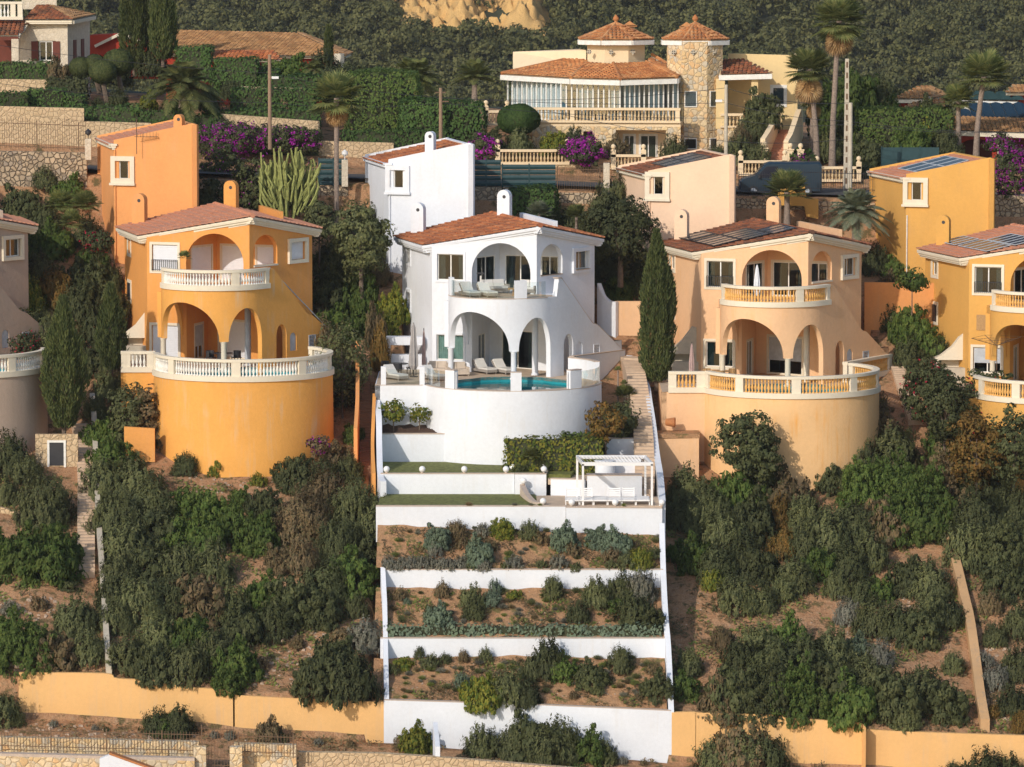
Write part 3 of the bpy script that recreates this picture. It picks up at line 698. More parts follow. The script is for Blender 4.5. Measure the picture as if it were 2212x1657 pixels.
    for (hh, w, ins) in ((.16, .2, .02), (.15, .2, .12), (.12, .2, .22)):
        z_ = {.16: -.02, .15: -.17, .12: -.31}[hh]
        for p, q in ((rp(back, -6.3), rp(4.65, -6.3)), (rp(4.65, -6.3), rp(0, 0)), (rp(0, 0), rp(4.58, 5.25)), (rp(4.58, 5.25), rp(back, 5.25))):
            d = (q - p); d2 = Vector((d.x, d.y)).normalized(); nrm = Vector((-d2.y, d2.x, 0)); ext = Vector((d2.x, d2.y, 0)) * 0
            a = p + nrm * (ins) ; b = q + nrm * (ins)
            vs = [a + nrm * u + Vector((0, 0, v)) for u in (0, .3) for v in (z_ - hh, z_)] + [b + nrm * u + Vector((0, 0, v)) for u in (0, .3) for v in (z_ - hh, z_)]
            mb.add(vs, [(0, 1, 3, 2), (4, 6, 7, 5), (0, 4, 5, 1), (2, 3, 7, 6), (0, 2, 6, 4), (1, 5, 7, 3)])
    mb.build('cornice', crn, root)
    t = MB(); ridge = [rp(s, 0) + Vector((0, 0, .08)) for s in np.arange(0, back + .1, .45)]
    for a, b in zip(ridge, ridge[1:]): t.tube([a, a + (b - a) * 1.08 + Vector((0, 0, -.02))], [.15, .12], 8)
    t.build('ridge_tiles', M[tile], root)
    # low parapet behind the ridge and chimneys
    pa = rp(3.0 if not k == 'orange' else 4.8, 1.6 if white else 2.6); pb = rp(11.5, 1.6 if white else 2.6)
    g = line(pb, pa); mb = MB(); mb.strip(g, 0, g.L, 8.2, zr + (.12 if white else .0), .25); mb.build('roof_parapet', mw, root)
    chimney(root, (-5.95, 14.5), 7.7, 9.9, .84, mt if k != 'peach' else M['peach2']); chimney(root, (-.55 if white else -.2, 14.3), 8.8, 10.72, .82, mw)
    # tower towards the street
    dz = h.get('tz', {'orange': .65, 'peach': -.3, 'yellow': -.15}.get(k, 0)); TR, TF = Vector((-2.45, 17.5)), Vector((-7.85, 19.4)); td = Vector((-.19, .98)); TL = 8.6
    Tb, Tc = TF + td * TL, TR + td * TL
    zlo, zhi = 12.25 + dz, 13.45 + dz
    F, LL = line(TF, TR), line(Tb, TF)
    mb = MB(); mb.strip(F, 0, F.L, 2.5, lambda s: zlo + .12 + (zhi - zlo) * s / F.L - (.18 * (s / F.L > .985)), .3, [(.35, 1.0, 10.55, 'r', 11.75, 0)], ds=.3)
    mb.strip(LL, 0, LL.L, 2.0, zlo - .22, .3, []); Rr_ = line(TR, Tc); mb.strip(Rr_, 0, Rr_.L, 2.5, zhi - .03, .3); Bk = line(Tc, Tb)
    mb.strip(Bk, 0, Bk.L, 6, lambda s: zhi + (zlo - zhi) * s / Bk.L + .02, .3)
    mb.build('tower_wall', mt, root)
    nl = Vector((-td.y, td.x)); o3 = Vector((TR.x, TR.y, zhi - .18)); sd3 = (td.x, td.y, 0); tdn = Vector(((TF - TR).x, (TF - TR).y, zlo - zhi - .05)); Lt = tdn.length + .35
    # local skew: tiles run from the high right wall down to the left eave
    tperp = Vector((nl.x * abs((TF - TR).dot(nl)), nl.y * abs((TF - TR).dot(nl)), zlo - zhi - .05)); Ltp = tperp.length; sk = (TF - TR).dot(td)
    tile_build(tile_field(MB(), o3, sd3, tperp, [(.35, .0), (.35 + sk * (Ltp + .3) / Ltp, Ltp + .3), (TL - .3 + sk, Ltp + .3), (TL - .3, 0)], rng=rng), 'tower_roof_tiles', M[tile], root)
    pts = [o3 + Vector(sd3) * s + tperp.normalized() * t for s, t in [(.3, 0), (.3 + sk, Ltp + .25), (TL + sk, Ltp + .25), (TL, 0)]]; MB().extr(pts, (0, 0, -.12)).build('tower_roof_deck', crn, root)
    ev = MB()
    for q, (ins, hh, zz) in enumerate(((.28, .13, 0), (.18, .13, -.13), (.08, .12, -.26))):
        fbox(ev, LL, 0, LL.L, zlo - .12 + zz - hh, zlo - .12 + zz, -ins, .05)
        fbox(ev, F, -.1, .3 - q * .1, zlo - .12 + zz - hh, zlo - .12 + zz, -ins * .6, .05)
    ev.build('tower_eave', crn, root)
    # corner window box of the tower
    w = MB(); fframe(w, F, -.18, 1.45, 10.3, 12.0, .3, -.13, .02); fbox(w, F, -.25, 1.5, 10.15, 10.3, -.2, .05); o = w.build('corner_window_surround', M[trim if trim else wall], root)
    window(root, F, .35, 1.0, 10.55, 11.75, 'glass', None, mull=0, name='tower_window', depth=.12)
    r_ = .0
    tc = TR.lerp(TF, .52); chz = {'white': 1, 'orange': 1}.get(k, 0)
    if chz: chimney(root, (tc.x + (1.5 if k == 'orange' else 0), tc.y + .6), (12.6 if k == 'orange' else 11.8) + dz, 14.15 + dz - (0.15 if k == 'orange' else 0), .58, mt)
    # terrace drum
    Rd = 5.35; DF = arc((DX, 0), Rd)
    mb = MB(); a0, a1 = arc_s(Rd, -105), arc_s(Rd, 138)
    DFb = lambda s, q, z: ((DX + (Rd + (-z) * .012 - q) * math.sin(s / Rd)), -(Rd + (-z) * .012 - q) * math.cos(s / Rd), z)
    mb.strip(DFb, a0, a1, -7.5, 0.0, .3, ds=.25, curved=True); mb.build('terrace_drum', md, root, smooth=30)
    swx = {'white': -8.15, 'orange': -6.0, 'peach': -7.6, 'yellow': -6.2, 'grey': -6}[k]
    fl = [(DX + (Rd - .02) * math.sin(R(a)), -(Rd - .02) * math.cos(R(a))) for a in range(-98 if k == 'orange' else -104, 139, 6)] + [(6.4, 9.9), (4.6, 10.2), (-4.8, 8.0), (-4.9, 10.5), (swx + .05, 10.5), (swx + .05, .8 if k == 'orange' else -1.45)] + ([(DX - 5.2, .8)] if k == 'orange' else [])
    pool = []
    for a in range(0, 360, 10):
        rr = 4.35 if a < 70 or a > 290 else 3.8
        x_, y_ = rr * math.sin(R(a)), -rr * math.cos(R(a))
        y_ = min(y_, 3.55 + .35 * math.cos(x_ * 1.1)); 
        if y_ > 1.6: y_ = y_ * (.86 if abs(x_) > 2 else 1)
        pool.append((DX + x_, y_))
    MB().plate(fl, [pool], -.18, .001).build('terrace_paving', M['pave'], root)
    wz = -.3; pw = MB(); n = len(pool)
    for a in range(n):
        p, q = pool[a], pool[(a + 1) % n]; pw.add([(*p, -.9), (*q, -.9), (*q, .0), (*p, .0)], [(0, 1, 2, 3)])
    o = pw.build('pool_lining', M['pooltile'], root); MB().prism(pool, -1.0, wz).build('pool_water', M['water'], o)
    # straight side terrace wall
    swx = {'white': -8.15, 'orange': -6.0, 'peach': -7.6, 'yellow': -6.2, 'grey': -6}[k]; swy = .7 if k == 'orange' else -1.6; SW = line((swx, swy), (DX - (5.2 if k == 'orange' else 5.0), swy)); mb = MB(); mb.strip(SW, 0, SW.L, -6, 0, .3)
    SL = line((swx, 9), (swx, swy)); mb.strip(SL, 0, SL.L, -6, 0, .3); mb.build('terrace_side_wall', md if k != 'peach' else mw, root)
    RW = line((DX + 3.75, 4.4), (7.0, 9.9)); mb = MB()
    if white:
        mb.strip(RW, 0, RW.L, -6, lambda s: 1.15 - .1 * s / RW.L, .3)
        mb.strip(DF, arc_s(Rd, 101), arc_s(Rd, 138), 0, 1.15, .28, ds=.25, curved=True); mb.build('ring_wall', mw, root, smooth=30)
        t = MB(); t.strip(lambda s, q, z: DF(s, q - .03, z), arc_s(Rd, 101), arc_s(Rd, 138), 1.15, 1.2, .34, ds=.25, curved=True); t.strip(lambda s, q, z: RW(s, q - .03, z - .1 * s / RW.L), 0, RW.L, 1.152, 1.2, .36, ds=.5, curved=True); t.build('wall_coping', M['copin'], root)
        # pillars and glass
        ps = [(math.degrees(math.asin(v / Rd)) ) for v in (-3.78, .0, 3.35 + .25)]
        ang = [(-47.5, -39.5), (-.9, 6.0), (40, 50)]
        for a, b in ang:
            t = MB(); t.strip(lambda s, q, z: DF(s, q - .012, z), arc_s(Rd, a), arc_s(Rd, b), -.3, 1.12, .34, ds=.2, curved=True); t.build('terrace_pillar', mw, root, smooth=30)
            t = MB(); t.strip(lambda s, q, z: DF(s, q - .03, z), arc_s(Rd, a) - .02, arc_s(Rd, b) + .02, 1.122, 1.16, .38, ds=.2, curved=True); t.build('pillar_cap', M['copin'], root)
        for a, b in ((-77, -47.5), (-39.5, -.9), (6, 40), (50, 94)):
            if (a, b) in ((-77, -47.5), (50, 94)):
                t = MB(); t.strip(lambda s, q, z: DF(s, q + .12, z), arc_s(Rd, a + .5), arc_s(Rd, b - .5), .06, 1.02, .015, ds=.3, curved=True); t.build('glass_railing', M['clear'], root, smooth=30)
        t = MB(); t.strip(lambda s, q, z: DF(s, q - .02, z), arc_s(Rd, -90), arc_s(Rd, 101), .002, .04, .34, ds=.25, curved=True); fbox(t, SW, 0, SW.L - .3, .002, .04, -.02, .32); t.build('edge_coping', M['copin'], root)
        for x_ in (-7.65, -5.35):
            MB().box((x_, -1.45, .56), (.3, .28, 1.12)).build('terrace_pillar', mw, root)
        MB().box((-6.5, -1.45, .5), (1.9, .015, .9)).build('glass_railing', M['clear'], root)
        for a in (-39, 39, 51.5, 93): 
            p_ = DF(arc_s(Rd, a), .13, 0); MB().box((p_[0], p_[1], .53), (.05, .05, 1.0), rz=R(a)).build('steel_post', M['wmetal'], root)
        # balcony pillars and glass
        BF = arc(cen, bayR)
        for a, b in ((-88, -78), (13, 26)):
            t = MB(); t.strip(lambda s, q, z: BF(s, q - .012, z), arc_s(bayR, a), arc_s(bayR, b), 4.5, 5.97, .3, ds=.2, curved=True); t.build('balcony_pillar', mw, root, smooth=30)
        for a, b in ((-78, 13), (26, 54.8)):
            t = MB(); t.strip(lambda s, q, z: BF(s, q + .1, z), arc_s(bayR, a + 1), arc_s(bayR, b - 1), 4.92, 5.85, .015, ds=.3, curved=True); t.build('glass_railing', M['clear'], root, smooth=30)
        t = MB(); t.strip(lambda s, q, z: BF(s, q - .03, z), arc_s(bayR, -90), arc_s(bayR, 54.8), 4.862, 4.9, .38, ds=.25, curved=True); t.build('balcony_coping', M['copin'], root)
        fbox(t := MB(), AC, .4, 2.75, 5.95, 6.0, -.04, .3); t.build('arch_sill', M['copin'], root)
    else:
        mb.strip(RW, 0, RW.L, -6, 0, .3); mb.build('ring_wall', md, root)
        rail, bm_ = M[railm], M[balm]
        ends = {'orange': (-84, 132), 'peach': (-72, 132), 'grey': (-84, 100), 'yellow': (-88, 30)}[k]
        posts = [arc_s(Rd, a) for a in {'orange': (-83, -50, -1.5, 44, 80, 131), 'peach': (-71, -37, 1, 42, 78, 131), 'grey': (-50, -1.5, 44, 80), 'yellow': (-71, -37, 1)}[k]]
        balustrade(root, DF, arc_s(Rd, ends[0]), arc_s(Rd, ends[1]), 0.0, posts, rail, bm_, True, h=1.3, pw=.55)
        if k in ('orange', 'peach'):
            balustrade(root, SW, 0 if k == 'orange' else .4, SW.L - .1 + (0 if k == 'orange' else .1), 0.0, [.3 if k == 'orange' else .6, SW.L - .35], rail, bm_, False, h=1.25, pw=.55)
            if k == 'peach': balustrade(root, RW, 0, RW.L, 0.0, [.2, RW.L - .2], rail, bm_, False, h=1.25, pw=.4)
        BF = arc(cen, bayR); g = lambda s, q, z: bm(s, q, z)
        balustrade(root, g, sl + .5, 3.55, 4.8, [sl + .62, .75, 3.45], rail, bm_, True, h=1.22, pw=.5)
        fbox(t := MB(), AC, .4, 2.75, 5.92, 6.02, -.08, .32); t.build('arch_sill', M['cream'], root)
    if k == 'orange': MB().tube([Vector(bm(3.7, .1, 6.0)), Vector(bm(9.3, .1, zf(9.3) + .12))], .035, 6).build('handrail', M['gshut'], root)
    if k == 'yellow': fbox(t := MB(), AB, .5, 2.0, 3.3, 4.25, -.05, -.0); t.build('lattice_panel', M['wickerb'], root)
    dp = F(.12 if k != 'yellow' else 0.1, -.07, 0); MB().tube([(dp[0], dp[1], 2.5), (dp[0], dp[1], zlo - .5 if k != 'yellow' else 9.6)], .04, 6).build('downpipe', mt if k != 'yellow' else M['trimw'], root)
    return root, rp, AB, AC, bm
VR = {}
VR['grey'] = villa(HS[0], 1, 'pale greyish villa with white balustrade cut off by the left edge', 'grey', 'grey', 'grey', 'tileB', 'cream', 'trimw', 'cream', 'grey')
VR['orange'] = villa(HS[1], 2, 'orange villa with closed white shutters and white balustrades', 'orange', 'orange2', 'drumorange', 'tileB', 'cream', 'trimw', 'cream', 'orange')
VR['white'] = villa(HS[2], 3, 'white villa with terracotta roof, glass railings and curved pool terrace', 'white', 'white', 'white', 'tileA', 'white', 'trimw', 'trimw', 'white')
VR['peach'] = villa(HS[3], 4, 'peach villa with solar panels and ochre balusters beside the white villa', 'peach', 'peach2', 'peachdrum', 'tileC', 'cream', 'gold', 'cream', 'peach')
VR['yellow'] = villa(HS[4], 5, 'mustard yellow villa partly cut off by the right edge', 'yellow', 'yellow', 'yellow', 'tileB', 'cream', 'gold', 'cream', 'yellow')
# ------------------------------------------------------------------ white villa garden
def wall_px(pts, th, depth, m, name, label, cat, Ys=None, cap=None, group=None, smooth=0, kids=None):
    p3 = [P(px, py, Y) for px, py, Y in pts]
    if smooth: p3 = smoothpts(p3, smooth)
    o = curved_wall(MB(), p3, th, depth).build(name, M[m], smooth=30); tag(o, label, cat, group)
    if cap:
        q = [p + Vector((0, 0, .05)) for p in p3]
        f = curved_wall(MB(), q, th + .06, .048).build('coping', M[cap], o)
    return o
def wall_on(pts, up, th, m, name, label, dep=1.6, cap=None):
    p3 = smoothpts([G3(px, py, up) for px, py in pts], 4); o = curved_wall(MB(), p3, th, dep + up).build(name, M[m], smooth=30); tag(o, label, 'wall'); return o
def xw(px, Y, py=1000): return P(px, py, Y).x
def zb(y, py): return ZP(py, y)
# lawns and their walls
def slab(name, poly, z, m, th=.3): return struct(MB().prism(poly, z - th, z).build(name, M[m]))
slab('lawn', [(-7.7, YL1 + .1), (xw(1112, YL1), YL1 + .1), (3.4, YL1 + .1), (4.4, -3.2), (-3, -3.2), (-3.2, -3.7), (-7.7, -3.7)], ZL1 - .03, 'lawn')
slab('lawn', [(-7.6, YL2 + .1), (xw(1176, YL2), YL2 + .1), (1.3, YL1), (-7.6, YL1)], ZL2 - .03, 'lawn')
patio = [(xw(1176, YL2) - .4, YL2 + .1), (8.5, YL2 + .1), (8.4, -11.6), (7.6, -11.2), (1.4, -11.2)]
slab('patio', patio, ZL2 - .0, 'pave')
def gwall(name, p0, p1, zt, zb0, th, label, cap=True, m='white', cat='garden wall', z1=None):
    f = line(p0, p1); z1 = zt if z1 is None else z1
    o = MB().strip(f, 0, f.L, zb0, lambda s: zt + (z1 - zt) * s / f.L, th).build(name, M[m]); tag(o, label, cat)
    if cap: MB().strip(lambda s, q, z: f(s, q - .03, z + (z1 - zt) * s / f.L), 0, f.L, zt + .002, zt + .05, th + .06, ds=3, curved=True).build('coping', M['copin'], o)
    return o
zp = ZP(938, -3.6)
gwall('planter_wall', (-7.75, -3.6), (-3.7, -3.6), zp, ZL1 - 1, .25, 'white planter wall left of the curved drum, below two small citrus trees')
bedm = MB(); nx, ny = 14, 8
for j in range(ny + 1):
    for i in range(nx + 1):
        x = -7.7 + 4.6 * i / nx; y = -3.5 + 1.9 * j / ny; bedm.v.append((x, y, zp - .05 + .2 * (y + 3.5) + .06 * math.sin(x * 5 + y * 7) + .05 * math.sin(x * 9.1)))
bedm.f = [(j * (nx + 1) + i, j * (nx + 1) + i + 1, (j + 1) * (nx + 1) + i + 1, (j + 1) * (nx + 1) + i) for j in range(ny) for i in range(nx)]
struct(bedm.build('planting_bed', M['soil'], smooth=60))
xa, xb = xw(1112, YL1), xw(1180, YL1)
gwall('retaining_wall', (-7.6, YL1), (xa - .02, YL1), ZL1, ZL2 - 1, .25, 'long low white wall along the front of the upper lawn')
gwall('retaining_wall', (xa, YL1 - .12), (xb, YL1 - .12), ZL1, ZL2 - 1, .4, 'short white wall block at the right end of the upper lawn')
gwall('retaining_wall', (xb, YL1 - .1), (xb + .3, -5.6), ZL1, ZL2 - 1, .25, 'white end wall between the upper lawn and the pergola patio')
xm = xw(1222, YL2)
gwall('retaining_wall', (-7.7, YL2), (xm, YL2), ZL2, zb(YL2, 1133) - 1, .25, 'long white wall carrying the lower lawn')
gwall('retaining_wall', (xm + .02, YL2 - .1), (8.5, YL2 - .1), ZL2 - .05, zb(YL2, 1168) - 1.5, .35, 'tall white wall carrying the pergola patio', z1=ZL2 - .1)
for (Y, a, b, lab) in ((YW2, 1231, 1230, 'upper white terrace wall between the two rough garden beds'), (YW3, 1379, 1377, 'lower white terrace wall below the grey hedge strip')):
    gwall('terrace_wall', (-7.25, Y), (8.45, Y), ZP(a, Y), ZP(a, Y) - 2.4, .25, lab)
o = wall_px([(829, 1513, YW4), (1100, 1521, YW4), (1449, 1536, YW4)], .3, 4, 'white', 'boundary_wall', 'tall white wall at the foot of the terraced garden', 'wall', cap='copin')
# beds
def bedmesh(ya, yb, m='bed'):
    nx, ny = 64, int(abs(ya - yb) / .2); v = []
    for j in range(ny + 1):
        y = yb + (ya - yb) * j / ny
        for i in range(nx + 1):
            x = -7.6 + 16.0 * i / nx; yy = min(max(y, yb + .26), ya - .02); v.append((x, yy, white_level_raw(x, yy) + .05 * math.sin(x * 3.1 + y * 2) * math.sin(y * 4.3 - x)))
    mb = MB(); mb.v = v; mb.f = [(j * (nx + 1) + i, j * (nx + 1) + i + 1, (j + 1) * (nx + 1) + i + 1, (j + 1) * (nx + 1) + i) for j in range(ny) for i in range(nx)]
    struct(mb.build('garden_bed', M[m], smooth=60))
def white_level_raw(x, y):
    return white_level(min(max(x, -6.6), 8.2), y)
bedmesh(YL2, YW2); bedmesh(YW2, YW3); bedmesh(YW3, YW4)
# side walls of the plot
wall_px([(808, 862, -1.5), (812, 900, -4), (813, 960, -6.5), (815, 1022, -10), (822, 1040, -11.4)], .34, 3.5, 'white', 'boundary_wall', 'curving white wall at the left edge of the white villa garden', 'wall', smooth=4)
wall_px([(805, 850, -1.2), (803, 900, -4), (801, 960, -6.5), (804, 1022, -10)], .2, 3.5, 'orange', 'boundary_wall', 'thin orange wall beside the brick steps left of the white villa', 'wall', smooth=4)
wall_px([(822, 1225, -20), (826, 1300, -22.4), (828, 1400, -25.2), (830, 1512, -28.9)], .26, 2.2, 'white', 'boundary_wall', 'narrow white wall down the left side of the terraced beds', 'wall')
wall_px([(1337, 742, 12.5), (1352, 766, 10), (1372, 800, 7), (1390, 830, 3.5), (1396, 865, 0), (1404, 915, -3), (1412, 980, -7), (1420, 1030, -11), (1424, 1082, -16)][::1], .36, 4, 'white', 'boundary_wall', 'curving white wall on the right of the long garden steps', 'wall', smooth=4)
wall_px([(1424, 1130, -17), (1427, 1230, -20), (1432, 1330, -23.2), (1438, 1400, -25.3), (1444, 1537, -29)], .3, 2.6, 'white', 'boundary_wall', 'stepped white wall down the right side of the terraced beds', 'wall', smooth=3)
# steps up the right side
def G3(px, py, up): g = ground(px, py + up * 34); return Vector((g.x, g.y, g.z + up))
def stairs(pts, w, n, m, label, parent=None, name='steps', th=1.2):
    p3 = smoothpts([P(*p) if len(p) == 3 else G3(*p, .25) for p in pts], 12); cum = [0]
    for a, b in zip(p3, p3[1:]): cum.append(cum[-1] + (b - a).length)
    mb = MB()
    for k in range(n):
        s = cum[-1] * (k + .5) / n; i = max(j for j in range(len(cum)) if cum[j] <= s + 1e-6); i = min(i, len(p3) - 2)
        t = (s - cum[i]) / max(1e-6, cum[i + 1] - cum[i]); p = p3[i].lerp(p3[i + 1], t); d = (p3[i + 1] - p3[i]); ang = math.atan2(d.y, d.x) - math.pi / 2
        L = cum[-1] / n; dh = Vector((d.x, d.y)).length / max(d.length, 1e-6)
        mb.box((p.x, p.y, p.z - th / 2), (w, L * dh * 1.6, th), rz=ang)
    o = mb.build(name, M[m], parent); return tag(o, label, 'steps') if label else o
stairs([(1388, 1072, -11.2), (1393, 1030, -9.6), (1391, 960, -6), (1386, 900, -2.2), (1381, 850, 1.2), (1372, 800, 5), (1362, 775, 9)], 1.15, 44, 'step', 'long pale stone steps climbing beside the white villa')
struct(MB().prism([(6.9, 8.6), (7.9, 8.2), (7.2, 13), (5.6, 13)], -.4, P(1362, 770, 9.5).z).build('path', M['pave']))
# patio back walls, planters
zs = ZL2
def cyl(name, c, r, z0, z1, m, label, cat): return tag(MB().lathe([(r, z0), (r, z1 - .05), (r + .04, z1 - .05), (r + .04, z1)], (c[0], c[1], 0), 28).build(name, M[m], smooth=40), label, cat)
gwall('garden_wall', (xb + .25, -11.1), (4.2, -11.5), zs + .95, zs - .3, .3, 'low white wall behind the sun loungers, left of the white box')
o = tag(MB().box((5.9, -11.2, zs + .6), (3.15, .9, 1.2)).build('garden_bench', M['white']), 'white masonry box bench at the back of the pergola patio', 'bench'); MB().box((5.9, -11.2, zs + 1.225), (3.2, .95, .045)).build('seat_slab', M['copin'], o)
slab('patio', [(xb + .1, -8.0), (7.6, -8.0), (7.6, -10.75), (xb + .1, -10.9)], zs + .9, 'pave')
gwall('garden_wall', (xb + .3, -8.0), (7.5, -8.3), zs + 1.95, zs, .3, 'upper low white wall behind the pergola patio')
cyl('stone_cylinder', (5.4, -9.0), .58, zs + .5, zs + 1.8, 'white', 'white round masonry drum under the back of the pergola', 'planter')
pz = ZP(948, -5.2); o = gwall('planter_wall', (xw(1283, -5.2), -5.2), (xw(1381, -5.2), -5.2), pz, zs - .2, .25, 'square white planter wall under the rusty leaved tree'); 
gwall('planter_wall', (xw(1381, -5.2) - .02, -5.0), (xw(1381, -5.2) - .1, -1.5), pz, zs - .2, .22, 'white planter side wall along the garden steps')
slab('planting_bed', [(4.7, -4.95), (7.0, -4.95), (7.1, -.6), (5.6, -.6)], pz - .1, 'soil')
slab('planting_bed', [(.8, -5.2), (5.2, -3.2), (5.3, -7.9), (.6, -7.9)], ZL1 + .05, 'soil')
# curved cheek with globes
pts = [P(1123, 1046, YL1 - .4), P(1127, 1056, YL1 - 1.4), P(1136, 1070, YL1 - 3), P(1150, 1083, YL1 - 4.6), P(1172, 1086, YL1 - 5.4)]
o = curved_wall(MB(), smoothpts(pts, 5), .3, 2.0).build('curved_wall', M['copin'], smooth=40); tag(o, 'curved sweep of paving coloured kerb at the right end of the lower lawn', 'kerb')
def globe(px, py, Y, label, z=None):
    p = P(px, py, Y); o = MB().lathe([(.001, -.185)] + [(.185 * math.cos(a), .185 * math.sin(a)) for a in np.linspace(-1.35, 1.45, 10)] + [(.001, .185)], (0, 0, 0), 18).build('globe_lamp', M['lamp'], None, (p.x, p.y, (z if z is not None else p.z - .185) + .215), smooth=60)
    tag(o, label, 'garden lamp', 'white globe lamps in the white garden'); MB().lathe([(.08, -.215), (.08, -.15)], n=12).build('lamp_foot', M['copin'], o); return o
G = [(835, 'upper lawn edge, first from the left'), (912, 'upper lawn edge, second from the left'), (1003, 'upper lawn edge, third from the left'), (1093, 'upper lawn edge, fourth from the left'), (1175, 'corner of the upper lawn wall, last on the right')]
for px, l in G: globe(px, 1017, YL1 + .15, 'white globe lamp on the ' + l, z=ZL1 + .05)
globe(1107, 1010, YL1 + 1.6, 'white globe lamp left of the small cycad, half hidden by leaves', z=ZL1); globe(1172, 1009, YL1 + 1.6, 'white globe lamp right of the small cycad, set back', z=ZL1)
globe(1131, 1048, YL1 - .6, 'white globe lamp at the top of the curved kerb', z=P(1123, 1046, YL1 - .4).z)
globe(1173, 1080, YL2 + .7, 'white globe lamp at the foot of the curved kerb', z=ZL2)
for px, l in ((1235, 'in front of the leftmost sun lounger'), (1329, 'in front of the middle sun loungers'), (1430, 'at the far right patio corner')): globe(px, 1086, YL2 + .12, 'white globe lamp on the patio edge ' + l, z=ZL2)
# pergola
def pergola():
    x0, x1, y0, y1, h = 4.02, 7.93, YL2 + .55, YL2 + 4.0, 2.35; zz = ZL2
    r = empty('pergola', (x0, y0, zz), 'white metal pergola with slanted roof louvres over the sun loungers', 'pergola')
    for x in (0, x1 - x0):
        for y in (0, y1 - y0): MB().box((x - (.28 if y > 1 else 0), y, h / 2), (.12, .12, h)).build('post', M['wmetal'], r)
    b = MB(); w = x1 - x0
    b.box((w / 2, 0, h + .01), (w + .13, .12, .2)); b.box((w / 2 - .28, y1 - y0, h + .01), (w + .13, .12, .2)); b.beam((0, 0, h), (-.28, y1 - y0, h), .11, .19); b.beam((w, 0, h), (w - .28, y1 - y0, h), .11, .19); b.build('beam', M['wmetal'], r)
    n = 19
    for k in range(n):
        x = .1 + (w - .2) * (k + .5) / n; MB().extr([(x + .05, .07, h - .05), (x - .05, .07, h + .09), (x - .05 - .28, y1 - y0 - .07, h + .09), (x + .05 - .28, y1 - y0 - .07, h - .05)], (.012, 0, -.02)).build('louvre', M['wmetal'], r)
pergola()
def sunbed(x, y, back, label, m1='wmetal', z=ZL2):
    r = empty('sun_lounger', (x, y, z), label, 'sun lounger', 'white slatted sun loungers on the patio'); w = .74
    f = MB(); f.box((-w / 2, .9, .28), (.05, 1.9, .07)); f.box((w / 2, .9, .28), (.05, 1.9, .07)); f.box((0, -.04, .28), (w, .05, .07)); f.build('frame', M[m1], r)
    s = MB()
    for k in range(11 if back else 16): s.box((0, .05 + k * .115, .305), (w - .06, .085, .03))
    s.build('slatted_seat', M[m1], r)
    if back:
        b = MB()
        for k in range(5): b.box((0, 1.42 + .1 * k * .5, .36 + .1 * k), (w - .06, .03, .075), rx=R(-25))
        b.beam((-w / 2 + .03, 1.36, .3), (-w / 2 + .03, 1.64, .84), .04, .05); b.beam((w / 2 - .03, 1.36, .3), (w / 2 - .03, 1.64, .84), .04, .05); b.build('backrest', M[m1], r)
    for a in (-1, 1):
        for q in (.1, 1.7): MB().box((a * w / 2, q, .13), (.05, .06, .26)).build('leg', M[m1], r)
xs_ = [3.42 + i * .8 for i in range(6)]; nm = ['leftmost, with raised slatted back', 'second from the left, beside the pergola post', 'third from the left, lying flat', 'fourth from the left, with raised back', 'fifth from the left, raised back touching the flat one', 'rightmost, lying flat by the pergola post']
for x, b, l in zip(xs_, (1, 1, 0, 1, 1, 0), nm): sunbed(x, YL2 + .5, b, 'white slatted sun lounger, ' + l)
# cushioned loungers, sofas and parasols of the white villa
def lounger(x, y, rz, z, label, body='wicker'):
    r = empty('sun_lounger', (x, y, z), label, 'sun lounger', 'cushioned wicker loungers of the white villa', rz); w = .72
    MB().box((0, .95, .2), (w, 1.9, .16)).build('base', M[body], r)
    c = MB(); c.box((0, .62, .33), (w - .06, 1.22, .1)); c.extr([(-w / 2 + .03, 1.22, .28), (w / 2 - .03, 1.22, .28), (w / 2 - .03, 1.75, .78), (-w / 2 + .03, 1.75, .78)], (0, -.07, .08)); c.build('cushion', M['fab'], r)
    for a in (-1, 1):
        for q in (.12, 1.75): MB().box((a * (w / 2 - .05), q, .06), (.06, .06, .12)).build('leg', M[body], r)
    b = MB(); b.extr([(-w / 2, 1.2, .22), (w / 2, 1.2, .22), (w / 2, 1.82, .76), (-w / 2, 1.82, .76)], (0, .04, -.04)); b.build('backrest', M[body], r)
lounger(-1.2, 5.2, R(30), 0, 'cushioned lounger under the big arch, left of the pair', ); lounger(-.05, 4.95, R(30), 0, 'cushioned lounger under the big arch, beside the column')
lounger(-6.5, 1.3, R(-55 + 90), 0, 'cushioned lounger at the left end of the pool terrace'); lounger(-4.2, 1.0, R(35), 0, 'cushioned lounger behind the glass beside the left pool pillar')
lounger(-2.2, 2.75, R(22), 4.885, 'white cushioned lounger on the balcony, left one'); lounger(-1.15, 2.65, R(22), 4.885, 'white cushioned lounger on the balcony, right one')
def sofa(x, y, rz, z, w, label, body='wicker', cat='sofa', cush='fab'):
    r = empty('garden_sofa', (x, y, z), label, cat, None, rz)
    MB().box((0, .4, .2), (w, .85, .2)).box((0, .8, .45), (w, .1, .5)).box((-w / 2 + .05, .4, .38), (.1, .85, .3)).box((w / 2 - .05, .4, .38), (.1, .85, .3)).build('frame', M[body], r)
    n = max(1, round(w / .75))
    for k in range(n):
        xx = -w / 2 + .1 + (w - .2) * (k + .5) / n; MB().box((xx, .36, .36), ((w - .24) / n, .68, .13)).build('seat_cushion', M[cush], r); MB().box((xx, .68, .6), ((w - .26) / n, .14, .42), rx=R(-12)).build('back_cushion', M[cush], r)
    for a in (-1, 1):
        for q in (.06, .76): MB().box((a * (w / 2 - .06), q, .05), (.06, .06, .1)).build('leg', M[body], r)
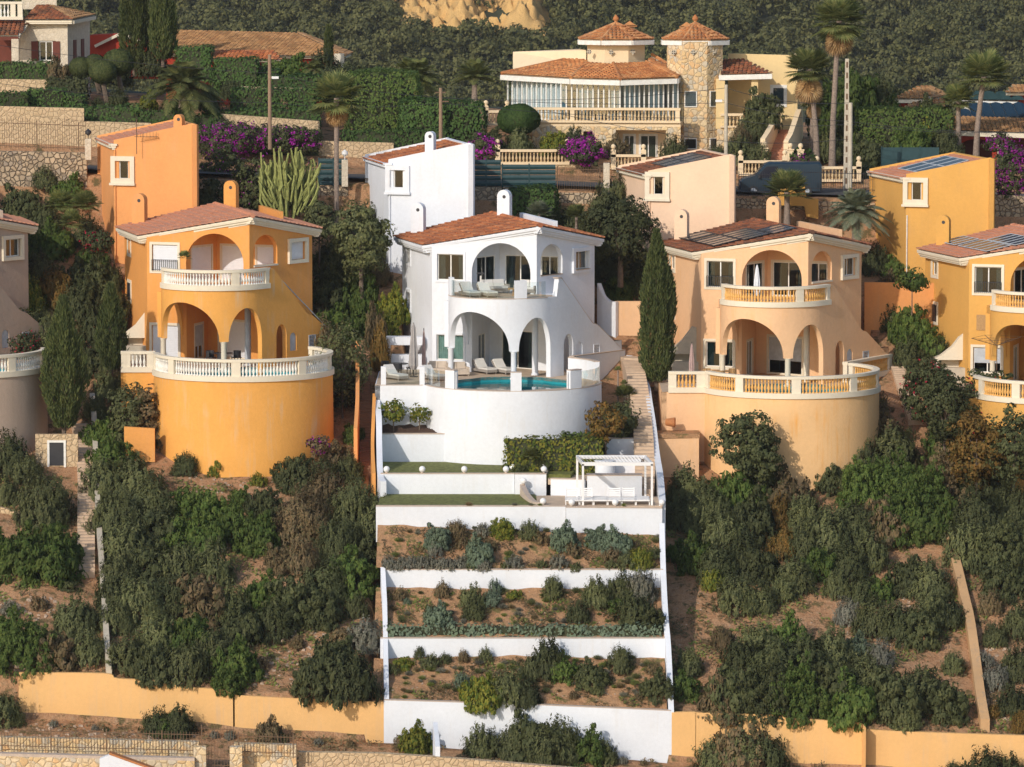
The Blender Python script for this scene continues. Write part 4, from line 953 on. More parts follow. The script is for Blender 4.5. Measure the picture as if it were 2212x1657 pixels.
sofa(-.9, 6.0, R(25), 4.885, 1.7, 'cushioned outdoor sofa in the upper loggia of the white villa'); sofa(.75, 5.6, R(-30), 4.885, 1.5, 'pale outdoor sofa behind the right balcony pillar')
sofa(-4.6, 4.6, R(-8), 0, 1.3, 'beige bean bag style lounge seat beside the lower window', 'fabb', 'lounge seat', 'fabb'); sofa(-3.2, 4.1, R(15), 0, 1.3, 'beige lounge seat in front of the left column', 'fabb', 'lounge seat', 'fabb')
r = empty('lantern', (-1.9, 4.4, 4.885), 'tall black metal lantern on the balcony of the white villa', 'lantern')
MB().box((0, 0, .3), (.45, .45, .6)).build('stand', M['dmetal'], r); t = MB()
for a in (-.2, .2):
    for b in (-.2, .2): t.box((a, b, .95), (.03, .03, .75))
t.box((0, 0, 1.35), (.48, .48, .06)).box((0, 0, .62), (.46, .46, .04)).build('frame', M['dmetal'], r); MB().box((0, 0, .95), (.1, .1, .5)).build('candle', M['fab'], r)
o = MB().box((0, 0, .42), (.8, .8, .05)).box((0, 0, .2), (.25, .25, .4)).build('coffee_table', M['wickerb'], None, (.15, 4.4, 4.885)); tag(o, 'small wooden coffee table between the balcony sofas', 'table')
def parasol(x, y, z, h, m, label, open_=False, wd=.2):
    r = empty('parasol', (x, y, z), label, 'parasol'); MB().lathe([(.25, 0), (.25, .06), (.03, .08), (.025, h)], n=12).build('pole', M['dmetal'], r)
    c = MB(); n = 14; k0 = 0; lv = [(.45, .5), (.7, 1), (1.3, .95), (h - .3, .45), (h - .05, .1)]
    for zz, rr in lv: c.v += [(wd * rr * (1.0 if q % 2 else .68) * math.cos(2 * math.pi * q / n), wd * rr * (1.0 if q % 2 else .68) * math.sin(2 * math.pi * q / n), zz) for q in range(n)]
    c.f = [(i * n + q, i * n + (q + 1) % n, (i + 1) * n + (q + 1) % n, (i + 1) * n + q) for i in range(len(lv) - 1) for q in range(n)]; c.build('folded_canopy', M[m], r)
parasol(-5.95, 3.6, 0, 3.3, 'fabg', 'tall folded grey parasol at the left of the white terrace', wd=.3); parasol(-5.35, 4.4, 0, 2.9, 'fabp', 'slim folded dark parasol beside the grey one', wd=.13)
parasol(10.9, 4.2, -.42, 2.5, 'fabp', 'folded mauve parasol at the left of the peach terrace', wd=.17)
parasol(14.85, 4.4, 4.43, 2.4, 'shut', 'folded white parasol on the peach villa balcony', wd=.2)
def table(x, y, z, rr, label, m='wickerb', chairs=0, cl=''):
    r = empty('garden_table', (x, y, z), label, 'table'); MB().lathe([(rr, .7), (rr, .74)], n=20).build('table_top', M[m], r); MB().lathe([(.2, 0), (.05, .05), (.05, .7)], n=10).build('pedestal', M[m], r)
    for k in range(chairs):
        a = 2 * math.pi * k / chairs + .5; c = empty('wicker_chair', (x + math.cos(a) * (rr + .3), y + math.sin(a) * (rr + .3), z), cl + ', ' + ['at the right', 'at the back left', 'at the front left', 'at the front'][k] + ' of its table', 'chair', 'wicker chairs around garden tables', a + math.pi / 2)
        MB().box((0, 0, .42), (.5, .5, .06)).build('seat', M[m], c)
        b = MB()
        for q in range(9):
            t_ = math.pi * (q / 8); b.box((.25 * math.cos(t_ + math.pi), -.0 - .27 * math.sin(t_), .62), (.12, .05, .42), rz=t_ + math.pi / 2)
        b.build('curved_back', M[m], c)
        for a1 in (-.2, .2):
            for a2 in (-.2, .2): MB().box((a1, a2, .2), (.04, .04, .4)).build('leg', M[m], c)
table(12.6, 4.2, -.42, .55, 'round wicker table on the peach terrace', 'wickerb', 3, 'brown wicker armchair on the peach terrace')
table(-6.9, 4.6, 0, .6, 'dark dining table at the left of the white terrace', 'dmetal', 3, 'dark wicker armchair on the white terrace')
table(-17.6, 5.3, .58, .6, 'garden table under the arches of the orange villa', 'dmetal', 3, 'grey metal chair under the orange arches')
# barbecue hoods beside the villas
def barbecue(X0, z, m, label, sc_=1.):
    r = empty('barbecue', (X0, 8.6, z), label, 'outdoor oven')
    MB().extr([(-2.3 * sc_, 0, 1.35), (.15, 0, 1.35), (0, 0, 3.0), (-.25, 0, 3.0), (-.9 * sc_, 0, 2.15), (-1.6 * sc_, 0, 1.6)], (0, .9, 0)).build('hood', M[m], r)
    MB().box((-1.9 * sc_, .45, .67), (.35, .9, 1.34)).box((-.0, .45, .67), (.3, .9, 1.34)).box((-1, .8, .67), (1.8, .2, 1.34)).build('side_walls', M[m], r)
    MB().box((-1, .35, .62), (1.6, .8, .08)).box((-.2, -.1, .45), (2.6, .7, .9)).build('counter', M['conc'], r)
barbecue(-22.3, .58, 'cream', 'cream hooded barbecue beside the orange villa'); barbecue(11.35, -.42, 'conc', 'grey hooded barbecue in shade beside the peach villa'); barbecue(28.0, -.78, 'cream', 'cream hooded barbecue beside the mustard villa')
r = empty('outdoor_kitchen', (-6.6, 8.4, 0), 'white masonry kitchen counter behind the grey parasol', 'outdoor kitchen'); MB().box((0, .4, .45), (2.2, .7, .9)).build('counter', M['white'], r); MB().box((0, .5, 1.75), (2.3, .9, .5)).box((-1.0, .5, 1.2), (.2, .8, .7)).build('hood', M['white'], r)
# ---- solar panels lying on roofs
def solar(vk, plane, quads_, m, label):
    root, rp, *_ = VR[vk]; o0 = Vector(root.location)
    r = empty('solar_array', o0 + Vector((-3, 9, 8)), label, 'solar panels')
    for (s0, s1, t0, t1, ns, ntt) in quads_:
        for i in range(ns):
            for j in range(ntt):
                a, b = s0 + (s1 - s0) * i / ns + .02, s0 + (s1 - s0) * (i + 1) / ns - .02; c, d = t0 + (t1 - t0) * j / ntt + .02, t0 + (t1 - t0) * (j + 1) / ntt - .02
                f = (lambda s, t: rp(s, t)) if plane == 'roof' else plane
                pts = [f(a, c), f(b, c), f(b, d), f(a, d)]; pts = [Vector(p) + Vector((0, 0, .24)) - Vector((-3, 9, 8)) for p in pts]
                o = MB().extr(pts, (0, 0, -.04)).build('solar_panel', M[m], r)
                e = MB()
                for p, q in zip(pts, pts[1:] + pts[:1]): e.beam(p + Vector((0, 0, .0)), q + Vector((0, 0, .0)), .035, .045)
                e.build('frame', M['gshut'] if vk != 'peach' else M['dmetal'], o)
solar('peach', 'roof', [(3.6, 8.8, -5.2, -3.5, 5, 1), (3.0, 8.0, -3.45, -1.75, 5, 1), (2.6, 6.0, -1.7, -.2, 3, 1), (7.9, 11.5, -5.2, -3.5, 3, 1)], 'solar', 'dark solar array on the roof of the peach villa')
solar('yellow', 'roof', [(3.4, 8.6, -5.0, -3.4, 5, 1), (3.0, 8.0, -3.3, -1.7, 5, 1), (9.2, 12, -5.0, -3.4, 3, 1), (2.2, 6, -1.6, -.1, 4, 1)], 'solar', 'framed solar array on the roof of the mustard villa')
def tplane(dz):
    TR, TF = Vector((-2.45, 17.5)), Vector((-7.85, 19.4)); td = Vector((-.19, .98)); nl = Vector((-.98, -.19)); W_ = (TF - TR).dot(nl)
    return lambda s, t: (TR.x + td.x * s + nl.x * t, TR.y + td.y * s + nl.y * t, 13.45 + dz - .24 - (1.2) * t / W_)
solar('peach', tplane(-.3), [(2.5, 8.0, .9, 3.6, 3, 2)], 'solar', 'dark solar panels on the tower roof of the peach villa')
solar('yellow', tplane(-.15), [(2.6, 8.0, .9, 4.1, 3, 2)], 'solarb', 'blue solar panels on the tower roof of the mustard villa')
M['dullor'] = stucco('weathered_orange_stucco', (.56, .35, .18), (.3, .25, .2), .7, .6)
# ---- boundary walls at the foot of the slope
wall_px([(40, 1453, -29), (225, 1455, -29), (255, 1466, -29), (360, 1470, -29), (390, 1482, -29), (500, 1492, -29), (530, 1503, -29), (829, 1517, -29)], .3, 3.6, 'wallyellow', 'boundary_wall', 'long yellow boundary wall at the foot of the left slope', 'wall', smooth=4)
wall_px([(1451, 1539, -29), (1500, 1538, -29), (1520, 1540, -29), (1690, 1545, -29), (1720, 1552, -29), (1860, 1562, -29), (1890, 1577, -29), (2240, 1590, -29)], .3, 3.6, 'wallyellow', 'boundary_wall', 'long yellow boundary wall at the foot of the right slope', 'wall', smooth=4)
wall_on([(194, 850), (198, 900), (201, 980), (204, 1050), (208, 1130), (213, 1200), (218, 1270), (222, 1340), (226, 1400), (230, 1450)], .75, .3, 'conc', 'boundary_wall', 'weathered pale wall running down beside the left steps')
wall_on([(2042, 1150), (2050, 1190), (2060, 1230), (2072, 1280), (2084, 1330), (2092, 1380), (2100, 1440), (2108, 1500), (2118, 1560)], .7, .5, 'dullor', 'boundary_wall', 'weathered dull orange wall running down the right slope')
stairs([(186, 1240), (186, 1190), (186, 1140), (186, 1090), (186, 1040), (184, 990), (180, 950), (172, 915)], 1.0, 48, 'step', 'narrow worn steps climbing the slope left of the orange villa')
stairs([(792, 1015), (792, 950), (788, 900), (785, 850), (783, 800), (784, 740)], .85, 50, 'brickstep', 'brick steps between the orange and the white villa')
stairs([(1978, 910), (1965, 870), (1952, 830), (1940, 790)], .9, 26, 'step', 'narrow pale steps right of the peach villa')
wall_px([(772, 925, -5), (776, 860, -1), (776, 780, 3), (775, 735, 6)][::1], .22, 3, 'orange2', 'boundary_wall', 'orange wall with timber screen left of the brick steps', 'wall', smooth=2)
wall_px([(268, 922, -4.0), (334, 926, -4.0)], .3, 2.0, 'orange', 'planter_wall', 'low orange planter wall left of the orange drum', 'planter wall')
wall_px([(1412, 939, -3.6), (1510, 941, -3.7)], .3, 4.5, 'peach', 'planter_wall', 'peach planter wall left of the peach drum', 'planter wall')
struct(MB().box((9.5, -2.6, ZP(936, -3) - .1), (3.2, 2.2, .25)).build('planting_bed', M['bed']))
wall_px([(0, 1095, -11), (45, 1110, -11), (90, 1130, -11.5)], .4, 2, 'stoneP', 'stone_wall', 'low sandy stone wall behind the round green bush', 'stone wall')
wall_px([(0, 1245, -17), (60, 1262, -17), (140, 1275, -17.2), (222, 1235, -17)], .4, 1.8, 'stoneP', 'stone_wall', 'sandy stone retaining wall under the broad green shrub', 'stone wall')
o = MB().box((0, 0, 0), (2.5, .35, 2.6)).build('stone_hut_wall', M['stoneP'], None, P(123, 985, -4.5)); tag(o, 'small sandy stone wall with white framed opening below the grey villa', 'stone wall')
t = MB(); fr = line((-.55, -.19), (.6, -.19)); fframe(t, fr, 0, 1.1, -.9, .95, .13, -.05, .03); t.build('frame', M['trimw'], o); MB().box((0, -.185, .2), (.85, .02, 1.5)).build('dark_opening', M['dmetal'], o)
# party walls between villas on the right of the white villa
wall_px([(1290, 612, 13), (1300, 635, 12.6), (1315, 650, 12.3), (1330, 652, 12)], .3, 4, 'white', 'party_wall', 'stepped white garden wall right of the white villa', 'wall', smooth=3)
wall_px([(1328, 651, 12.3), (1395, 651, 12.3)], .3, 3.5, 'peach', 'party_wall', 'short peach wall behind the tall cypress', 'wall')
wall_px([(1868, 610, 14), (2020, 612, 14)], .3, 4.5, 'orange2', 'party_wall', 'warm orange wall between the peach and mustard villas', 'wall')
# lower road side: rubble wall with railing
sw = wall_px([(-20, 1592, -36.5), (430, 1603, -36.5)], .5, 4, 'stoneY', 'stone_wall', 'yellow stone wall with railings at the bottom left', 'stone wall')
sw2 = wall_px([(505, 1606, -36.5), (640, 1610, -36.5)], .5, 4, 'stoneY', 'stone_wall', 'yellow stone wall right of the iron gate', 'stone wall')
sw3 = wall_px([(645, 1625, -35.8), (830, 1628, -35.8), (1000, 1640, -35.8), (1300, 1665, -35.8)], .5, 4, 'stoneP', 'stone_wall', 'pinkish rubble wall at the bottom below the white wall', 'stone wall')
def railing(pts, h, m, label, step=.14, cat='fence', name='railing', curve=0):
    p3 = [P(*p) for p in pts]; f = poly_map(p3); L = f.L; zz = lambda s: float(np.interp(s, f.cum, [p.z for p in p3])); r = empty(name, p3[0], label, cat); o = p3[0]
    rails = MB(); n = int(L / step); bars = MB(); posts = []
    for k in range(n + 1):
        s = L * k / n; x, y, _ = f(s, 0, 0); z = zz(s); hh = h + curve * math.sin(math.pi * ((s / 3.2) % 1))
        if k % 18 == 0: MB().box((x - o.x, y - o.y, z - o.z + h / 2), (.06, .06, h + .1)).build('fence_post', M[m], r)
        else: bars.box((x - o.x, y - o.y, z - o.z + hh / 2), (.022, .022, hh))
    for zz_ in (.12, h - .15): rails.tube([Vector((*f(L * q / 20, 0, 0)[:2], zz(L * q / 20) + zz_)) - o for q in range(21)], .022, 5)
    tag(bars.build('bars', M[m], r), kind='stuff'); rails.build('rail', M[m], r); return r
railing([(-10, 1615, -37), (430, 1626, -37)], 1.1, 'rust', 'thin rusty iron railing in front of the bottom stone wall', .16)
railing([(515, 1628, -37), (640, 1632, -37)], 1.1, 'rust', 'short rusty railing right of the iron gate', .16)
railing([(436, 1657, -37.2), (505, 1659, -37.2)], 2.2, 'rust', 'tall rusty iron gate in the bottom stone wall', .16, 'gate', 'iron_gate')
o = wall_px([(-20, 1627, -38), (420, 1638, -38)], .5, .16, 'copin', 'kerb_coping', 'pale coping line along the stone wall at the bottom left', 'coping')
wall_px([(-20, 1633, -38.02), (420, 1644, -38.02)], .4, 3, 'stoneY', 'stone_wall', 'lowest yellow stone wall below the pale coping line', 'stone wall')
for px, l in ((432, 'left'), (510, 'right')):
    p = P(px, 1612, -37.4); o = MB().box((0, 0, -1.2), (.65, .5, 2.4)).build('gate_pillar', M['stoneY'], None, p); tag(o, 'yellow stone gate pillar at the %s of the iron gate' % l, 'gate pillar')
p = P(935, 1600, -32.5); o = MB().extr([(0, 0, 1.0), (.18, -3, .2), (.18, -3, -2.4), (0, 0, -2.4)], (.25, 0, 0)).build('buttress_wall', M['white'], None, p); tag(o, 'white buttress wall jutting from the foot of the big white wall', 'wall')
p = P(240, 1640, -40); o = MB().extr([(-.6, 0, 0), (.0, 0, .25), (2.6, 0, -.75), (2.6, 0, -2.5), (-.6, 0, -2.5)], (0, .5, 0)).build('roof_gable', M['white'], None, p); tag(o, 'white gable tip with terracotta coping at the bottom edge', 'roof'); MB().beam((-.1, .25, .3), (2.7, .25, -.72), .6, .1).build('coping_tiles', M['tileE'], o)
# ------------------------------------------------------------------ street level walls and fences
def XY(px, Y, py=300): p = P(px, py, Y); return (p.x, p.y)
struct(MB().prism([(-60, 27), (60, 27), (60, 36.3), (-60, 36.3)], 8, 8.2).build('road_base', M['asph'])) if False else None
rd = MB(); xs = np.linspace(-60, 60, 60); rd.v = [(x, y, H(x, 30, False) + .12) for x in xs for y in (27.1, 36.2)]; rd.f = [(2 * i, 2 * i + 2, 2 * i + 3, 2 * i + 1) for i in range(59)]
struct(rd.build('road', M['asph']))
Y0 = 26.6
wall_px([(-20, 326, Y0), (187, 330, Y0)], .5, 6, 'stoneW', 'stone_wall', 'rubble stone wall under the curved iron railing, far left', 'stone wall')
wall_px([(430, 395, Y0), (690, 402, Y0), (752, 404, Y0)], .5, 6, 'stoneW', 'stone_wall', 'rubble stone wall between the orange and white towers', 'stone wall')
wall_px([(1015, 404, Y0), (1100, 404, Y0), (1200, 416, Y0), (1360, 417, Y0)], .5, 5, 'stoneW', 'stone_wall', 'sunlit rubble stone wall between the white and peach towers', 'stone wall')
wall_px([(1590, 428, Y0), (1700, 432, Y0), (1910, 440, Y0)], .5, 6, 'stoneW', 'stone_wall', 'rubble stone wall behind the dusty palm', 'stone wall')
wall_px([(2150, 420, Y0), (2230, 425, Y0)], .5, 6, 'stoneW', 'stone_wall', 'rubble stone wall at the far right edge', 'stone wall')
wall_px([(1680, 400, 26), (1738, 402, 26), (1742, 425, 26), (1768, 430, 26)], .35, 1.3, 'yellow', 'street_wall', 'mustard stub wall in front of the parked van', 'wall')
def panel_fence(x0, x1, yt, yb, Y, n, label, rows=5):
    a, b = P(x0, yb, Y), P(x1, yb, Y); h = ZP(yt, Y) - ZP(yb, Y); r = empty('metal_fence', a, label, 'fence'); L = b.x - a.x
    for k in range(n):
        xa = L * k / n; w = L / n - .06; q = MB()
        for j in range(rows):
            hh = h / rows; q.extr([(xa, 0, j * hh + .015), (xa, -.05, j * hh + hh * .5), (xa, 0, (j + 1) * hh - .015), (xa, .03, (j + 1) * hh - .015), (xa, .03, j * hh + .015)], (w, 0, 0))
        q.build('louvred_panel', M['gmetal'], r); MB().box((xa - .03, .0, h / 2), (.09, .1, h + .1)).build('fence_post', M['gmetal'], r)
panel_fence(690, 752, 342, 403, 26.7, 2, 'dark green sheet metal fence left of the white tower')
panel_fence(1018, 1084, 345, 402, 26.7, 2, 'dark green metal fence right of the white tower, taller section'); panel_fence(1086, 1202, 355, 412, 26.65, 2, 'dark green metal fence below the sandstone balustrade, lower section')
panel_fence(1905, 2030, 318, 372, 37, 3, 'green metal gate half hidden under the hedge on the right', 1)
railing([(-10, 318, 26.8), (185, 325, 26.8)], 1.75, 'rust', 'curved top iron railing in front of the sandy wall, top left', .15, curve=.25)
railing([(1204, 415, 26.8), (1352, 417, 26.8)], 1.65, 'rust', 'rusty iron railing between the green fence and the peach tower', .15)
railing([(1596, 425, 26.8), (1672, 426, 26.8)], 1.6, 'dmetal', 'iron railing in front of the parked van', .15)
railing([(1735, 410, 26.8), (1900, 415, 26.8)], 1.3, 'dmetal', 'iron railing beside the concrete pylon', .15)
for px, yt, yb, l in ((745, 345, 403, 'left of the white tower'), (1310, 352, 418, 'beside the iron railing'), (191, 300, 345, 'beside the orange tower')):
    a = P(px, yb, 26.4); h = ZP(yt, 26.4) - ZP(yb, 26.4); o = MB().box((0, 0, h / 2), (.4, .4, h)).build('gate_pillar', M['stoneB'], None, a); tag(o, 'pale stone gate pillar ' + l, 'gate pillar')
    if px != 1310:
        g = MB().lathe([(.02, h), (.03, h + .2), (.2, h + .35), (.2, h + .5), (.02, h + .66)], n=12).build('lantern', M['lamp'] if px == 745 else M['dmetal'], o)
# walls and hedged terraces above the street
def wl(a, b, Y, dep, m, label): return wall_px([(a[0], a[1], Y), (b[0], b[1], Y)], .4, dep, m, 'garden_wall', label, 'garden wall')
wl((-20, 229), (181, 234), 37, 5, 'stoneP', 'tall sandy stone wall behind the curved railing'); wl((181, 262), (326, 266), 37, 4, 'stoneP', 'lower sandy stone wall above the orange tower roof')
wl((476, 246), (690, 262), 39, 3, 'stoneP', 'sandy stone wall at the foot of the wooden lamp post'); wl((680, 304), (850, 309), 37, 3, 'stoneP', 'pale sandy wall left of the white tower roof')
wl((0, 171), (125, 173), 44, 2, 'stoneP', 'small sandy wall under the far left hedge'); wl((500, 186), (660, 190), 47, 1.2, 'stoneP', 'thin pale wall line under the hedge by the lamp post')
wl((1018, 352), (1380, 358), 36.8, 4, 'stoneP', 'orange tinted stone wall behind the green fence')
wl((1595, 372), (1860, 378), 36.8, 3, 'stoneP', 'sandy stone wall behind the parked van')
for (x0, x1, py, Y, lab, ps, hh) in ((1070, 1230, 355, 36.8, 'sandstone balustrade above the green fence', [.3], 1.0), (1320, 1395, 366, 36.6, 'short sandstone balustrade right of the magenta bougainvillea', [.3], 1.0), (1595, 1700, 379, 36.6, 'sandstone balustrade left of the brick staircase foot', [.3], .95), (1760, 1860, 392, 36.4, 'sandstone balustrade right of the van', [.3], 1.0), (1045, 1100, 270, 44, 'short sandstone balustrade left of the glazed veranda', [.3], 1.0)):
    a, b = P(x0, py, Y), P(x1, py, Y); f = line((a.x, a.y), (b.x, b.y)); r = empty('balustrade', a, lab, 'balustrade'); g = lambda s, q, z: (s, q, z)
    o = balustrade(r, g, 0, f.L, 0, [.15, f.L - .15], M['creamst'], M['stonebal'], False, h=1.0, band=.15, step=.24, pw=.34)
    for s in (.15, f.L - .15):
        MB().box((s, .14, .65), (.34, .34, 1.3)).build('pier', M['creamst'], r); MB().lathe([(.17, 1.3), (.08, 1.36), (.17, 1.5), (.14, 1.63), (.02, 1.7)], (s, .14, 0), 12).build('stone_ball', M['creamst'], r, smooth=50)
# ------------------------------------------------------------------ upper villa with turret and stone tower
M['glassm'] = glassmat('veranda_glass', (.66, .76, .8), .35)
M['paleblue'] = plain('pale_blue_blind', (.42, .5, .55), .6, var=.05); M['darkroom'] = plain('painted_dark_room', (.06, .065, .08), .6)  # the darkest one paints the dim room behind the panes
def upper():
    root = empty('turreted_villa', (0, 0, 0), 'large cream villa with octagonal turret, glazed veranda and stone tower', 'villa')
    rng = random.Random(9); zf = 13.75
    # veranda outline (front): pixel x, depth
    V = [XY(1097, 47.5), XY(1212, 43.2), XY(1339, 42.0), XY(1464, 43.0)]
    zt = ZP(176, 43) - .0; ze = ZP(165, 42.6)
    for a, b, n in ((V[0], V[1], 11), (V[1], V[2], 11), (V[2], V[3], 12)):
        f = line(a, b); m = MB()
        for k in range(n + 1): fbox(m, f, f.L * k / n - .045, f.L * k / n + .045, zf, zt, -.04, .06)
        fbox(m, f, 0, f.L, zf, zf + .12, -.05, .07); fbox(m, f, 0, f.L, zt - .1, zt, -.05, .07); o = m.build('veranda_frame', M['trimw'], root)
        for k in range(n):
            bl = MB(); fbox(bl, f, f.L * k / n + .06, f.L * (k + 1) / n - .06, zf + .1, zt - .1, .14, .16)
            if a != V[0] and (k * 5 + n) % 7 != 2: bl.build('blind_or_dark_backing', M['shut'] if (k * 3 + n) % 5 in (0, 3) else M['paleblue'] if (k * 3 + n) % 5 == 1 else M['darkroom'], o)  # dark sheets put the unlit room into colour, the pale ones are blinds
            g = MB(); fbox(g, f, f.L * k / n + .05, f.L * (k + 1) / n - .05, zf + .12, zt - .1, -.006, .006); g.build('pane', M['clear'] if a == V[0] else M['glassm'], o)
        if a == V[0]:
            c = MB(); 
            for k in range(n * 2): c.add([f(f.L * k / n / 2, .3 + .1 * (k % 2), zf), f(f.L * (k + 1) / n / 2, .3 + .1 * ((k + 1) % 2), zf), f(f.L * (k + 1) / n / 2, .3 + .1 * ((k + 1) % 2), zt), f(f.L * k / n / 2, .3 + .1 * (k % 2), zt)], [(0, 1, 2, 3)])
            c.build('blind_or_dark_backing', M['shut'], root)
    # inner room wall behind glazing
    IW = [XY(1110, 51), XY(1225, 47), XY(1340, 45.8), XY(1464, 46.4)]
    m = MB()
    for a, b in zip(IW, IW[1:]):
        f = line(a, b); m.strip(f, 0, f.L, zf, zt + .6, .2, [(f.L * .2, f.L * .5, zf, 'r', zf + 2.1, 0), (f.L * .62, f.L * .85, zf, 'r', zf + 2.1, 0)])
    m.build('room_wall', M['shut'], root)
    MB().prism(V + [XY(1464, 52), XY(1110, 56)], zf - .25, zf - .01).build('floor_slab', M['creamst'], root)
    m = MB(); m.prism([(x, y) for x, y in (XY(1464, 52), XY(1110, 56), XY(1110, 52.), XY(1464, 48))], 10.5, zt + .2); m.build('dark_room_core', M['creamst'], root)
    # hip roof panels from eave line to turret foot
    E = [P(1083, 161, 47), P(1233, 170, 42.4), P(1340, 173, 41.2), P(1462, 169, 42.2), P(1475, 160, 47)]
    T = [P(1262, 122, 50), P(1268, 138, 47), P(1325, 139, 46), P(1396, 136, 46.6), P(1408, 120, 49)]
    def roof_panel(a, b, c, d, name='roof_tiles', m='tileE', pitch=.3):
        # a,b eave; d,c top (a->d left edge)
        a, b, c, d = map(Vector, (a, b, c, d)); s = (b - a).normalized(); n = s.cross(((d + c) / 2 - (a + b) / 2)).normalized(); t = -(n.cross(s))
        if t.z > 0: t = -t
        o0 = a; q = lambda p: ((p - o0).dot(s), (p - o0).dot(t))
        tile_build(tile_field(MB(), o0, s, t, [q(a), q(b), q(c), q(d)], pitch=pitch, rng=rng), name, M[m], root)
        MB().add([a, b, c, d], [(0, 1, 2, 3)]).add([p - Vector((0, 0, .1)) for p in (a, b, c, d)], [(0, 1, 2, 3)]).build('roof_deck', M['creamst'], root)
        return a, b, c, d
    for i in range(4): roof_panel(E[i], E[i + 1], T[i + 1], T[i])
    m = MB()
    for a, b in zip(E, E[1:]): m.beam(a + Vector((0, .12, -.2)), b + Vector((0, .12, -.2)), .25, .34)
    m.build('eave_fascia', M['trimw'], root)
    h = MB()
    for a, b in zip(E, T): h.tube([Vector(a) + Vector((0, 0, .08)), Vector(b) + Vector((0, 0, .08))], .13, 7)
    h.build('hip_tiles', M['tileE'], root)
    # left rising parapet wings of the cream roof
    MB().extr([P(1108, 152, 50), P(1108, 112, 52), P(1252, 106, 50), P(1266, 108, 48.5), P(1266, 140, 48)], (0, .4, 0)).build('gable_wall', M['creamst'], root)
    # turret
    def octo(cx, Yc, r, z0, z1, m, name='turret_wall', rot=22.5):
        c = XY(cx, Yc); q = [(c[0] + r * math.cos(R(rot + 45 * k)), c[1] + r * math.sin(R(rot + 45 * k))) for k in range(8)]
        return MB().prism(q, z0, z1).build(name, M[m], root), c
    def oct_roof(cx, Yc, r, z0, z1, rot=22.5):
        c = XY(cx, Yc); q = [Vector((c[0] + r * math.cos(R(rot + 45 * k)), c[1] + r * math.sin(R(rot + 45 * k)), z0)) for k in range(8)]; top = Vector((c[0], c[1], z1))
        for k in range(8):
            a, b = q[k], q[(k + 1) % 8]
            if (a.y + b.y) / 2 < c[1] + r * .5: roof_panel(a, b, top, top, 'turret_tiles', pitch=.26)
            else: MB().add([a, b, top], [(0, 1, 2)]).build('turret_roof_back', M['tileE'], root)
        h = MB()
        for a in q: h.tube([a + Vector((0, 0, .06)), top + Vector((0, 0, .06))], .1, 6)
        h.build('hip_tiles', M['tileE'], root)
        f = MB()
        for a, b in zip(q, q[1:] + q[:1]): f.beam(a * .985 + Vector((c[0] * .015, c[1] * .015, -.17 + .015 * z0)), b * .985 + Vector((c[0] * .015, c[1] * .015, -.17 + .015 * z0)), .3, .3)
        f.build('eave_fascia', M['trimw'], root)
        MB().lathe([(.14, -.1), (.1, .15), (.22, .3), (.2, .42), (.03, .62)], (top.x, top.y, top.z), 10).build('finial', M['tileE'], root, smooth=40)
    octo(1330, 49, 2.15, ZP(150, 47), ZP(90, 47), 'creamst'); oct_roof(1330, 49, 2.75, ZP(87, 47), ZP(87, 47) + 1.1)
    o, c = octo(1500, 45.5, 2.05, 9.5, ZP(90, 44), 'stoneY', 'stone_tower'); oct_roof(1501, 46, 2.4, ZP(87, 45), ZP(87, 45) + 1.12)
    # ventilation rosettes
    for px, Y, py in ((1273, 47.1, 112), (1320, 46.8, 113), (1367, 47.1, 112), (1455, 44.0, 113), (1497, 43.5, 113), (1540, 44.0, 113)):
        p = P(px, py, Y); t = MB(); t.extr([(-.2, 0, 0), (0, 0, .22), (.2, 0, 0), (0, 0, -.22)], (0, .06, 0)); t.build('vent_rosette', M['conc'], root, p)
        t = MB()
        for u in (-.07, .07):
            for v in (-.07, .07): t.box((u, -.01, v), (.07, .02, .07))
        t.build('vent_hole', M['dmetal'], root, p)
    # chimneys with tile caps
    for px, py in ((1360, 50), (1483, 52)):
        p = P(px, py + 12, 52); MB().box((0, 0, -.6), (.7, .6, 1.6)).build('chimney', M['creamst'], root, p); MB().extr([(-.5, 0, .2), (.5, 0, .2), (0, 0, .55)], (0, -.8, 0)).box((0, -.4, .2), (1, .8, .1)).build('chimney_cap', M['tileE'], root, p)
    # stone tower windows
    fo = line((c[0] - .785, c[1] - 1.9), (c[0] + .785, c[1] - 1.9)); f2 = line((c[0] + .795, c[1] - 1.89), (c[0] + 1.9, c[1] - .785)); 
    for ff, a, b in ((fo, .02, .88), (f2, .25, 1.05)):
        for za, zb_ in ((ZP(231, 44), ZP(196, 44)), (ZP(322, 44), ZP(298, 44))):
            window(root, ff, a, b, za, zb_, 'glass', None, mull=0, depth=-.03)
            t = MB(); fbox(t, ff, a + .04, b - .04, za + .05, zb_ - .05, -.0, .03); t.build('blind_or_dark_backing', M['shut'] if za > 12.5 else M['dmetal'], root)
    # lower storey wall, stone faced, with recess
    S0, S1 = XY(1150, 42.4), XY(1470, 41.4); zb0 = 10.2; zl = zf - .3
    f = line(S0, S1); sx = lambda px: (XY(px, 41.9)[0] - S0[0]) / (S1[0] - S0[0]) * f.L
    m = MB(); m.strip(f, 0, f.L, zb0, zl, .4, [(sx(1330), sx(1438), zb0, 'r', ZP(281, 41.8), 0), (sx(1260), sx(1280), ZP(300, 41.8), 'r', ZP(284, 41.8), 0)]); m.build('stone_base_wall', M['stoneY'], root)
    b = line(XY(1320, 43.6), XY(1450, 43.6)); m = MB(); m.strip(b, 0, b.L, zb0, zl, .2); m.build('recess_wall', M['creamst'], root)
    for a, e, nm in ((.9, 1.6, 1), (2.0, 3.1, 1)): window(root, b, a, e, zb0 + .3, ZP(292, 43.6), 'curt', 'trimw', .1, .03, mull=nm, depth=-.05)
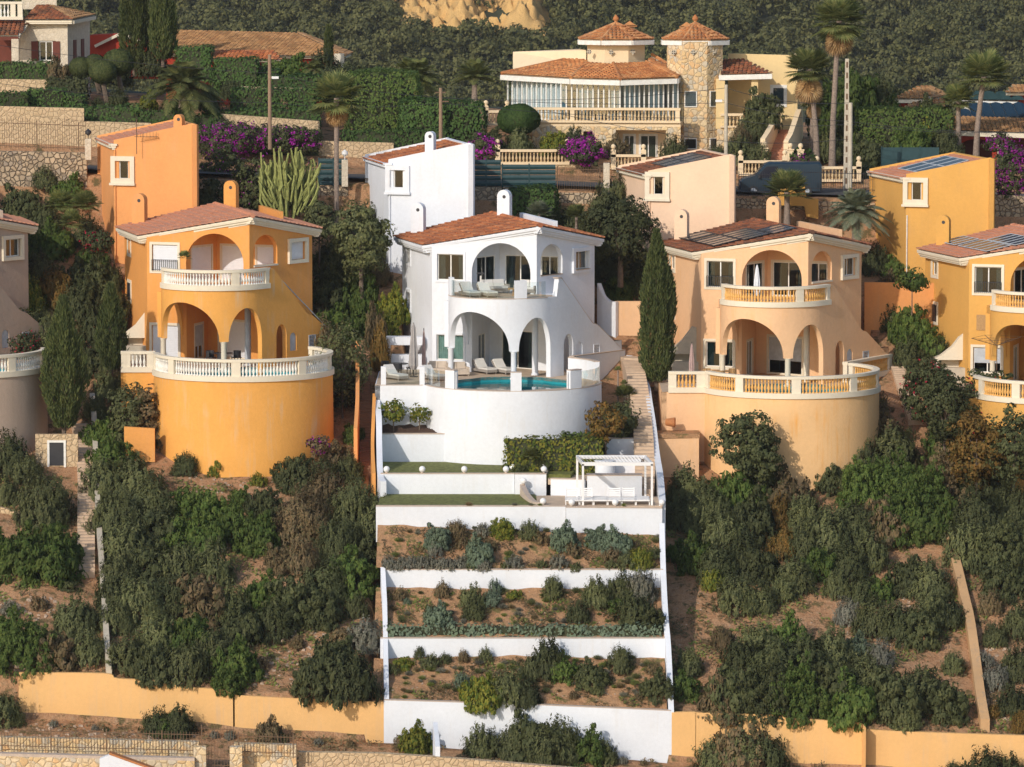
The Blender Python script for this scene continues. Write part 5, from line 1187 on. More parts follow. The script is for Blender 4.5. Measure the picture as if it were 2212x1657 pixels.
    m = MB(); m.prism([S0, S1, XY(1480, 46), XY(1150, 47)], zl, zl + .28); m.build('terrace_slab', M['creamst'], root)
    g = lambda s, q, z: f(s, q - .1, z)
    balustrade(root, g, 0, f.L, zl + .28, [.2, f.L * .27, f.L * .98], M['creamst'], M['stonebal'], False, h=1.0, band=.12, step=.235, pw=.3)
    # right wing
    w = line(XY(1572, 47.5), XY(1722, 46.5)); m = MB(); m.strip(w, 0, w.L, 9.5, lambda s: ZP(116, 47) - .1 * s / w.L, .3); m.strip(line(XY(1722, 46.5), XY(1735, 58)), 0, 11, 9.5, ZP(118, 47), .3); m.build('wing_wall', M['paleyel'], root)
    sx2 = lambda px: (XY(px, 47)[0] - XY(1572, 47.5)[0]) / (XY(1722, 46.5)[0] - XY(1572, 47.5)[0]) * w.L
    window(root, w, sx2(1668), sx2(1694), ZP(226, 47), ZP(188, 47), 'glass', 'trimw', .16, .05, mull=0, depth=-.02)
    t = MB(); fbox(t, w, sx2(1669), sx2(1693), ZP(224, 47), ZP(190, 47), -.012, .0); t.build('blind_or_dark_backing', M['shut'], root)
    roof_panel(P(1553, 163, 44), P(1670, 160, 43.6), P(1605, 132, 47.6), P(1553, 127, 47.6), 'porch_tiles', 'tileC')
    m = MB(); m.beam(P(1553, 168, 44), P(1668, 165, 43.6), .2, .34); m.build('porch_fascia', M['trimw'], root)
    for px, ww in ((1556, .6), (1630, .45)):
        a = P(px, 170, 44.2); m = MB().box((a.x, a.y, (a.z + 13.2) / 2), (ww, .45, a.z - 13.2)); m.build('porch_pillar', M['paleyel'], root)
    m = MB().prism([XY(1548, 44), XY(1670, 43.6), XY(1670, 47.3), XY(1548, 47.3)], 9.5, 13.3); m.build('porch_base', M['stoneY'], root)
    k = line(XY(1556, 43.9), XY(1605, 43.9)); balustrade(root, k, 0, k.L, 13.3, [k.L - .1], M['creamst'], M['stonebal'], False, h=.95, band=.1, step=.235, pw=.25)
    return root
upper()
# brick staircase with stone cheeks
stairs([(1678, 348, 38.5), (1686, 315, 41), (1698, 278, 44)], 1.7, 16, 'brickstep', 'brick staircase with sandstone cheeks right of the stone tower'); M['brickstep2'] = plain('brick_steps', (.5, .24, .14), .85)
S_ = [o for o in COL.objects if o.get('label', '').startswith('brick staircase')][0]; S_.data.materials[0] = M['brickstep2']
wall_px([(1653, 300, 38.3), (1660, 290, 39), (1682, 252, 43.5)], .35, 2.5, 'creamst', 'stair_wall', 'sandstone cheek wall left of the brick staircase', 'wall'); wall_px([(1703, 305, 38.3), (1712, 290, 39), (1731, 236, 43.5)], .35, 3, 'creamst', 'stair_wall', 'sandstone cheek wall right of the brick staircase', 'wall')
for px, py, Y, l in ((1651, 372, 38, 'at the left foot of the brick stairs'), (1707, 375, 38, 'at the right foot of the brick stairs'), (1729, 376, 37, 'standing free beside the clipped bush')):
    p = P(px, py, Y); o = MB().box((0, 0, .8), (.4, .4, 1.6)).box((0, 0, 1.62), (.5, .5, .08)).build('stone_pier', M['creamst'], None, p); tag(o, 'sandstone pier with ball top ' + l, 'pier'); MB().lathe([(.1, 1.66), (.08, 1.72), (.18, 1.86), (.14, 2.02), (.02, 2.08)], n=12).build('stone_ball', M['creamst'], o, smooth=50)
# ------------------------------------------------------------------ other houses
def quad_roof(root, a, b, c, d, m, seed=3, pitch=.3):
    a, b, c, d = map(Vector, (a, b, c, d)); s = (b - a).normalized(); n = s.cross(((d + c) / 2 - (a + b) / 2)).normalized(); t = -(n.cross(s))
    if t.z > 0: t = -t
    q = lambda p: ((p - a).dot(s), (p - a).dot(t)); tile_build(tile_field(MB(), a, s, t, [q(a), q(b), q(c), q(d)], pitch=pitch, rng=random.Random(seed)), 'roof_tiles', M[m], root)
    MB().add([a, b, c, d], [(0, 1, 2, 3)]).add([p - Vector((0, 0, .12)) for p in (a, b, c, d)], [(0, 1, 2, 3)]).build('roof_deck', M['cream'], root)
# stone villa, top left
r = empty('stone_villa', (0, 0, 0), 'pale stone villa with brown shutters at the top left corner', 'villa')
f = line(XY(40, 55), XY(148, 54.6)); zg = ZP(150, 55); ze = ZP(42, 55)
MB().strip(f, 0, f.L, zg - 3, ze, .3, [(1.35, 2.75, ZP(131, 55), 'r', ZP(88, 55), 0)]).build('front_wall', M['stoneB'], r)
f2 = line(XY(148, 54.6), XY(196, 62)); MB().strip(f2, 0, f2.L, zg - 3, ze, .3).build('side_wall', M['stoneB'], r)
window(r, f, 1.55, 2.5, ZP(131, 55), ZP(89, 55), 'glass', None, mull=1)
for a, b in ((1.0, 1.5), (2.55, 3.05)): t = MB(); fbox(t, f, a, b, ZP(131, 55), ZP(89, 55), -.08, -.02); t.build('shutter', M['brown'], r)
for a in (1.8, 4.4): t = MB(); fbox(t, f2, a, a + .9, ZP(131, 57), ZP(86, 57), -.06, .0); t.build('shutter', M['brown'], r)
quad_roof(r, P(55, 44, 54.2), P(156, 44, 54), P(104, 13, 60), P(80, 13, 60), 'tileC'); quad_roof(r, P(156, 44, 54), P(205, 34, 62), P(108, 13, 60.2), P(104, 13, 60), 'tileD')
MB().beam(P(55, 48, 54.4), P(156, 48, 54.2), .3, .25).beam(P(156, 48, 54.2), P(203, 38, 62), .3, .25).build('eave_band', M['cream'], r)
quad_roof(r, P(-20, 78, 52.5), P(42, 78, 52.5), P(66, 46, 55), P(-20, 44, 55), 'tileC'); MB().beam(P(-20, 83, 52.6), P(40, 83, 52.6), .2, .25).build('porch_beam', M['brown'], r)
a = P(33, 84, 52.7); MB().box((a.x, a.y, a.z - 1.2), (.5, .5, 2.4)).build('porch_pillar', M['stoneB'], r)
MB().prism([XY(-30, 54.9), XY(40, 54.9), XY(40, 58), XY(-30, 58)], zg - 3, ZP(44, 55)).build('dark_porch_wall', M['brown'], r)
f3 = line(XY(-20, 54), XY(52, 54)); balustrade(r, f3, 0, f3.L, ZP(42, 54), [.2, f3.L - .7, f3.L - .2], M['cream'], M['trimw'], False, h=1.25, band=.2, step=.24, pw=.35)
MB().prism([XY(50, 60), XY(125, 60), XY(125, 66), XY(50, 66)], ZP(20, 60), ZP(-25, 60)).build('upper_storey', M['stoneB'], r)
# long house with sandy roof behind
r = empty('long_house', (0, 0, 0), 'long low red house under a broad sandy tiled roof', 'house')
quad_roof(r, P(365, 118, 62), P(748, 124, 60), P(640, 72, 70), P(365, 68, 72), 'tileD', 4); quad_roof(r, P(748, 121, 60), P(760, 116, 72), P(650, 72, 71), P(640, 72, 70), 'tileD', 5)
quad_roof(r, P(430, 128, 58.5), P(610, 131, 58), P(590, 112, 61), P(430, 109, 61), 'tileA', 6)
f = line(XY(360, 62.5), XY(742, 60.5)); MB().strip(f, 0, f.L, 12, lambda s: ZP(119 + 5 * s / f.L, 62), .3, [(7.5, 9.5, ZP(138, 62), 'r', ZP(128, 62), 0)]).build('front_wall', M['red'], r)
a = P(733, 128, 60.2); MB().box((a.x, a.y, a.z - .6), (.7, .6, 2)).build('corner_pillar', M['cream'], r)
# red gabled house between
r = empty('red_house', (0, 0, 0), 'small red house with white gable edge behind the cypresses', 'house')
MB().extr([P(325, 170, 66), P(325, 104, 66), P(380, 76, 66), P(435, 74, 66), P(545, 100, 66), P(545, 170, 66)], (0, 3, 0)).build('gable_wall', M['red'], r, (-6.3, 0, .0)); MB().beam(P(205, 100, 65.8), P(262, 72, 65.8), .5, .2).beam(P(262, 72, 65.8), P(335, 104, 65.8), .5, .2).build('gable_coping', M['cream'], r)
# red house at the right edge
r = empty('red_villa', (0, 0, 0), 'dark red villa with arches and blue pergola roof at the right edge', 'villa')
quad_roof(r, P(2028, 282, 45), P(2260, 290, 45), P(2260, 258, 49), P(2062, 254, 49), 'tileD', 7); f = line(XY(2050, 45.6), XY(2260, 45.6))
zr_ = ZP(292, 45.6); MB().strip(f, 0, f.L, 9, zr_, .4, [(.8, 3.0, 9.5, 'arch', ZP(316, 45.6), .5), (3.5, 6.2, 9.5, 'arch', ZP(316, 45.6), .5)]).build('arcade_wall', M['red'], r)
MB().beam(P(2028, 287, 45.1), P(2260, 295, 45.1), .3, .3).build('eave_fascia', M['cream'], r); MB().strip(line(XY(2050, 48.6), XY(2260, 48.6)), 0, 6.6, 9, zr_, .2).build('inner_wall', M['brown'], r)
p = P(2160, 320, 45.4); MB().lathe([(.2, -1.6), (.17, 1)], (p.x, p.y, p.z), 12).build('column', M['conc'], r)
quad_roof(r, P(2075, 255, 50), P(2260, 255, 50), P(2260, 228, 54), P(2090, 228, 54), 'solarb', 8, .8)
MB().beam(P(2078, 219, 54), P(2200, 222, 54), .2, .12).build('pergola_beam', M['trimw'], r); quad_roof(r, P(2080, 217, 54), P(2200, 219, 54), P(2200, 206, 58), P(2090, 206, 58), 'gmetal', 9, .8)
for px in (2085, 2110, 2135, 2160): p = P(px, 222, 54); MB().box((p.x, p.y, p.z - .8), (.12, .12, 1.6)).build('pergola_post', M['trimw'], r)
MB().prism([XY(2182, 55), XY(2260, 55), XY(2260, 60), XY(2182, 60)], 12, ZP(200, 55)).build('upper_wall', M['red'], r); quad_roof(r, P(2172, 202, 54.5), P(2260, 202, 54.5), P(2260, 184, 57), P(2185, 186, 57), 'tileD', 10)
r = empty('tiled_pavilion', (0, 0, 0), 'small red pavilion with two sandy hip roofs left of the red villa', 'house')
quad_roof(r, P(1928, 215, 50), P(2010, 215, 50), P(2006, 187, 54), P(1985, 188, 54), 'tileD', 11); quad_roof(r, P(2010, 215, 50), P(2050, 206, 55), P(2010, 187, 54.1), P(2006, 187, 54), 'tileD', 12)
MB().prism([XY(1940, 50.6), XY(2040, 50.6), XY(2040, 55), XY(1940, 55)], 10, ZP(216, 50.6)).build('wall', M['red'], r); MB().beam(P(1928, 219, 50.1), P(2010, 219, 50.1), .25, .22).build('eave_fascia', M['cream'], r)
quad_roof(r, P(1935, 243, 48), P(2045, 240, 48), P(2035, 214, 51), P(1985, 216, 51), 'tileD', 13)
# ------------------------------------------------------------------ van
def van():
    a = P(1598, 424, 28.5); b = P(1775, 424, 28.5); L = b.x - a.x; r = empty('parked_van', a, 'dark blue panel van parked behind the peach tower', 'van'); M['van'] = mat('blue_van_paint', (.015, .035, .055), .35, .5)
    h = 2.2; pr = [(0, .35), (0, .95), (.25, 1.15), (1.0, 1.35), (1.65, h - .12), (2.0, h), (L - .1, h), (L, h - .15), (L, .35)]
    n = len(pr); lay = [(0, .1, 0), (.12, 0, .0), (1.8, 0, 0), (1.92, .1, 0)]; m = MB()
    for y, ins, _ in lay: m.v += [(x + (ins if x < 1 else -ins if x > L - .2 else 0), y, z - (ins if z > 1.5 else 0)) for x, z in pr]
    for i in range(3): m.f += [(i * n + q, i * n + (q + 1) % n, (i + 1) * n + (q + 1) % n, (i + 1) * n + q) for q in range(n)]
    m.f += [tuple(range(n)), tuple(3 * n + q for q in range(n))]; m.build('body', M['van'], r, smooth=40)
    MB().extr([(1.15, -.01, 1.3), (1.75, -.01, 1.95), (2.5, -.01, 1.95), (2.5, -.01, 1.2), (1.3, -.01, 1.2)], (0, .03, 0)).build('side_window', M['solar'], r); MB().extr([(1.02, .15, 1.38), (1.62, .15, h - .16), (1.62, 1.77, h - .16), (1.02, 1.77, 1.38)], (-.03, 0, .02)).build('windscreen', M['solar'], r)
    for x in (.9, L - 1.0):
        w = MB().tube([(x, -.02, .35), (x, .25, .35)], .35, 18).build('wheel', M['dmetal'], r); MB().tube([(x, -.04, .35), (x, 0, .35)], .2, 12).build('rim', M['gshut'], w)
    MB().box((1.25, -.12, 1.3), (.1, .2, .22)).build('wing_mirror', M['dmetal'], r); MB().box((-.0, .3, .8), (.06, .3, .16)).build('headlight', M['lamp'], r); MB().box((-.02, .96, .45), (.12, 1.7, .2)).build('bumper', M['dmetal'], r)
van()
# ------------------------------------------------------------------ poles, lamps, wires
def pole(px, yt, yb, Y, rr, m, label, lamp=0, cross=False):
    a = P(px, yb, Y); h = ZP(yt, Y) - a.z; r = empty('utility_pole', a, label, 'pole'); MB().tube([(0, 0, -1), (0, 0, h)], [rr * 1.2, rr], 10).build('pole', M[m], r)
    if lamp: z = h - lamp[1]; o = MB().tube([(0, 0, z), (lamp[0] * .5, -.05, z + .25), (lamp[0], -.1, z + .2)], .03, 6).build('lamp_arm', M['conc'], r); MB().box((lamp[0] * 1.1, -.1, z + .18), (.45, .22, .16)).build('lamp_head', M['lamp'], o)
    if cross: MB().box((0, 0, h - .3), (.7, .08, .08)).box((.3, 0, h - .9), (.5, .08, .08)).build('insulator_arm', M['rust'], r)
    return r
pole(583, 118, 290, 34, .11, 'wood', 'weathered wooden pole with street lamp left of the fan palm', (.35, 1.7)); pole(952, 190, 305, 35, .11, 'wood', 'short wooden pole among the clipped hedges', 0, True)
pole(1568, 183, 345, 36, .11, 'conc', 'slim concrete pole with lamp in front of the cream wing', (-.45, 1.25)); 
def pylon(px, yt, yb, Y, w, label):
    a = P(px, yb, Y); h = ZP(yt, Y) - a.z; r = empty('concrete_pylon', a, label, 'pole'); m = MB(); m.extr([(-w * .8, 0, -1), (-w * .45, 0, h), (w * .45, 0, h), (w * .8, 0, -1)], (0, .3, 0)).build('shaft', M['conc'], r)
    n = int(h / .7); t = MB()
    for k in range(n): t.box((0, -.005, .5 + k * .7), (w * .45, .02, .38))
    t.build('shaft_recess', M['rust'], r)
pylon(1828, 127, 430, 33, .26, 'tall slotted concrete pylon right of the palms'); o = pole(1836, 222, 425, 31, .13, 'conc', 'shorter round concrete pole against the slotted pylon')
def wire(pts, sag, label, rr=.016):
    p3 = [P(*p) for p in pts]; q = []
    for a, b in zip(p3, p3[1:]):
        for k in range(14): t = k / 14; q.append(a.lerp(b, t) - Vector((0, 0, sag * 4 * t * (1 - t))))
    q.append(p3[-1]); o = MB().tube(q, rr, 5).build('power_line', M['dmetal']); tag(o, label, 'cable')
wire([(-20, 95, 33), (583, 158, 34), (952, 210, 35), (1568, 222, 36), (1830, 262, 33), (2240, 285, 30)], .25, 'upper power line crossing in front of the cream villa'); wire([(-20, 178, 33), (583, 222, 34), (952, 222, 35), (1568, 255, 36), (1830, 268, 33), (2240, 283, 31)], .3, 'lower power line sagging between the wooden poles'); wire([(952, 212, 35), (1568, 190, 36), (1836, 222, 31)], .4, 'thin cable from the short wooden pole to the slim concrete pole'); wire([(1185, 240, 33), (1568, 305, 33), (1836, 300, 31)], .2, 'low cable crossing the stone base of the cream villa')
# small fittings on villas
def aerial(px, py, Y, label):
    p = P(px, py, Y); r = empty('tv_aerial', p, label, 'aerial'); MB().tube([(0, 0, -1.2), (0, 0, 1.0)], .025, 6).build('mast', M['rust'], r); t = MB(); t.box((.6, 0, -.1), (1.5, .03, .03))
    for k in range(7): t.box((.05 + k * .2, 0, -.1), (.02, .5, .02)); t.box((.05 + k * .2, 0, -.0), (.02, .02, .25 + .03 * k))
    t.build('aerial_elements', M['rust'], r)
aerial(295, 292, 18.2, 'rusty television aerial on the front of the orange tower')
r = empty('rotary_dryer', P(2153, 800, 3), 'rotary clothes dryer on the mustard villa terrace', 'clothes dryer'); MB().tube([(0, 0, 0), (0, 0, 1.9)], .025, 6).build('pole', M['rust'], r); t = MB()
for k in range(4):
    a = R(20 + 90 * k); b = R(110 + 90 * k); t.tube([(0, 0, 1.5), (1.7 * math.cos(a), 1.7 * math.sin(a), 2.0)], .02, 5)
    for q in (.5, .75, 1): t.tube([(1.7 * q * math.cos(a), 1.7 * q * math.sin(a), 1.5 + .5 * q), (1.7 * q * math.cos(b), 1.7 * q * math.sin(b), 1.5 + .5 * q)], .008, 4)
t.build('arms_and_lines', M['rust'], r)
o = MB().tube([(0, 0, 0), (.55, -.1, 0)], [.2, .3], 16).build('terracotta_jar', M['tileE'], None, P(1438, 912, -2.4)); tag(o, 'terracotta jar lying on its side in the peach planter', 'jar')
# ------------------------------------------------------------------ vegetation
ALLS = []; ZN = {}; ORD = ['leftmost', 'second', 'third', 'fourth', 'fifth', 'sixth', 'seventh', 'eighth', 'ninth', 'tenth', 'eleventh', 'twelfth', 'thirteenth', 'fourteenth', 'fifteenth', 'sixteenth', 'seventeenth', 'eighteenth', 'nineteenth', 'twentieth']
KN = {'dk': 'dark green', 'ol': 'olive green', 'br': 'fresh green', 'yl': 'yellow green', 'gr': 'grey green', 'bl': 'blue green', 'dr': 'dry brownish', 'ru': 'rusty brown', 'hd': 'clipped green'}
rs = random.Random(77)
def shrub(px, py, r, kind, zone, sx=1.0, sz=1.0, Y=None, label=None, size=None, name='shrub'):
    if kind == 'dk' and label is None: q_ = rs.random(); kind = 'ol' if q_ < .26 else 'br' if q_ < .36 else 'dr' if q_ < .41 else 'dk'
    g = ground(px, py + r * .75) if Y is None else P(px, py + r * .8, Y)
    if -30.1 < g.y < -28.75: g.y = -30.2; g.z = H(g.x, g.y)
    k = FPX / (g.y + DIST); rad = r / k; size = size or ('S' if rad < .62 else 'M' if rad < 1.7 else 'L')
    if size in 'SML' and (kind in ('ol', 'gr', 'ru', 'bl', 'dr') and size == 'S' or kind in ('ol', 'gr', 'ru') or (kind in ('dr', 'yl', 'dk') and rs.random() < .5)): size += 'w'
    o = link(name, shrub_mesh(size, rs.randrange(3)), LF[kind], None, (g.x, g.y, g.z - .08 * rad)); o.rotation_euler.z = rs.uniform(0, 6.28)
    q = rad * 1.1; o.scale = (q * sx, q * .95, q * (1.15 if size[0] == 'S' else 1.5) * sz); ALLS.append((r, o, kind)); tag(o, label, 'bush' if size != 'W' else 'grass tuft')
    if not label: ZN.setdefault((zone, kind, size == 'W'), []).append((px, py, o))
    return o
def name_zones():
    for (zone, kind, w), L in ZN.items():
        # split into rows by height in the picture, then order from the left
        L.sort(key=lambda t: t[1]); n = len(L); nr = 1 if n <= 12 else 2 if n <= 26 else 3; rows = [L[i * n // nr:(i + 1) * n // nr] for i in range(nr)]
        rn = [''] if nr == 1 else ['top ', 'bottom '] if nr == 2 else ['top ', 'middle ', 'bottom ']
        for nm, row in zip(rn, rows):
            row.sort(key=lambda t: t[0])
            for i, (x, y, o) in enumerate(row):
                what = 'grass tuft' if w else 'bush'
                o['label'] = '%s %s %s, %s%s' % (KN[kind], what, zone, (nm + 'row ') if nm else '', ORD[i]) if n > 1 else '%s %s %s' % (KN[kind], what, zone)
                o['group'] = ('grass tufts ' if w else 'bushes ') + zone
def many(zone, L):
    for t in L: shrub(t[0], t[1], t[2], t[3], zone, *(t[4:]))
z1 = 'left of worn steps'
many(z1, [(20, 985, 58, 'dk'), (95, 1070, 76, 'ol'), (28, 925, 48, 'dk'), (60, 1015, 40, 'ol'), (45, 1195, 62, 'br'), (110, 1205, 62, 'br'), (150, 1190, 36, 'br'), (-5, 1185, 50, 'br'), (10, 1060, 36, 'ol'), (55, 1390, 72, 'dk'), (10, 1370, 55, 'dk'), (160, 1330, 52, 'ol'), (120, 1405, 52, 'dr'), (190, 1395, 46, 'ol'), (190, 1330, 34, 'dk'), (85, 1300, 22, 'dr'), (10, 1490, 48, 'dk'), (20, 1310, 24, 'gr'), (150, 1260, 20, 'dk'), (110, 1160, 40, 'br')])
z2 = 'below orange villa'
many(z2, [(225, 935, 42, 'dk'), (240, 985, 50, 'br'), (225, 1030, 55, 'ol'), (300, 1035, 62, 'dk'), (250, 1100, 66, 'ol'), (315, 1085, 60, 'ol'), (275, 1170, 62, 'ol'), (345, 1135, 55, 'dk'), (255, 1235, 48, 'ol'), (405, 1085, 44, 'br'), (450, 1090, 42, 'br'), (380, 1150, 44, 'br'), (440, 1150, 48, 'br'), (505, 1130, 46, 'br'), (555, 1150, 50, 'br'), (570, 1085, 40, 'dk'), (520, 1075, 26, 'br'), (640, 1020, 46, 'dk'), (655, 1105, 72, 'dr'), (700, 1065, 62, 'dk'), (765, 1085, 78, 'dk'), (815, 1120, 55, 'ol'), (735, 1160, 66, 'dk'), (800, 1190, 46, 'dk'), (652, 1200, 44, 'dr'), (600, 1205, 34, 'dr'), (760, 1235, 56, 'dk'), (700, 1250, 60, 'dk'), (455, 1215, 56, 'dk'), (390, 1215, 56, 'ol'), (325, 1215, 50, 'dk'), (300, 1290, 60, 'ol'), (365, 1285, 56, 'dk'), (430, 1290, 64, 'dk'), (500, 1300, 50, 'dk'), (570, 1280, 46, 'dk'), (630, 1290, 62, 'dk'), (690, 1310, 50, 'dk'), (250, 1330, 42, 'ol'), (590, 1340, 50, 'dk'), (520, 1345, 50, 'dk'), (340, 1370, 60, 'ol'), (410, 1375, 60, 'dk'), (275, 1410, 50, 'ol'), (330, 1430, 50, 'dk'), (400, 1430, 54, 'ol'), (460, 1400, 56, 'dk'), (510, 1425, 50, 'dk'), (490, 1470, 32, 'dk'), (790, 1370, 44, 'gr'), (740, 1380, 30, 'dk'), (700, 1450, 66, 'dk'), (760, 1455, 66, 'dk'), (725, 1420, 50, 'dk'), (770, 1310, 30, 'dk'), (560, 1430, 22, 'dr'), (640, 1385, 20, 'dr'), (250, 1275, 44, 'dk')])
z3 = 'at orange drum foot'
many(z3, [(370, 935, 40, 'dr', 1, 1.2), (400, 1000, 30, 'dk'), (290, 870, 34, 'br'), (320, 850, 28, 'ol'), (470, 1010, 22, 'yl', .7, 1.5), (560, 1035, 20, 'yl'), (720, 985, 46, 'dr'), (700, 1020, 40, 'dk'), (755, 1010, 36, 'ol'), (765, 935, 26, 'br'), (300, 970, 26, 'dk'), (265, 895, 30, 'br'), (275, 855, 30, 'ol'), (300, 905, 34, 'dk'), (285, 940, 26, 'br')])
z4 = 'in upper white bed'
many(z4, [(945, 1160, 30, 'bl'), (940, 1185, 20, 'gr'), (985, 1143, 26, 'dr'), (1000, 1170, 18, 'dr'), (1035, 1190, 34, 'bl'), (1040, 1142, 20, 'gr'), (1085, 1140, 26, 'yl'), (1060, 1175, 20, 'dr'), (1145, 1145, 26, 'ol'), (1218, 1158, 32, 'bl'), (1170, 1160, 20, 'dr'), (1290, 1160, 28, 'bl'), (1330, 1168, 32, 'bl'), (1240, 1185, 20, 'dr'), (1320, 1195, 22, 'dr'), (1370, 1175, 14, 'dr'), (1385, 1205, 30, 'yl'), (1355, 1210, 24, 'ol'), (1110, 1212, 22, 'gr'), (1045, 1218, 18, 'gr'), (1210, 1212, 22, 'gr'), (1410, 1190, 20, 'ol')])
for px in range(842, 1010, 22): shrub(px, 1212 + (px % 5), 19, 'gr', 'in lavender row')
for px in range(1020, 1420, 75): shrub(px, 1216 + (px % 7), 14, 'gr' if px % 3 else 'ol', 'on upper terrace edge')
z5 = 'in middle white bed'
many(z5, [(955, 1275, 18, 'dr', 1, 1.4), (1020, 1290, 32, 'ol'), (1025, 1315, 28, 'dk'), (1060, 1290, 24, 'bl'), (1070, 1275, 16, 'bl', 1, 1.6), (950, 1330, 30, 'bl'), (930, 1315, 16, 'dk'), (1110, 1280, 18, 'yl'), (1195, 1272, 26, 'ol', 1, 1.2), (1290, 1275, 38, 'ol'), (1340, 1265, 36, 'ol'), (1385, 1270, 36, 'gr', 1, 1.2), (1250, 1320, 30, 'dk'), (1370, 1315, 46, 'dk'), (1400, 1330, 34, 'dk'), (1330, 1300, 22, 'br'), (880, 1300, 10, 'bl'), (865, 1280, 18, 'dr')])
z6 = 'in lowest white bed'
many(z6, [(1185, 1420, 46, 'dk', 1, 1.1), (1150, 1440, 30, 'ol'), (1215, 1445, 30, 'dk'), (1340, 1420, 34, 'ol'), (1275, 1455, 34, 'dk'), (1100, 1480, 48, 'ol'), (1040, 1490, 44, 'yl'), (1000, 1470, 24, 'bl'), (1140, 1500, 34, 'dk'), (900, 1500, 36, 'yl'), (1420, 1480, 34, 'dk'), (1410, 1440, 18, 'dr'), (930, 1425, 22, 'ol'), (905, 1415, 12, 'dk', 1, 1.7), (1000, 1420, 14, 'dr', 1, 1.4), (1050, 1420, 16, 'ol', 1, 1.6), (870, 1425, 22, 'yl'), (960, 1420, 16, 'dk'), (1310, 1470, 14, 'dk'), (1290, 1490, 16, 'ol'), (1380, 1505, 10, 'dr'), (850, 1445, 14, 'ol'), (1240, 1500, 12, 'dk')])
z7 = 'below peach villa'
many(z7, [(1490, 1050, 56, 'dk'), (1530, 1100, 72, 'ol'), (1590, 1060, 60, 'dk'), (1560, 1150, 56, 'ol'), (1620, 1120, 60, 'dk'), (1470, 1110, 40, 'ol'), (1650, 1050, 50, 'dk'), (1700, 1070, 56, 'dk'), (1685, 1115, 38, 'ru', 1, 1.3), (1690, 1170, 40, 'ru'), (1750, 1110, 66, 'dk'), (1790, 1150, 62, 'dk'), (1740, 1170, 50, 'ol'), (1840, 1130, 60, 'dk'), (1500, 1195, 44, 'dk'), (1550, 1215, 50, 'dk'), (1610, 1195, 52, 'dk'), (1640, 1215, 46, 'dk'), (1590, 1280, 50, 'ol'), (1540, 1250, 30, 'yl'), (1640, 1290, 40, 'dk'), (1715, 1240, 48, 'ol'), (1690, 1270, 34, 'ol'), (1770, 1215, 44, 'dk'), (1830, 1210, 50, 'dk'), (1880, 1190, 46, 'dk'), (1810, 1260, 36, 'dk'), (1860, 1270, 40, 'dk'), (1900, 1270, 34, 'br'), (1960, 1240, 46, 'dk'), (2010, 1250, 52, 'ol'), (2015, 1310, 48, 'ol'), (1890, 1330, 50, 'ol'), (1940, 1340, 46, 'dk'), (1990, 1350, 50, 'dk'), (2050, 1320, 40, 'dk'), (1830, 1320, 34, 'gr'), (1560, 1375, 30, 'dr'), (1640, 1390, 56, 'dk'), (1700, 1375, 50, 'dk'), (1600, 1420, 50, 'dk'), (1670, 1430, 66, 'dk'), (1740, 1420, 66, 'dk'), (1800, 1400, 60, 'ol'), (1850, 1400, 34, 'bl'), (1590, 1490, 66, 'dk'), (1560, 1510, 50, 'dk'), (1650, 1490, 70, 'dk'), (1720, 1490, 72, 'dk'), (1790, 1470, 66, 'dk'), (1840, 1510, 60, 'dk'), (1880, 1460, 66, 'ol'), (1930, 1500, 62, 'dk'), (1990, 1480, 56, 'ol'), (2040, 1510, 52, 'dk'), (1960, 1545, 36, 'dk'), (1900, 1410, 34, 'gr'), (1490, 1430, 34, 'ol'), (1480, 1480, 34, 'dk'), (2060, 1430, 30, 'dk'), (1460, 1190, 24, 'dk')])
z8 = 'right of peach drum'
many(z8, [(1890, 920, 62, 'dk'), (1860, 985, 50, 'dk'), (1930, 965, 60, 'dk'), (1800, 1030, 40, 'dk'), (1870, 1050, 66, 'br'), (1930, 1040, 70, 'br'), (1990, 1060, 70, 'br'), (1950, 1110, 66, 'br'), (1900, 1120, 60, 'dk'), (2020, 1110, 60, 'dk'), (2060, 1020, 66, 'dk'), (2120, 1040, 60, 'dk'), (2110, 1110, 80, 'dk'), (2180, 1090, 66, 'ol'), (2090, 1170, 60, 'dk'), (2160, 1180, 70, 'dk'), (2200, 1000, 56, 'ru'), (2140, 970, 56, 'yl'), (2190, 930, 50, 'dk'), (2210, 1180, 56, 'dk'), (2050, 950, 50, 'dk')])
z9 = 'beyond sloping orange wall'
many(z9, [(2170, 1250, 50, 'dk'), (2200, 1340, 44, 'ol'), (2140, 1300, 30, 'dr'), (2150, 1370, 30, 'ol'), (2195, 1430, 44, 'dk'), (2150, 1460, 34, 'gr'), (2185, 1510, 40, 'dk'), (2205, 1560, 26, 'ru'), (2145, 1535, 20, 'ru'), (2130, 1420, 20, 'gr')])
z10 = 'on bottom bank'
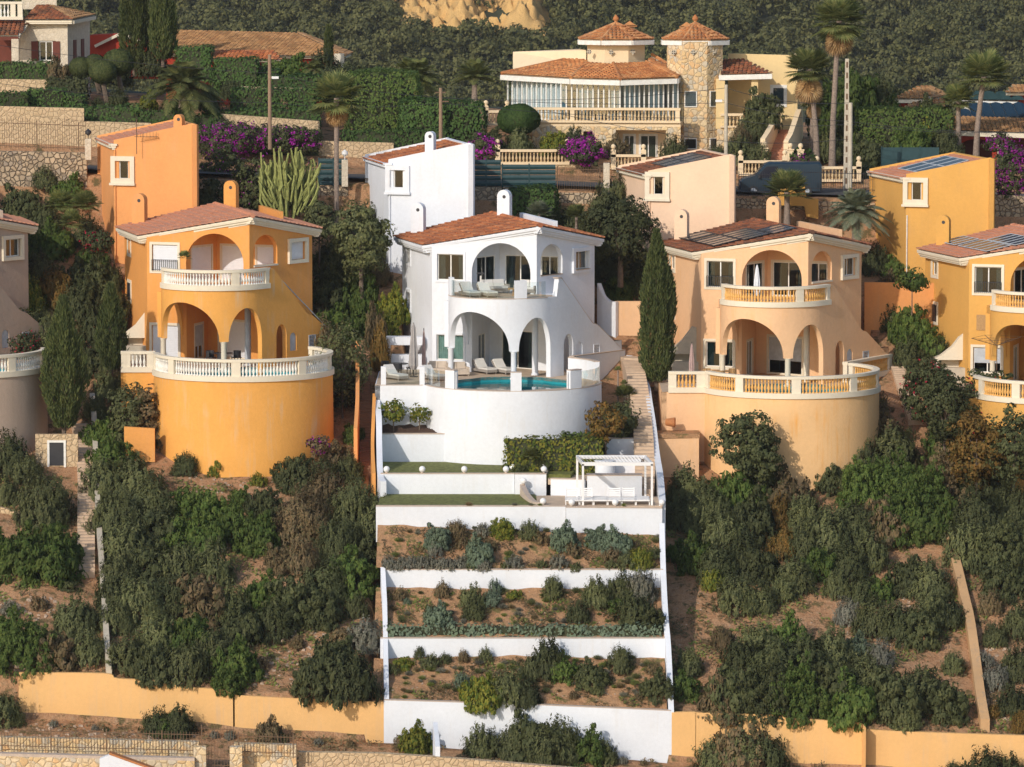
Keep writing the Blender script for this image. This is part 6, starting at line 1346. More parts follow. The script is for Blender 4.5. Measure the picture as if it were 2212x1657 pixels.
many(z10, [(340, 1550, 36, 'dk'), (385, 1550, 42, 'dk'), (360, 1525, 30, 'dk'), (583, 1570, 32, 'dk'), (600, 1585, 22, 'dk'), (1150, 1570, 60, 'dk'), (1200, 1585, 60, 'dk'), (1110, 1595, 50, 'ol'), (1175, 1610, 56, 'dk'), (1040, 1600, 42, 'dk'), (1270, 1605, 44, 'dk'), (1305, 1612, 34, 'dk'), (1590, 1585, 66, 'dr'), (1540, 1600, 46, 'dk'), (1650, 1600, 56, 'dk'), (1600, 1630, 56, 'dk'), (1768, 1595, 24, 'dk'), (2120, 1640, 56, 'dk'), (2180, 1640, 50, 'dk'), (2060, 1655, 34, 'dk'), (120, 1527, 12, 'gr'), (210, 1530, 9, 'gr'), (235, 1533, 8, 'dk'), (690, 1575, 12, 'gr'), (760, 1590, 12, 'dr'), (500, 1560, 14, 'gr'), (465, 1555, 12, 'gr'), (870, 1590, 22, 'dr'), (1390, 1625, 10, 'dr'), (1345, 1600, 12, 'gr')])
z11 = 'between orange and white villas'
many(z11, [(725, 700, 46, 'dk'), (700, 740, 44, 'dr', 1, 1.3), (740, 790, 50, 'ol'), (690, 690, 34, 'dr'), (745, 850, 34, 'dk'), (810, 735, 30, 'dr', .6, 2), (822, 775, 30, 'ru', .6, 2), (775, 640, 44, 'br', 1, 1.3), (785, 690, 36, 'br', .8, 1.3), (850, 665, 32, 'yl', 1, 1.3), (835, 700, 28, 'yl'), (730, 600, 60, 'dk'), (710, 640, 50, 'dk'), (760, 520, 60, 'ol'), (820, 520, 50, 'ol'), (790, 480, 46, 'ol'), (745, 560, 50, 'dk'), (700, 560, 34, 'dk'), (790, 560, 44, 'dk'), (822, 590, 30, 'dr')])
z12 = 'between white and peach villas'
many(z12, [(1330, 450, 52, 'ol', 1, 1.2), (1345, 500, 60, 'ol'), (1310, 520, 50, 'dk'), (1360, 560, 52, 'dk'), (1320, 580, 46, 'dk'), (1300, 470, 36, 'dk'), (1375, 500, 36, 'ol'), (1340, 620, 34, 'br'), (1300, 560, 40, 'dk'), (1240, 480, 40, 'dk'), (1200, 470, 36, 'dk'), (1380, 610, 30, 'dk')])
z13 = 'left of orange villa'
many(z13, [(45, 440, 46, 'dk'), (100, 470, 44, 'dk'), (150, 420, 40, 'br'), (120, 520, 44, 'dk'), (60, 520, 46, 'dk'), (190, 500, 40, 'ol'), (90, 580, 46, 'dk'), (200, 560, 36, 'br'), (60, 640, 46, 'yl', 1, 1.1), (30, 680, 44, 'yl'), (120, 620, 50, 'ru'), (200, 600, 50, 'dk'), (240, 600, 34, 'dk'), (180, 650, 54, 'dk'), (240, 650, 44, 'dk'), (210, 700, 50, 'dk'), (90, 700, 44, 'dk'), (50, 740, 40, 'dk'), (215, 770, 44, 'dk'), (245, 730, 34, 'dk'), (235, 830, 40, 'ol'), (205, 880, 30, 'dk'), (170, 600, 40, 'dk'), (100, 410, 30, 'ol'), (130, 740, 50, 'dk'), (240, 790, 30, 'dr')])
z14 = 'between peach and mustard villas'
many(z14, [(1890, 560, 40, 'dk'), (1940, 585, 36, 'br'), (1975, 590, 28, 'dk'), (1920, 610, 26, 'dk'), (1960, 700, 44, 'br', 1, 1.1), (1990, 735, 48, 'br'), (1965, 760, 40, 'dk'), (1930, 690, 34, 'dk'), (1900, 680, 26, 'dk'), (1990, 790, 40, 'dk'), (1890, 870, 30, 'ol'), (2030, 760, 30, 'dk')])
z15 = 'by brick stairs'
many(z15, [(1645, 235, 44, 'dk', .9, 1.1, 43), (1625, 275, 40, 'ol', 1, 1, 42), (1600, 320, 38, 'ol', 1, 1, 38.5), (1640, 330, 30, 'ol', 1, 1, 38), (1600, 290, 26, 'dr', 1, 1, 39.5), (1455, 320, 34, 'ol', 1, 1, 38), (1240, 300, 36, 'dk', 1, 1, 39), (1195, 305, 30, 'yl', 1.2, 1, 38.5), (1330, 315, 26, 'dr', 1, 1, 38.5), (1550, 330, 24, 'dk', 1, 1, 38), (1735, 345, 34, 'hd', 1, 1, 38), (1060, 300, 30, 'dk', 1, 1, 38), (1120, 300, 34, 'ol', 1.2, 1, 39)])
z16 = 'right of slim palms'
many(z16, [(1850, 280, 60, 'dk', 1, 1, 46), (1880, 330, 46, 'dk', 1, 1, 41), (1930, 260, 50, 'br', 1.2, 1, 46), (1990, 270, 46, 'yl', 1.2, 1, 44), (2040, 300, 34, 'dk', 1, 1, 42), (1970, 300, 40, 'br', 1, 1, 41), (1850, 200, 50, 'dk', 1, 1.2, 50), (1910, 210, 46, 'dk', 1, 1.2, 52), (1790, 250, 44, 'dk', 1, 1.4, 50), (1860, 370, 34, 'dk', 1, 1, 38), (2060, 330, 30, 'dk', 1, 1, 39), (2010, 240, 36, 'dk', 1, 1, 47), (1790, 310, 40, 'dk', 1, 1, 44)])
z17 = 'in upper left gardens'
many(z17, [(130, 170, 34, 'dr', 1, 1.3, 46), (100, 185, 26, 'dk', 1, 1, 45), (255, 210, 26, 'dk', 1, 1, 44), (215, 225, 20, 'dk', 1, 1, 42), (450, 210, 30, 'dk', 1, 1, 43), (560, 215, 30, 'dr', 1.3, 1, 44), (625, 215, 30, 'dr', 1.2, 1, 44), (320, 215, 20, 'yl', 1, 1, 42), (250, 150, 34, 'dk', 1, 1, 52), (330, 130, 40, 'dk', 1, 1, 56), (620, 150, 40, 'dk', 1.4, 1, 56), (700, 140, 40, 'dk', 1.2, 1, 56), (760, 160, 36, 'dk', 1.3, 1, 55), (500, 190, 26, 'dk', 1.2, 1, 46), (390, 225, 24, 'dk', 1.2, 1, 41)])
z18 = 'beside white drum'
many(z18, [(1175, 1000, 18, 'dk', 1, 1, -8.5), (1120, 1000, 18, 'dk', 1, 1, -8.5), (1330, 900, 38, 'dk', 1, 1, -3.5), (1350, 930, 30, 'dk', 1, 1, -3.5)])
# seamless leafy cover between the shrubs: low tufts
for i in range(270):
    px, py = rs.uniform(850, 1425), rs.choice([rs.uniform(1140, 1215), rs.uniform(1275, 1350), rs.uniform(1425, 1515), rs.uniform(1425, 1515)])
    g = ground(px, py); sc_ = rs.uniform(.18, .42); o = link('grass_tuft', shrub_mesh('W', rs.randrange(3)), LF[rs.choice(['gs', 'dr', 'ol', 'gr'])], None, g); o.scale = (sc_,) * 3; o.rotation_euler.z = rs.uniform(0, 6)
    tag(o, 'small grass tuft scattered in the rough beds of the white garden', 'grass tuft', 'grass tufts scattered in the rough beds')
# clipped hedges
def hedge(px0, px1, pyt, pyb, Y, dep, label, kind='hd', rnd=.0, seed=1, sag=0):
    a = P(px0, pyb, Y); b = P(px1, pyb, Y); h = ZP(pyt, Y) - a.z; L = b.x - a.x; h += .6; z0 = -.6; rng = np.random.default_rng(seed + int(abs(px0)))
    ar = [L * h, L * dep, dep * h, dep * h]; n = int(sum(ar) * 70); n = min(n, 16000); pr = np.array(ar) / sum(ar); f = rng.choice(4, n, p=pr); u, v = rng.uniform(0, 1, n), rng.uniform(0, 1, n)
    p = np.zeros((n, 3)); nr = np.zeros((n, 3))
    m = f == 0; p[m] = np.c_[u[m] * L, 0 * u[m], v[m] * h]; nr[m] = (0, -1, .2)
    m = f == 1; p[m] = np.c_[u[m] * L, v[m] * dep, 0 * u[m] + h]; nr[m] = (0, 0, 1)
    m = f == 2; p[m] = np.c_[0 * u[m], u[m] * dep, v[m] * h]; nr[m] = (-1, 0, .2)
    m = f == 3; p[m] = np.c_[0 * u[m] + L, u[m] * dep, v[m] * h]; nr[m] = (1, 0, .2)
    if rnd:
        c = np.array([L / 2, dep / 2, h / 2]); q = (p - c) / c; l = (np.abs(q) ** 3.2).sum(1) ** (1 / 3.2); p = c + (p - c) * (1 + rnd * (1 / l - 1))[:, None]
    p += rng.normal(0, .07, (n, 3)) + (np.sin(p[:, :1] * 1.3 + p[:, 2:3] * 2) * .07 + np.sin(p[:, :1] * 3.7 + p[:, 1:2] * 3) * .05) * nr; p[:, 2] += z0
    o = link('hedge', leaf_mesh('hedge', p, nr, .13, rng), LF[kind], None, a); tag(o, label, 'hedge')
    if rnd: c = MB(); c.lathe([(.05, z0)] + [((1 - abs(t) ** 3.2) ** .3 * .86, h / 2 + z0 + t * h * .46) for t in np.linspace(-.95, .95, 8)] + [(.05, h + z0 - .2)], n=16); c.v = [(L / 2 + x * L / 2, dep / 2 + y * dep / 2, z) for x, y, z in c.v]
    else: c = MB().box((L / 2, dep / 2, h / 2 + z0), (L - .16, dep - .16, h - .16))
    c.build('shade_core', M['hillg'], o); return o  # solid dark core, shade inside the hedge put into its colour
hedge(-20, 112, 136, 171, 49, 1.6, 'dark clipped hedge in front of the stone villa porch'); hedge(-20, 62, 200, 232, 39, 1.5, 'dark hedge on top of the tall sandy wall, far left'); hedge(62, 140, 193, 232, 40, 1.5, 'taller dark hedge block beside the far left hedge')
hedge(140, 180, 205, 234, 39.5, 1.5, 'narrow dark hedge step at the wall end'); hedge(180, 300, 230, 258, 38.5, 1.4, 'low clipped hedge above the lower sandy wall'); hedge(300, 400, 240, 264, 38, 1.3, 'low clipped hedge left of the phoenix palm trunk')
hedge(395, 475, 250, 275, 37.5, 1.3, 'clipped hedge right above the orange tower chimney'); hedge(465, 556, 127, 168, 50, 2, 'raised dark hedge box under the long roof'); hedge(380, 455, 102, 160, 53, 2, 'upper dark hedge box below the sandy roof'); hedge(455, 600, 150, 192, 51, 2, 'dark hedge closing the gap below the long roof')
hedge(500, 680, 192, 250, 43, 2, 'broad dark hedge behind the wooden lamp post'); hedge(560, 700, 165, 200, 49, 2, 'long green hedge band under the red house wall'); hedge(440, 690, 238, 262, 40, 1.6, 'low dark hedge strip above the bougainvillea')
hedge(745, 905, 155, 312, 42, 5, 'huge bright green clipped hedge right of the fan palm', 'br', rnd=.25); hedge(860, 965, 215, 306, 39, 3, 'rounded green hedge behind the short wooden pole', 'hd', rnd=.5); hedge(945, 1048, 220, 305, 39.5, 3.2, 'rounded clipped hedge left of the ball tree', 'hd', rnd=.5)
hedge(740, 965, 283, 306, 37.6, 1.0, 'thin low hedge behind the white tower roof'); hedge(700, 760, 150, 210, 50, 3, 'tall dark hedge behind the fan palm crown', 'dk'); hedge(100, 190, 170, 230, 43, 1.0, 'loose dark hedge behind the wall step', 'dk')
hedge(1092, 1300, 950, 1012, -8.6, 1.3, 'leafy variegated hedge along the foot of the white drum', 'yl', seed=5); hedge(1215, 1310, 938, 975, -6.6, 1.2, 'taller leafy hedge behind the right half of the variegated hedge', 'br')
hedge(838, 1432, 1353, 1380, YW3 + .35, .55, 'long grey green hedge strip on the lower terrace wall', 'bl', seed=8); hedge(1095, 1205, 405, 450, 23, 3.2, 'domed clipped hedge behind the white villa chimney', 'hd', rnd=.8)
hedge(1850, 2060, 235, 320, 42.5, 2.5, 'broad green hedge over the dark green gate', 'br', rnd=.2)
hedge(430, 690, 284, 345, 36.9, 1.2, 'dark hedge wall behind the magenta bougainvillea', 'dk')
# trees with trunks
def tree(px, pyt, pyb, rx, Y, kind, label, trunk=.14, ch=None, cat='tree', name='tree', clump=.45, leaf=.13, n=5200, shape='full', tm='trunk', lean=0):
    b = P(px, pyb, Y); k = FPX / (Y + DIST); rad = rx / k; h = (pyb - pyt) / k; ch = (ch / k if ch else h * .62) / 2; rng = np.random.default_rng(int(px + pyt) % 9999 + 7)
    r = empty(name, b, label, cat); m = MB(); zc = h - ch; zl = zc - ch * .5
    m.tube([(0, 0, -.6), (lean * .4, 0, zl * .5), (lean, 0, zl), (lean, 0, zc)], [trunk, trunk * .85, trunk * .65, trunk * .4], 7)
    for q in range(6):
        a = rng.uniform(0, 6.28); e = rng.uniform(.3, .75); m.tube([(lean, 0, zl * .9), (lean + math.cos(a) * rad * e * .5, math.sin(a) * rad * e * .5, zl + ch * .6), (lean + math.cos(a) * rad * e, math.sin(a) * rad * e, zc + ch * .4 * rng.uniform(-.3, 1))], [trunk * .5, trunk * .35, trunk * .15], 5)
    m.build('trunk', M[tm], r, smooth=40)
    p, nr = crown_pts(rng, (rad, rad, ch), n, clump, shape=shape); me = leaf_mesh('crown', p, nr, leaf, rng); link('crown', me, LF[kind], r, (lean, 0, zc)); return r
tree(780, 440, 640, 66, 13, 'ol', 'grey green olive tree left of the white villa', .16, 150, n=7000, clump=.5); tree(1340, 415, 600, 72, 15, 'dk', 'large dark tree between the white and peach villas', .2, 170, n=9000, clump=.6)
tree(1308, 868, 1000, 42, -7.4, 'ru', 'small rusty leaved tree beside the pergola', .07, 82, n=1500, clump=.3); tree(1345, 868, 960, 34, -4.4, 'ol', 'grey green tree behind the rusty leaved tree', .07, 80, n=1800, clump=.3)
tree(850, 862, 925, 26, -2.7, 'yl', 'bushy citrus tree at the left of the white planter', .05, 50, n=900, clump=.22, leaf=.12); tree(906, 873, 930, 24, -2.5, 'yl', 'sparse citrus tree at the right of the white planter', .045, 38, n=330, clump=.22, leaf=.12)
tree(1610, 890, 1040, 66, -7, 'dk', 'dark rounded tree against the peach drum', .12, 130, n=6500, clump=.35); tree(1640, 940, 1060, 50, -7.5, 'dk', 'lower dark tree leaning on the right of the peach drum tree', .1, 100, n=4000, clump=.35)
tree(740, 690, 960, 60, 2.5, 'ol', 'thin twiggy tree at the right side of the orange drum', .09, 190, n=3000, clump=.4); tree(560, 880, 1050, 1, 2, 'ol', 'x') if False else None
r = empty('clipped_tree', P(1120, 325, 40), 'ball clipped tree on forked trunk before the veranda', 'tree'); MB().tube([(.1, 0, -.4), (.05, 0, .6), (-.5, 0, 1.5)], [.2, .16, .1], 7).tube([(.05, 0, .5), (.3, .1, 1.5)], [.14, .09], 7).build('trunk', M['trunk'], r, smooth=40)
rng = np.random.default_rng(3); d = sph(rng, 9000); link('crown', leaf_mesh('crown', d * [1.46, 1.35, 1.05] * (rng.uniform(.93, 1.03, 9000) * (1 + .03 * np.sin(d[:, 0] * 7)))[:, None], d, .09, rng), LF['hd'], r, (0, 0, 2.1)); MB().lathe([(.02, -.95)] + [(1.3 * math.cos(t), .95 * math.sin(t)) for t in np.linspace(-1.4, 1.4, 11)], (0, 0, 2.1), 18).build('shade_core', M['hillg'], r)  # core under the leaves is a dark solid painted as inner shade
tree(1970, 585, 660, 30, 10, 'br', 'small fresh green tree over the warm orange party wall', .04, 40, n=1200)
for px, py, r_, l in ((176, 146, 27, 'left ball'), (222, 155, 30, 'front right ball'), (255, 135, 34, 'back ball'), (205, 140, 26, 'middle ball')):
    p = P(px, py, 44 if 'front' in l else 45.5); k = FPX / 335; rng = np.random.default_rng(px); d = sph(rng, 5200); rr = r_ / k; o = empty('topiary_ball', p, 'clipped dark topiary, %s of the cloud pruned group' % l, 'topiary', 'cloud pruned topiary balls')
    link('foliage', leaf_mesh('foliage', d * rr * [1, 1, .86] * rng.uniform(.94, 1.02, (5200, 1)), d, .09, rng), LF['cy'], o); MB().lathe([(.02, -rr * .78)] + [(rr * .9 * math.cos(t), rr * .78 * math.sin(t)) for t in np.linspace(-1.4, 1.4, 9)], n=16).build('shade_core', M['hillg'], o); MB().tube([(0, 0, -rr * .7), (.3, .3, -rr * 2.4)], [.16, .22], 7).build('trunk', M['trunk'], o)  # dark solid core colours in the shade within each ball
def cypress(px, pyt, pyb, r, Y, label, prof='col', n=9000, kind='cy'):
    b = P(px, pyb, Y); k = FPX / (Y + DIST); rad = r / k; h = (pyb - pyt) / k; rng = np.random.default_rng(px + 3); e = empty('cypress_tree', b, label, 'cypress'); MB().tube([(0, 0, -.5), (0, 0, h * .8)], [.14, .04], 7).build('trunk', M['trunk'], e)
    t = rng.uniform(0, 1, n) ** .9; a = rng.uniform(0, 6.28, n)
    w = np.where(t < .12, .45 + t / .12 * .45, 1 - .12 * t) * np.where(t > .55, 1 - ((t - .55) / .45) ** 1.6 * .97, 1)
    if prof == 'cone': w = np.where(t < .2, .4 + t * 2, .8 + .2 * np.sin(t * 3.1)) * np.where(t > .4, 1 - ((t - .4) / .6) ** 1.5 * .95, 1)
    lob = 1 + .13 * np.sin(a * 5 + t * 3) + .1 * np.sin(a * 9 - t * 17) + .09 * np.sin(t * 40 + a * 3)
    rr = rad * w * lob * rng.uniform(.55, 1, n) ** .35; p = np.c_[rr * np.cos(a), rr * np.sin(a), t * h]; nr = np.c_[np.cos(a), np.sin(a), np.full(n, .5)]
    d = np.c_[np.cos(a) * .28, np.sin(a) * .28, np.full(n, 1)] + rng.normal(0, .22, (n, 3)); s = np.cross(d, rng.normal(0, 1, (n, 3))); s /= np.linalg.norm(s, axis=1)[:, None]; L = rng.uniform(.16, .38, n)[:, None]
    v = np.empty((n, 4, 3)); v[:, 0] = p; v[:, 1] = p + d * L * .5 + s * .035; v[:, 2] = p + d * L; v[:, 3] = p + d * L * .5 - s * .035; link('crown', quads('crown', v.reshape(-1, 3)), LF[kind], e); return e
cypress(1418, 503, 826, 34, 4.5, 'tall slender cypress between the white and peach villas', n=16000); cypress(1442, 585, 700, 14, 5.2, 'slim side leader of the tall cypress'); cypress(138, 645, 925, 45, -2.5, 'broad cypress between the grey and orange villas', 'cone', 17000)
cypress(290, -70, 150, 30, 56, 'left one of the two dark cypresses near the top edge', n=12000); cypress(352, -40, 130, 27, 55, 'right one of the two dark cypresses near the top edge', n=10000); cypress(710, 60, 140, 7, 58, 'small thin cypress at the end of the long roof', n=2500); cypress(240, 620, 800, 30, 4, 'dark conifer behind the broad cypress', 'cone', 8000)
tree(276, 826, 985, 38, -2.4, 'ol', 'loose olive coloured bush tree left of the orange drum', .06, 140, n=3000, clump=.3); tree(314, 834, 975, 28, -2.2, 'dr', 'narrow brownish bush tree touching the orange drum', .05, 118, n=2200, clump=.3)
tree(2110, 885, 1060, 62, -7, 'ru', 'rusty green tree under the mustard drum', .1, 165, n=6000, clump=.35); tree(2190, 880, 1050, 52, -7.5, 'dk', 'dark tree under the mustard drum at the right edge', .1, 160, n=5500, clump=.35); tree(2040, 800, 985, 44, -3, 'dk', 'dark tree left of the mustard drum', .1, 160, n=4500, clump=.35)
tree(455, 385, 500, 44, 22, 'dk', 'dark bushy tree behind the orange roof parapet', .1, 100, n=4500, clump=.35); tree(540, 380, 500, 50, 23, 'dk', 'second dark bushy tree behind the orange roof', .1, 110, n=5000, clump=.35); tree(690, 430, 560, 32, 18, 'ol', 'small olive tree at the foot of the slim fan palm', .07, 90, n=2600, clump=.3)
# palms
def fronds(rng, n, R_, kind, up=(-.35, 1.0), droop=.5):
    vs = []
    for i in range(n):
        az = i * 2.399 + rng.uniform(-.2, .2); el = up[0] + (up[1] - up[0]) * ((i + .5) / n) ** .8 + rng.uniform(-.08, .08); d = np.array([math.cos(az) * math.cos(el), math.sin(az) * math.cos(el), math.sin(el)]); side = np.cross(d, [0, 0, 1]); side /= np.linalg.norm(side) + 1e-9; upv = np.cross(side, d)
        if kind == 'fan':
            c = d * R_ * .5 * rng.uniform(.8, 1.1) + np.array([0, 0, -.04 * R_]); vs.append([d * .05, c * .5 + side * .02, c, c * .5 - side * .02]); m = 26
            for j in range(m):
                a = (j / (m - 1) - .5) * 4.4; q = d * math.cos(a) + side * math.sin(a); L = R_ * .52 * (1 - .18 * abs(a) / 2); tip = c + q * L + np.array([0, 0, -droop * L * rng.uniform(.1, .4)]) ; w = np.cross(q, upv); w /= np.linalg.norm(w) + 1e-9; mid = c + q * L * .55 + upv * .0; w = w * R_ * .03; vs.append([c, mid + w, tip, mid - w])
        else:
            m = 22; prev = np.zeros(3)
            for j in range(m):
                t = (j + 1) / m; dd = d * R_ * t + np.array([0, 0, -1]) * droop * R_ * t * t * (.55 + .5 * max(0, math.cos(el))); tang = (dd - prev); tang /= np.linalg.norm(tang) + 1e-9; w = R_ * .012
                vs.append([prev + side * w, dd + side * w * .7, dd - side * w * .7, prev - side * w]); LL = R_ * .24 * math.sin(math.pi * (.12 + .85 * t)) + .05
                if j > 1:
                    for s_ in (-1, 1):
                        for h_ in (0, .25, .5, .75): o_ = prev + (dd - prev) * h_; tip = o_ + (side * s_ * .8 + tang * .55 + np.array([0, 0, -.25 + rng.uniform(-.1, .15)])) * LL; wv = tang * R_ * .011; mid = (o_ + tip) / 2; vs.append([o_, mid + wv, tip, mid - wv])
                prev = dd
    return np.array(vs).reshape(-1, 3)
def palm(px, pyc, pyb, rp_, Y, kind, label, tr=.16, mat_='pm', n=34, skirt=False, up=(-.35, 1.0), droop=.5, lean=0):
    b = P(px, pyb, Y); c = P(px + lean, pyc, Y); h = c.z - b.z; k = FPX / (Y + DIST); R_ = rp_ / k; rng = np.random.default_rng(int(px * 3 + pyc)); e = empty('palm_tree', b, label, 'palm'); dx = c.x - b.x
    if h > .5: MB().tube([(0, 0, -.6), (dx * .15, 0, h * .33), (dx * .55, 0, h * .7), (dx, 0, h)], [tr * 1.35, tr, tr * .9, tr], 10).build('trunk', M['palmtrunk'], e, smooth=50)
    link('crown', quads('crown', fronds(rng, n, R_, kind, up, droop)), LF[mat_], e, (dx, 0, h))
    if skirt: link('dead_frond_skirt', quads('skirt', fronds(rng, 26, R_ * skirt * .8, kind, (-1.5, -1.15), .3)), LF['pd'], e, (dx, 0, h - .15))
    return e
palm(727, 212, 560, 76, 24.5, 'fan', 'slim fan palm between the orange and white towers', .17, n=34, skirt=.9, up=(-.7, 1.25))
palm(1797, 45, 360, 74, 40, 'fan', 'tallest slim fan palm reaching the top edge', .2, n=44, skirt=1.15, up=(-.7, 1.25), lean=16); palm(1765, 150, 345, 62, 41, 'fan', 'second slim fan palm with shaggy brown skirt', .19, n=36, skirt=1.35, up=(-.6, 1.2), lean=-18); palm(1752, 215, 340, 40, 43, 'fan', 'shorter fan palm behind the second slim palm', .17, n=28, skirt=1.1, up=(-.6, 1.1), lean=6)
palm(2108, 165, 335, 72, 42, 'fan', 'fan palm before the red villa, taller right one', .19, n=38, up=(-.4, 1.2), lean=18); palm(2070, 218, 300, 50, 43, 'fan', 'shorter fan palm before the red villa', .18, n=30, up=(-.5, 1.2))
palm(395, 190, 262, 108, 39.5, 'pin', 'broad feathery phoenix palm above the orange tower', .3, n=38, up=(-.15, 1.35), droop=.68); palm(895, 170, 215, 84, 50, 'pin', 'feathery palm behind the huge green hedge', .25, n=44, up=(-.1, 1.3), droop=.6); palm(1025, 170, 220, 66, 47, 'pin', 'bird of paradise like palm left of the veranda', .2, n=30, up=(.1, 1.4), droop=.5); palm(680, 150, 190, 40, 54, 'pin', 'small arching palm beside the end of the sandy roof', .15, n=24, up=(0, 1.3), droop=.7)
palm(1700, 415, 478, 62, 23, 'fan', 'fan palm in front of the mustard stub wall', .2, n=34, up=(-.3, 1.3)); palm(1850, 458, 520, 84, 20.5, 'pin', 'dusty grey green phoenix palm beside the mustard tower', .28, 'pg', n=48, up=(-.3, 1.35), droop=.55)
palm(1165, 462, 500, 36, 20, 'fan', 'low fan palm behind the white villa roof parapet', .1, 'pg', n=26, up=(-.1, 1.4)); palm(1245, 468, 500, 36, 20, 'fan', 'spiky yucca like palm right of the low fan palm', .1, n=26, up=(-.1, 1.4)); palm(1350, 855, 880, 32, 1.2, 'fan', 'small fan palm beside the white stone steps', .1, n=26, up=(-.1, 1.4)); palm(1148, 985, 1000, 26, -8.9, 'pin', 'small cycad in the bed on the white upper lawn', .12, 'pm', n=40, up=(.1, 1.4), droop=.35)
palm(130, 440, 452, 40, 19, 'fan', 'dense low fan palm clump, left one, beside the orange tower', .1, n=34, up=(-.5, 1.4)); palm(185, 440, 452, 40, 18.5, 'fan', 'dense low fan palm clump touching the orange tower', .1, n=34, up=(-.5, 1.4)); palm(155, 480, 492, 36, 17, 'fan', 'lower fan palm of the clump left of the orange tower', .1, n=30, up=(-.5, 1.4))
palm(398, 556, 572, 20, 3.2, 'fan', 'small potted palm on the orange villa balcony', .05, n=14, up=(-.3, 1.3)); palm(1335, 800, 850, 12, 2.4, 'fan', 'thin yellowish dragon tree beside the white side wall', .05, 'pm', n=12, up=(0, 1.5)); palm(1348, 830, 862, 12, 2.0, 'fan', 'second thin dragon tree beside the white side wall', .05, 'pm', n=12, up=(0, 1.5)); palm(1395, 870, 890, 20, 3, 'fan', 'x') if False else None
# candelabra cactus
r = empty('candelabra_cactus', P(622, 470, 19), 'tall pale green candelabra cactus right of the bougainvillea', 'cactus'); M['cact'] = plain('cactus_skin', (.25, .27, .085), .7, sca=6, var=.3); rc = random.Random(4)
for i in range(95):
    x0 = rc.choice([-1.5, -.9, -.3, .3, .9, 1.5]) + rc.gauss(0, .28); h0 = rc.uniform(.2, 2.6); top = rc.uniform(2.2, 4.7) - abs(x0) * .35; y0 = rc.uniform(-.6, .8); x1 = x0 * .85; top = max(top, h0 + 1.1)
    MB().tube([(x0 * .6, y0 * .6, max(-.3, h0 - .6)), (x1, y0, h0), (x0, y0, h0 + .5), (x0 + rc.gauss(0, .07), y0, (top + h0) / 2 + .2), (x0 + rc.gauss(0, .1), y0, top)], [.075, .08, .085, .08, .055], 5).build('arm', M['cact'], r)
# bougainvillea
def bloom(px, py, rx, ry, Y, fk, label, n=2600, share=.7, gk='dk'):
    p = P(px, py, Y); k = FPX / (Y + DIST); a, b = rx / k, ry / k; rng = np.random.default_rng(int(px + py)); e = empty('bougainvillea', p, label, 'flowering shrub'); q, nr = crown_pts(rng, (a, a * .6, b), n, .3, shape='full'); link('foliage', leaf_mesh('foliage', q, nr, .12, rng), LF[gk], e)
    q, nr = crown_pts(rng, (a * 1.0, a * .62, b * 1.0), int(n * share), .26, shape='full'); m = (q[:, 1] < a * .2); link('blossom', leaf_mesh('blossom', q[m], nr[m], .105, rng, 1.2), LF[fk], e); return e
bloom(1262, 325, 46, 34, 36, 'mg', 'dense magenta bougainvillea hanging over the sandstone balustrade', 3200, .9); bloom(1040, 318, 34, 28, 37, 'mg', 'magenta bougainvillea right behind the white tower', 2000, .8); bloom(2190, 370, 46, 60, 27, 'mg', 'magenta bougainvillea beside the mustard tower at the right edge', 4000, .8); bloom(1735, 352, 28, 18, 36, 'mg', 'small pinkish bougainvillea by the ball topped pier', 900, .5)
bloom(500, 300, 80, 36, 35.5, 'mg', 'left half of the long magenta bougainvillea hedge', 5200, .55); bloom(610, 300, 76, 30, 35.8, 'mg', 'right half of the long bougainvillea hedge, fewer flowers', 4600, .3); bloom(480, 370, 50, 60, 30, 'mg', 'dark bougainvillea tangle behind the orange tower', 4200, .12); bloom(560, 400, 60, 60, 22, 'mg', 'green creeper with few magenta flowers behind the roof', 5200, .05, 'dk'); bloom(640, 400, 50, 60, 24, 'mg', 'dark creeper right of the cactus', 4200, .04, 'dk')
bloom(2010, 850, 60, 70, 1.5, 'rd', 'large crimson flowered creeper on the right of the pale steps', 6500, .13); bloom(2080, 900, 66, 70, -1, 'rd', 'second crimson flowered creeper under the mustard drum', 6500, .08); bloom(2140, 850, 50, 50, 0, 'rd', 'crimson speckled bush at the mustard drum', 4500, .08); bloom(55, 745, 34, 26, 3, 'rd', 'red flowers behind the grey villa balustrade', 900, .6); bloom(210, 520, 34, 26, 12, 'rd', 'red flowering bush below the fan palm clump', 1500, .4); bloom(690, 960, 22, 20, -5.6, 'mg', 'magenta sprig at the right foot of the orange drum', 500, .35, 'dr'); bloom(2160, 310, 34, 20, 41, 'mg', 'magenta bougainvillea before the red villa', 900, .6)
ALLS.sort(key=lambda t: -t[0]); rest = ALLS[297:]; drop = {id(o) for _, o, _ in rest}
kinds = sorted({k for *_, k in rest}); vs_, mi_ = [], []
for _, o, k in rest:
    n_ = len(o.data.vertices); v = np.empty(n_ * 3, dtype=np.float32); o.data.vertices.foreach_get('co', v); v = v.reshape(-1, 3) * np.array(o.scale); c, s = math.cos(o.rotation_euler.z), math.sin(o.rotation_euler.z)
    vs_.append(np.c_[v[:, 0] * c - v[:, 1] * s, v[:, 0] * s + v[:, 1] * c, v[:, 2]] + np.array(o.location)); mi_.append(np.full(n_ // 4, kinds.index(k), dtype=np.int32))
me = quads('small_shrubs', np.concatenate(vs_)); me.materials.clear()
for k in kinds: me.materials.append(LF[k])
me.polygons.foreach_set('material_index', np.concatenate(mi_)); so = bpy.data.objects.new('small_shrubs', me); COL.objects.link(so); tag(so, kind='stuff')
for z in ZN: ZN[z] = [t for t in ZN[z] if id(t[2]) not in drop]
ZN = {z: L for z, L in ZN.items() if L}
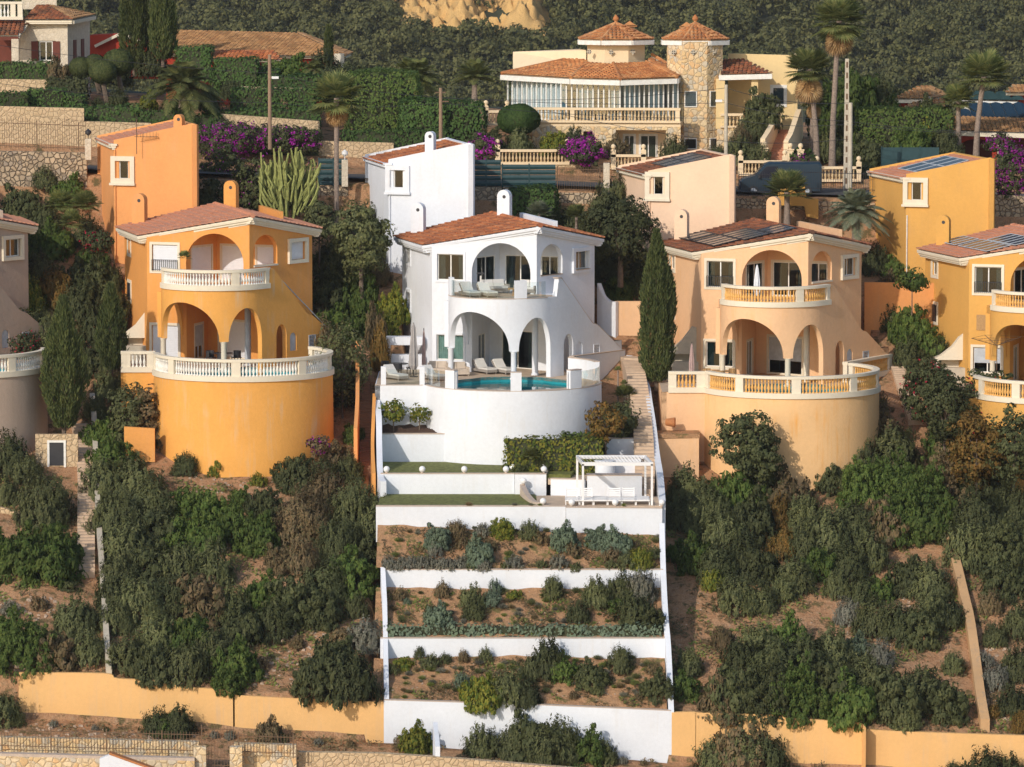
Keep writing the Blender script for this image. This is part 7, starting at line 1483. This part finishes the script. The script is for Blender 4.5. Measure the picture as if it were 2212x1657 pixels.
for _, o, _ in rest: bpy.data.objects.remove(o)
name_zones()
# rubble stones on the slopes (uncountable)
rb = MB(); rr_ = random.Random(12)
def stones(px0, px1, py0, py1, n, s0, s1):
    for i in range(n):
        g = ground(rr_.uniform(px0, px1), rr_.uniform(py0, py1))
        if -29.9 < g.y < -28.2: continue
        s = rr_.uniform(s0, s1) ** 1.2; k = len(rb.v); vs = [(-1, -1, -.6), (1, -1, -.6), (1, 1, -.6), (-1, 1, -.6), (-.6, -.7, .6), (.7, -.6, .5), (.6, .6, .7), (-.7, .6, .5)]; a = rr_.uniform(0, 6)
        rb.v += [(g.x + s * (x * math.cos(a) - y * math.sin(a)) * rr_.uniform(.7, 1.2), g.y + s * (x * math.sin(a) + y * math.cos(a)), g.z + s * z * rr_.uniform(.6, 1)) for x, y, z in vs]
        rb.f += [tuple(k + q for q in f) for f in ((0, 3, 2, 1), (4, 5, 6, 7), (0, 1, 5, 4), (1, 2, 6, 5), (2, 3, 7, 6), (3, 0, 4, 7))]
stones(0, 830, 1530, 1600, 420, .04, .22); stones(1450, 2212, 1600, 1650, 260, .05, .28); stones(1300, 1450, 1600, 1640, 60, .03, .14); stones(840, 1440, 1270, 1350, 260, .02, .08); stones(840, 1440, 1430, 1520, 330, .02, .09); stones(1820, 1990, 1290, 1400, 260, .04, .18); stones(480, 700, 1360, 1480, 200, .04, .2); stones(0, 120, 1290, 1340, 70, .05, .2); stones(400, 620, 1030, 1080, 90, .04, .16); stones(2110, 2212, 1400, 1560, 140, .05, .18); stones(1460, 2000, 1250, 1450, 200, .03, .1); stones(20, 60, 1420, 1450, 20, .1, .3)
tag(rb.build('rubble', M['rock']), kind='stuff')
# ------------------------------------------------------------------ far pine wood on the hill
def forest():
    rng = np.random.default_rng(21); tmpl = []
    for s in range(5):
        p, nr = crown_pts(rng, (1, 1, .8), 560, .24, 44, shape='full'); tmpl.append((p, nr))
    V = []
    rows = np.arange(526, 640, 4.6)
    for y in rows:
        d = y + DIST; half = 1106 / FPX * d * 1.15
        for x in np.arange(-half, half, 5.2):
            xx = x + rng.uniform(-1.8, 1.8); yy = y + rng.uniform(-1.8, 1.8)
            if 577 < yy < 640 and -22 < xx < 7 and rng.uniform() < .97: continue
            if rng.uniform() < .06: continue
            p, nr = tmpl[rng.integers(5)]; r_ = rng.uniform(2.2, 4.0); a = rng.uniform(0, 6.28); c, s = math.cos(a), math.sin(a); h = rng.uniform(.8, 3.4)
            q = np.c_[p[:, 0] * c - p[:, 1] * s, p[:, 0] * s + p[:, 1] * c, p[:, 2]] * r_; n2 = np.c_[nr[:, 0] * c - nr[:, 1] * s, nr[:, 0] * s + nr[:, 1] * c, nr[:, 2]]
            q += [xx, yy, H(xx, yy, False) + h]; V.append((q, n2))
    P_ = np.concatenate([a for a, _ in V]); N_ = np.concatenate([b for _, b in V]); tag(link('pine_forest', leaf_mesh('pine_forest', P_, N_, .42, rng, 1.6), LF['fo']), kind='stuff')
forest()
cl = MB(); nx, ny = 60, 40
for j in range(ny + 1):
    for i in range(nx + 1):
        u, v = i / nx, j / ny; x = -22 + 29 * u; y = 579 + 46 * v; ed = min(1, min(u, 1 - u) * 9, v * 7); prof = (.45 + .55 * u) * (3.2 + 1.4 * math.sin(u * 7 + 1) + 1.2 * math.sin(u * 17))
        cl.v.append((x, y, H(x, y, False) - 1 + prof * ed ** .7 + (1.5 * abs(math.sin(x * 1.3 + y * .3)) * abs(math.sin(y * .8 - x * .5)) + .7 * math.sin(x * 2.7) * math.sin(y * 1.9)) * ed))
cl.f = [(j * (nx + 1) + i, j * (nx + 1) + i + 1, (j + 1) * (nx + 1) + i + 1, (j + 1) * (nx + 1) + i) for j in range(ny) for i in range(nx)]
struct(cl.build('cliff', M['sand'], smooth=50))

# low weeds and dry litter (uncountable)
def cover(name, m, x0, x1, y0, y1, n, th, seed, size=.09, keep=lambda x, y: True):
    rng = np.random.default_rng(seed); pts = []
    for x, y in zip(rng.uniform(x0, x1, n * 3), rng.uniform(y0, y1, n * 3)):
        v = math.sin(x * 1.7 + seed) * math.sin(y * 1.9 + seed * 2) + .7 * math.sin(x * .6 - y * .5 + seed) + .5 * math.sin(x * 3.3 + y * 2.7)
        if v < th or not keep(x, y): continue
        pts.append((x, y, H(x, y) + rng.uniform(.02, .16)))
        if len(pts) >= n: break
    p = np.array(pts); nr = np.tile([0., -.5, 1.], (len(p), 1)) + rng.normal(0, .3, (len(p), 3)); return leaf_mesh(name, p, nr, size, rng, 2.4), m
bedk = lambda x, y: white_level(x, y) is not None and y < YL2 - .2 and abs(y - YW2) > .35 and abs(y - YW3) > .35
slk = lambda x, y: not (-8.4 < x < 8.9) and y > -28.4
for nm, m, a in (('weeds', 'gs', (-7.3, 8.1, YW4 + .3, YL2 - .3, 5000, .6, 1, .08, bedk)), ('dry_litter', 'dr', (-7.3, 8.1, YW4 + .3, YL2 - .3, 7000, .3, 2, .07, bedk)), ('weeds', 'gs', (-30, 30, -28.4, -6, 16000, .55, 3, .1, slk)), ('dry_litter', 'dr', (-30, 30, -28.4, -6, 18000, .2, 4, .1, slk)), ('dry_litter', 'dr', (-28, 28, -36, -29.3, 5000, .3, 5, .09))):
    me, mm = cover(nm, LF[m], *a); tag(link(nm, me, mm), kind='stuff')
# ------------------------------------------------------------------ haze over the valley
def haze():
    m = bpy.data.materials.new('air'); m.use_nodes = True; n = m.node_tree.nodes; l = m.node_tree.links; n.remove(n['Principled BSDF']); v = n.new('ShaderNodeVolumePrincipled')
    v.inputs['Color'].default_value = (.96, .96, 1, 1); v.inputs['Density'].default_value = .00007; v.inputs['Anisotropy'].default_value = .2; l.new(v.outputs[0], n['Material Output'].inputs['Volume'])
    o = MB().box((0, 390, 50), (1500, 1440, 330)).build('haze', m); tag(o, kind='stuff')
haze()
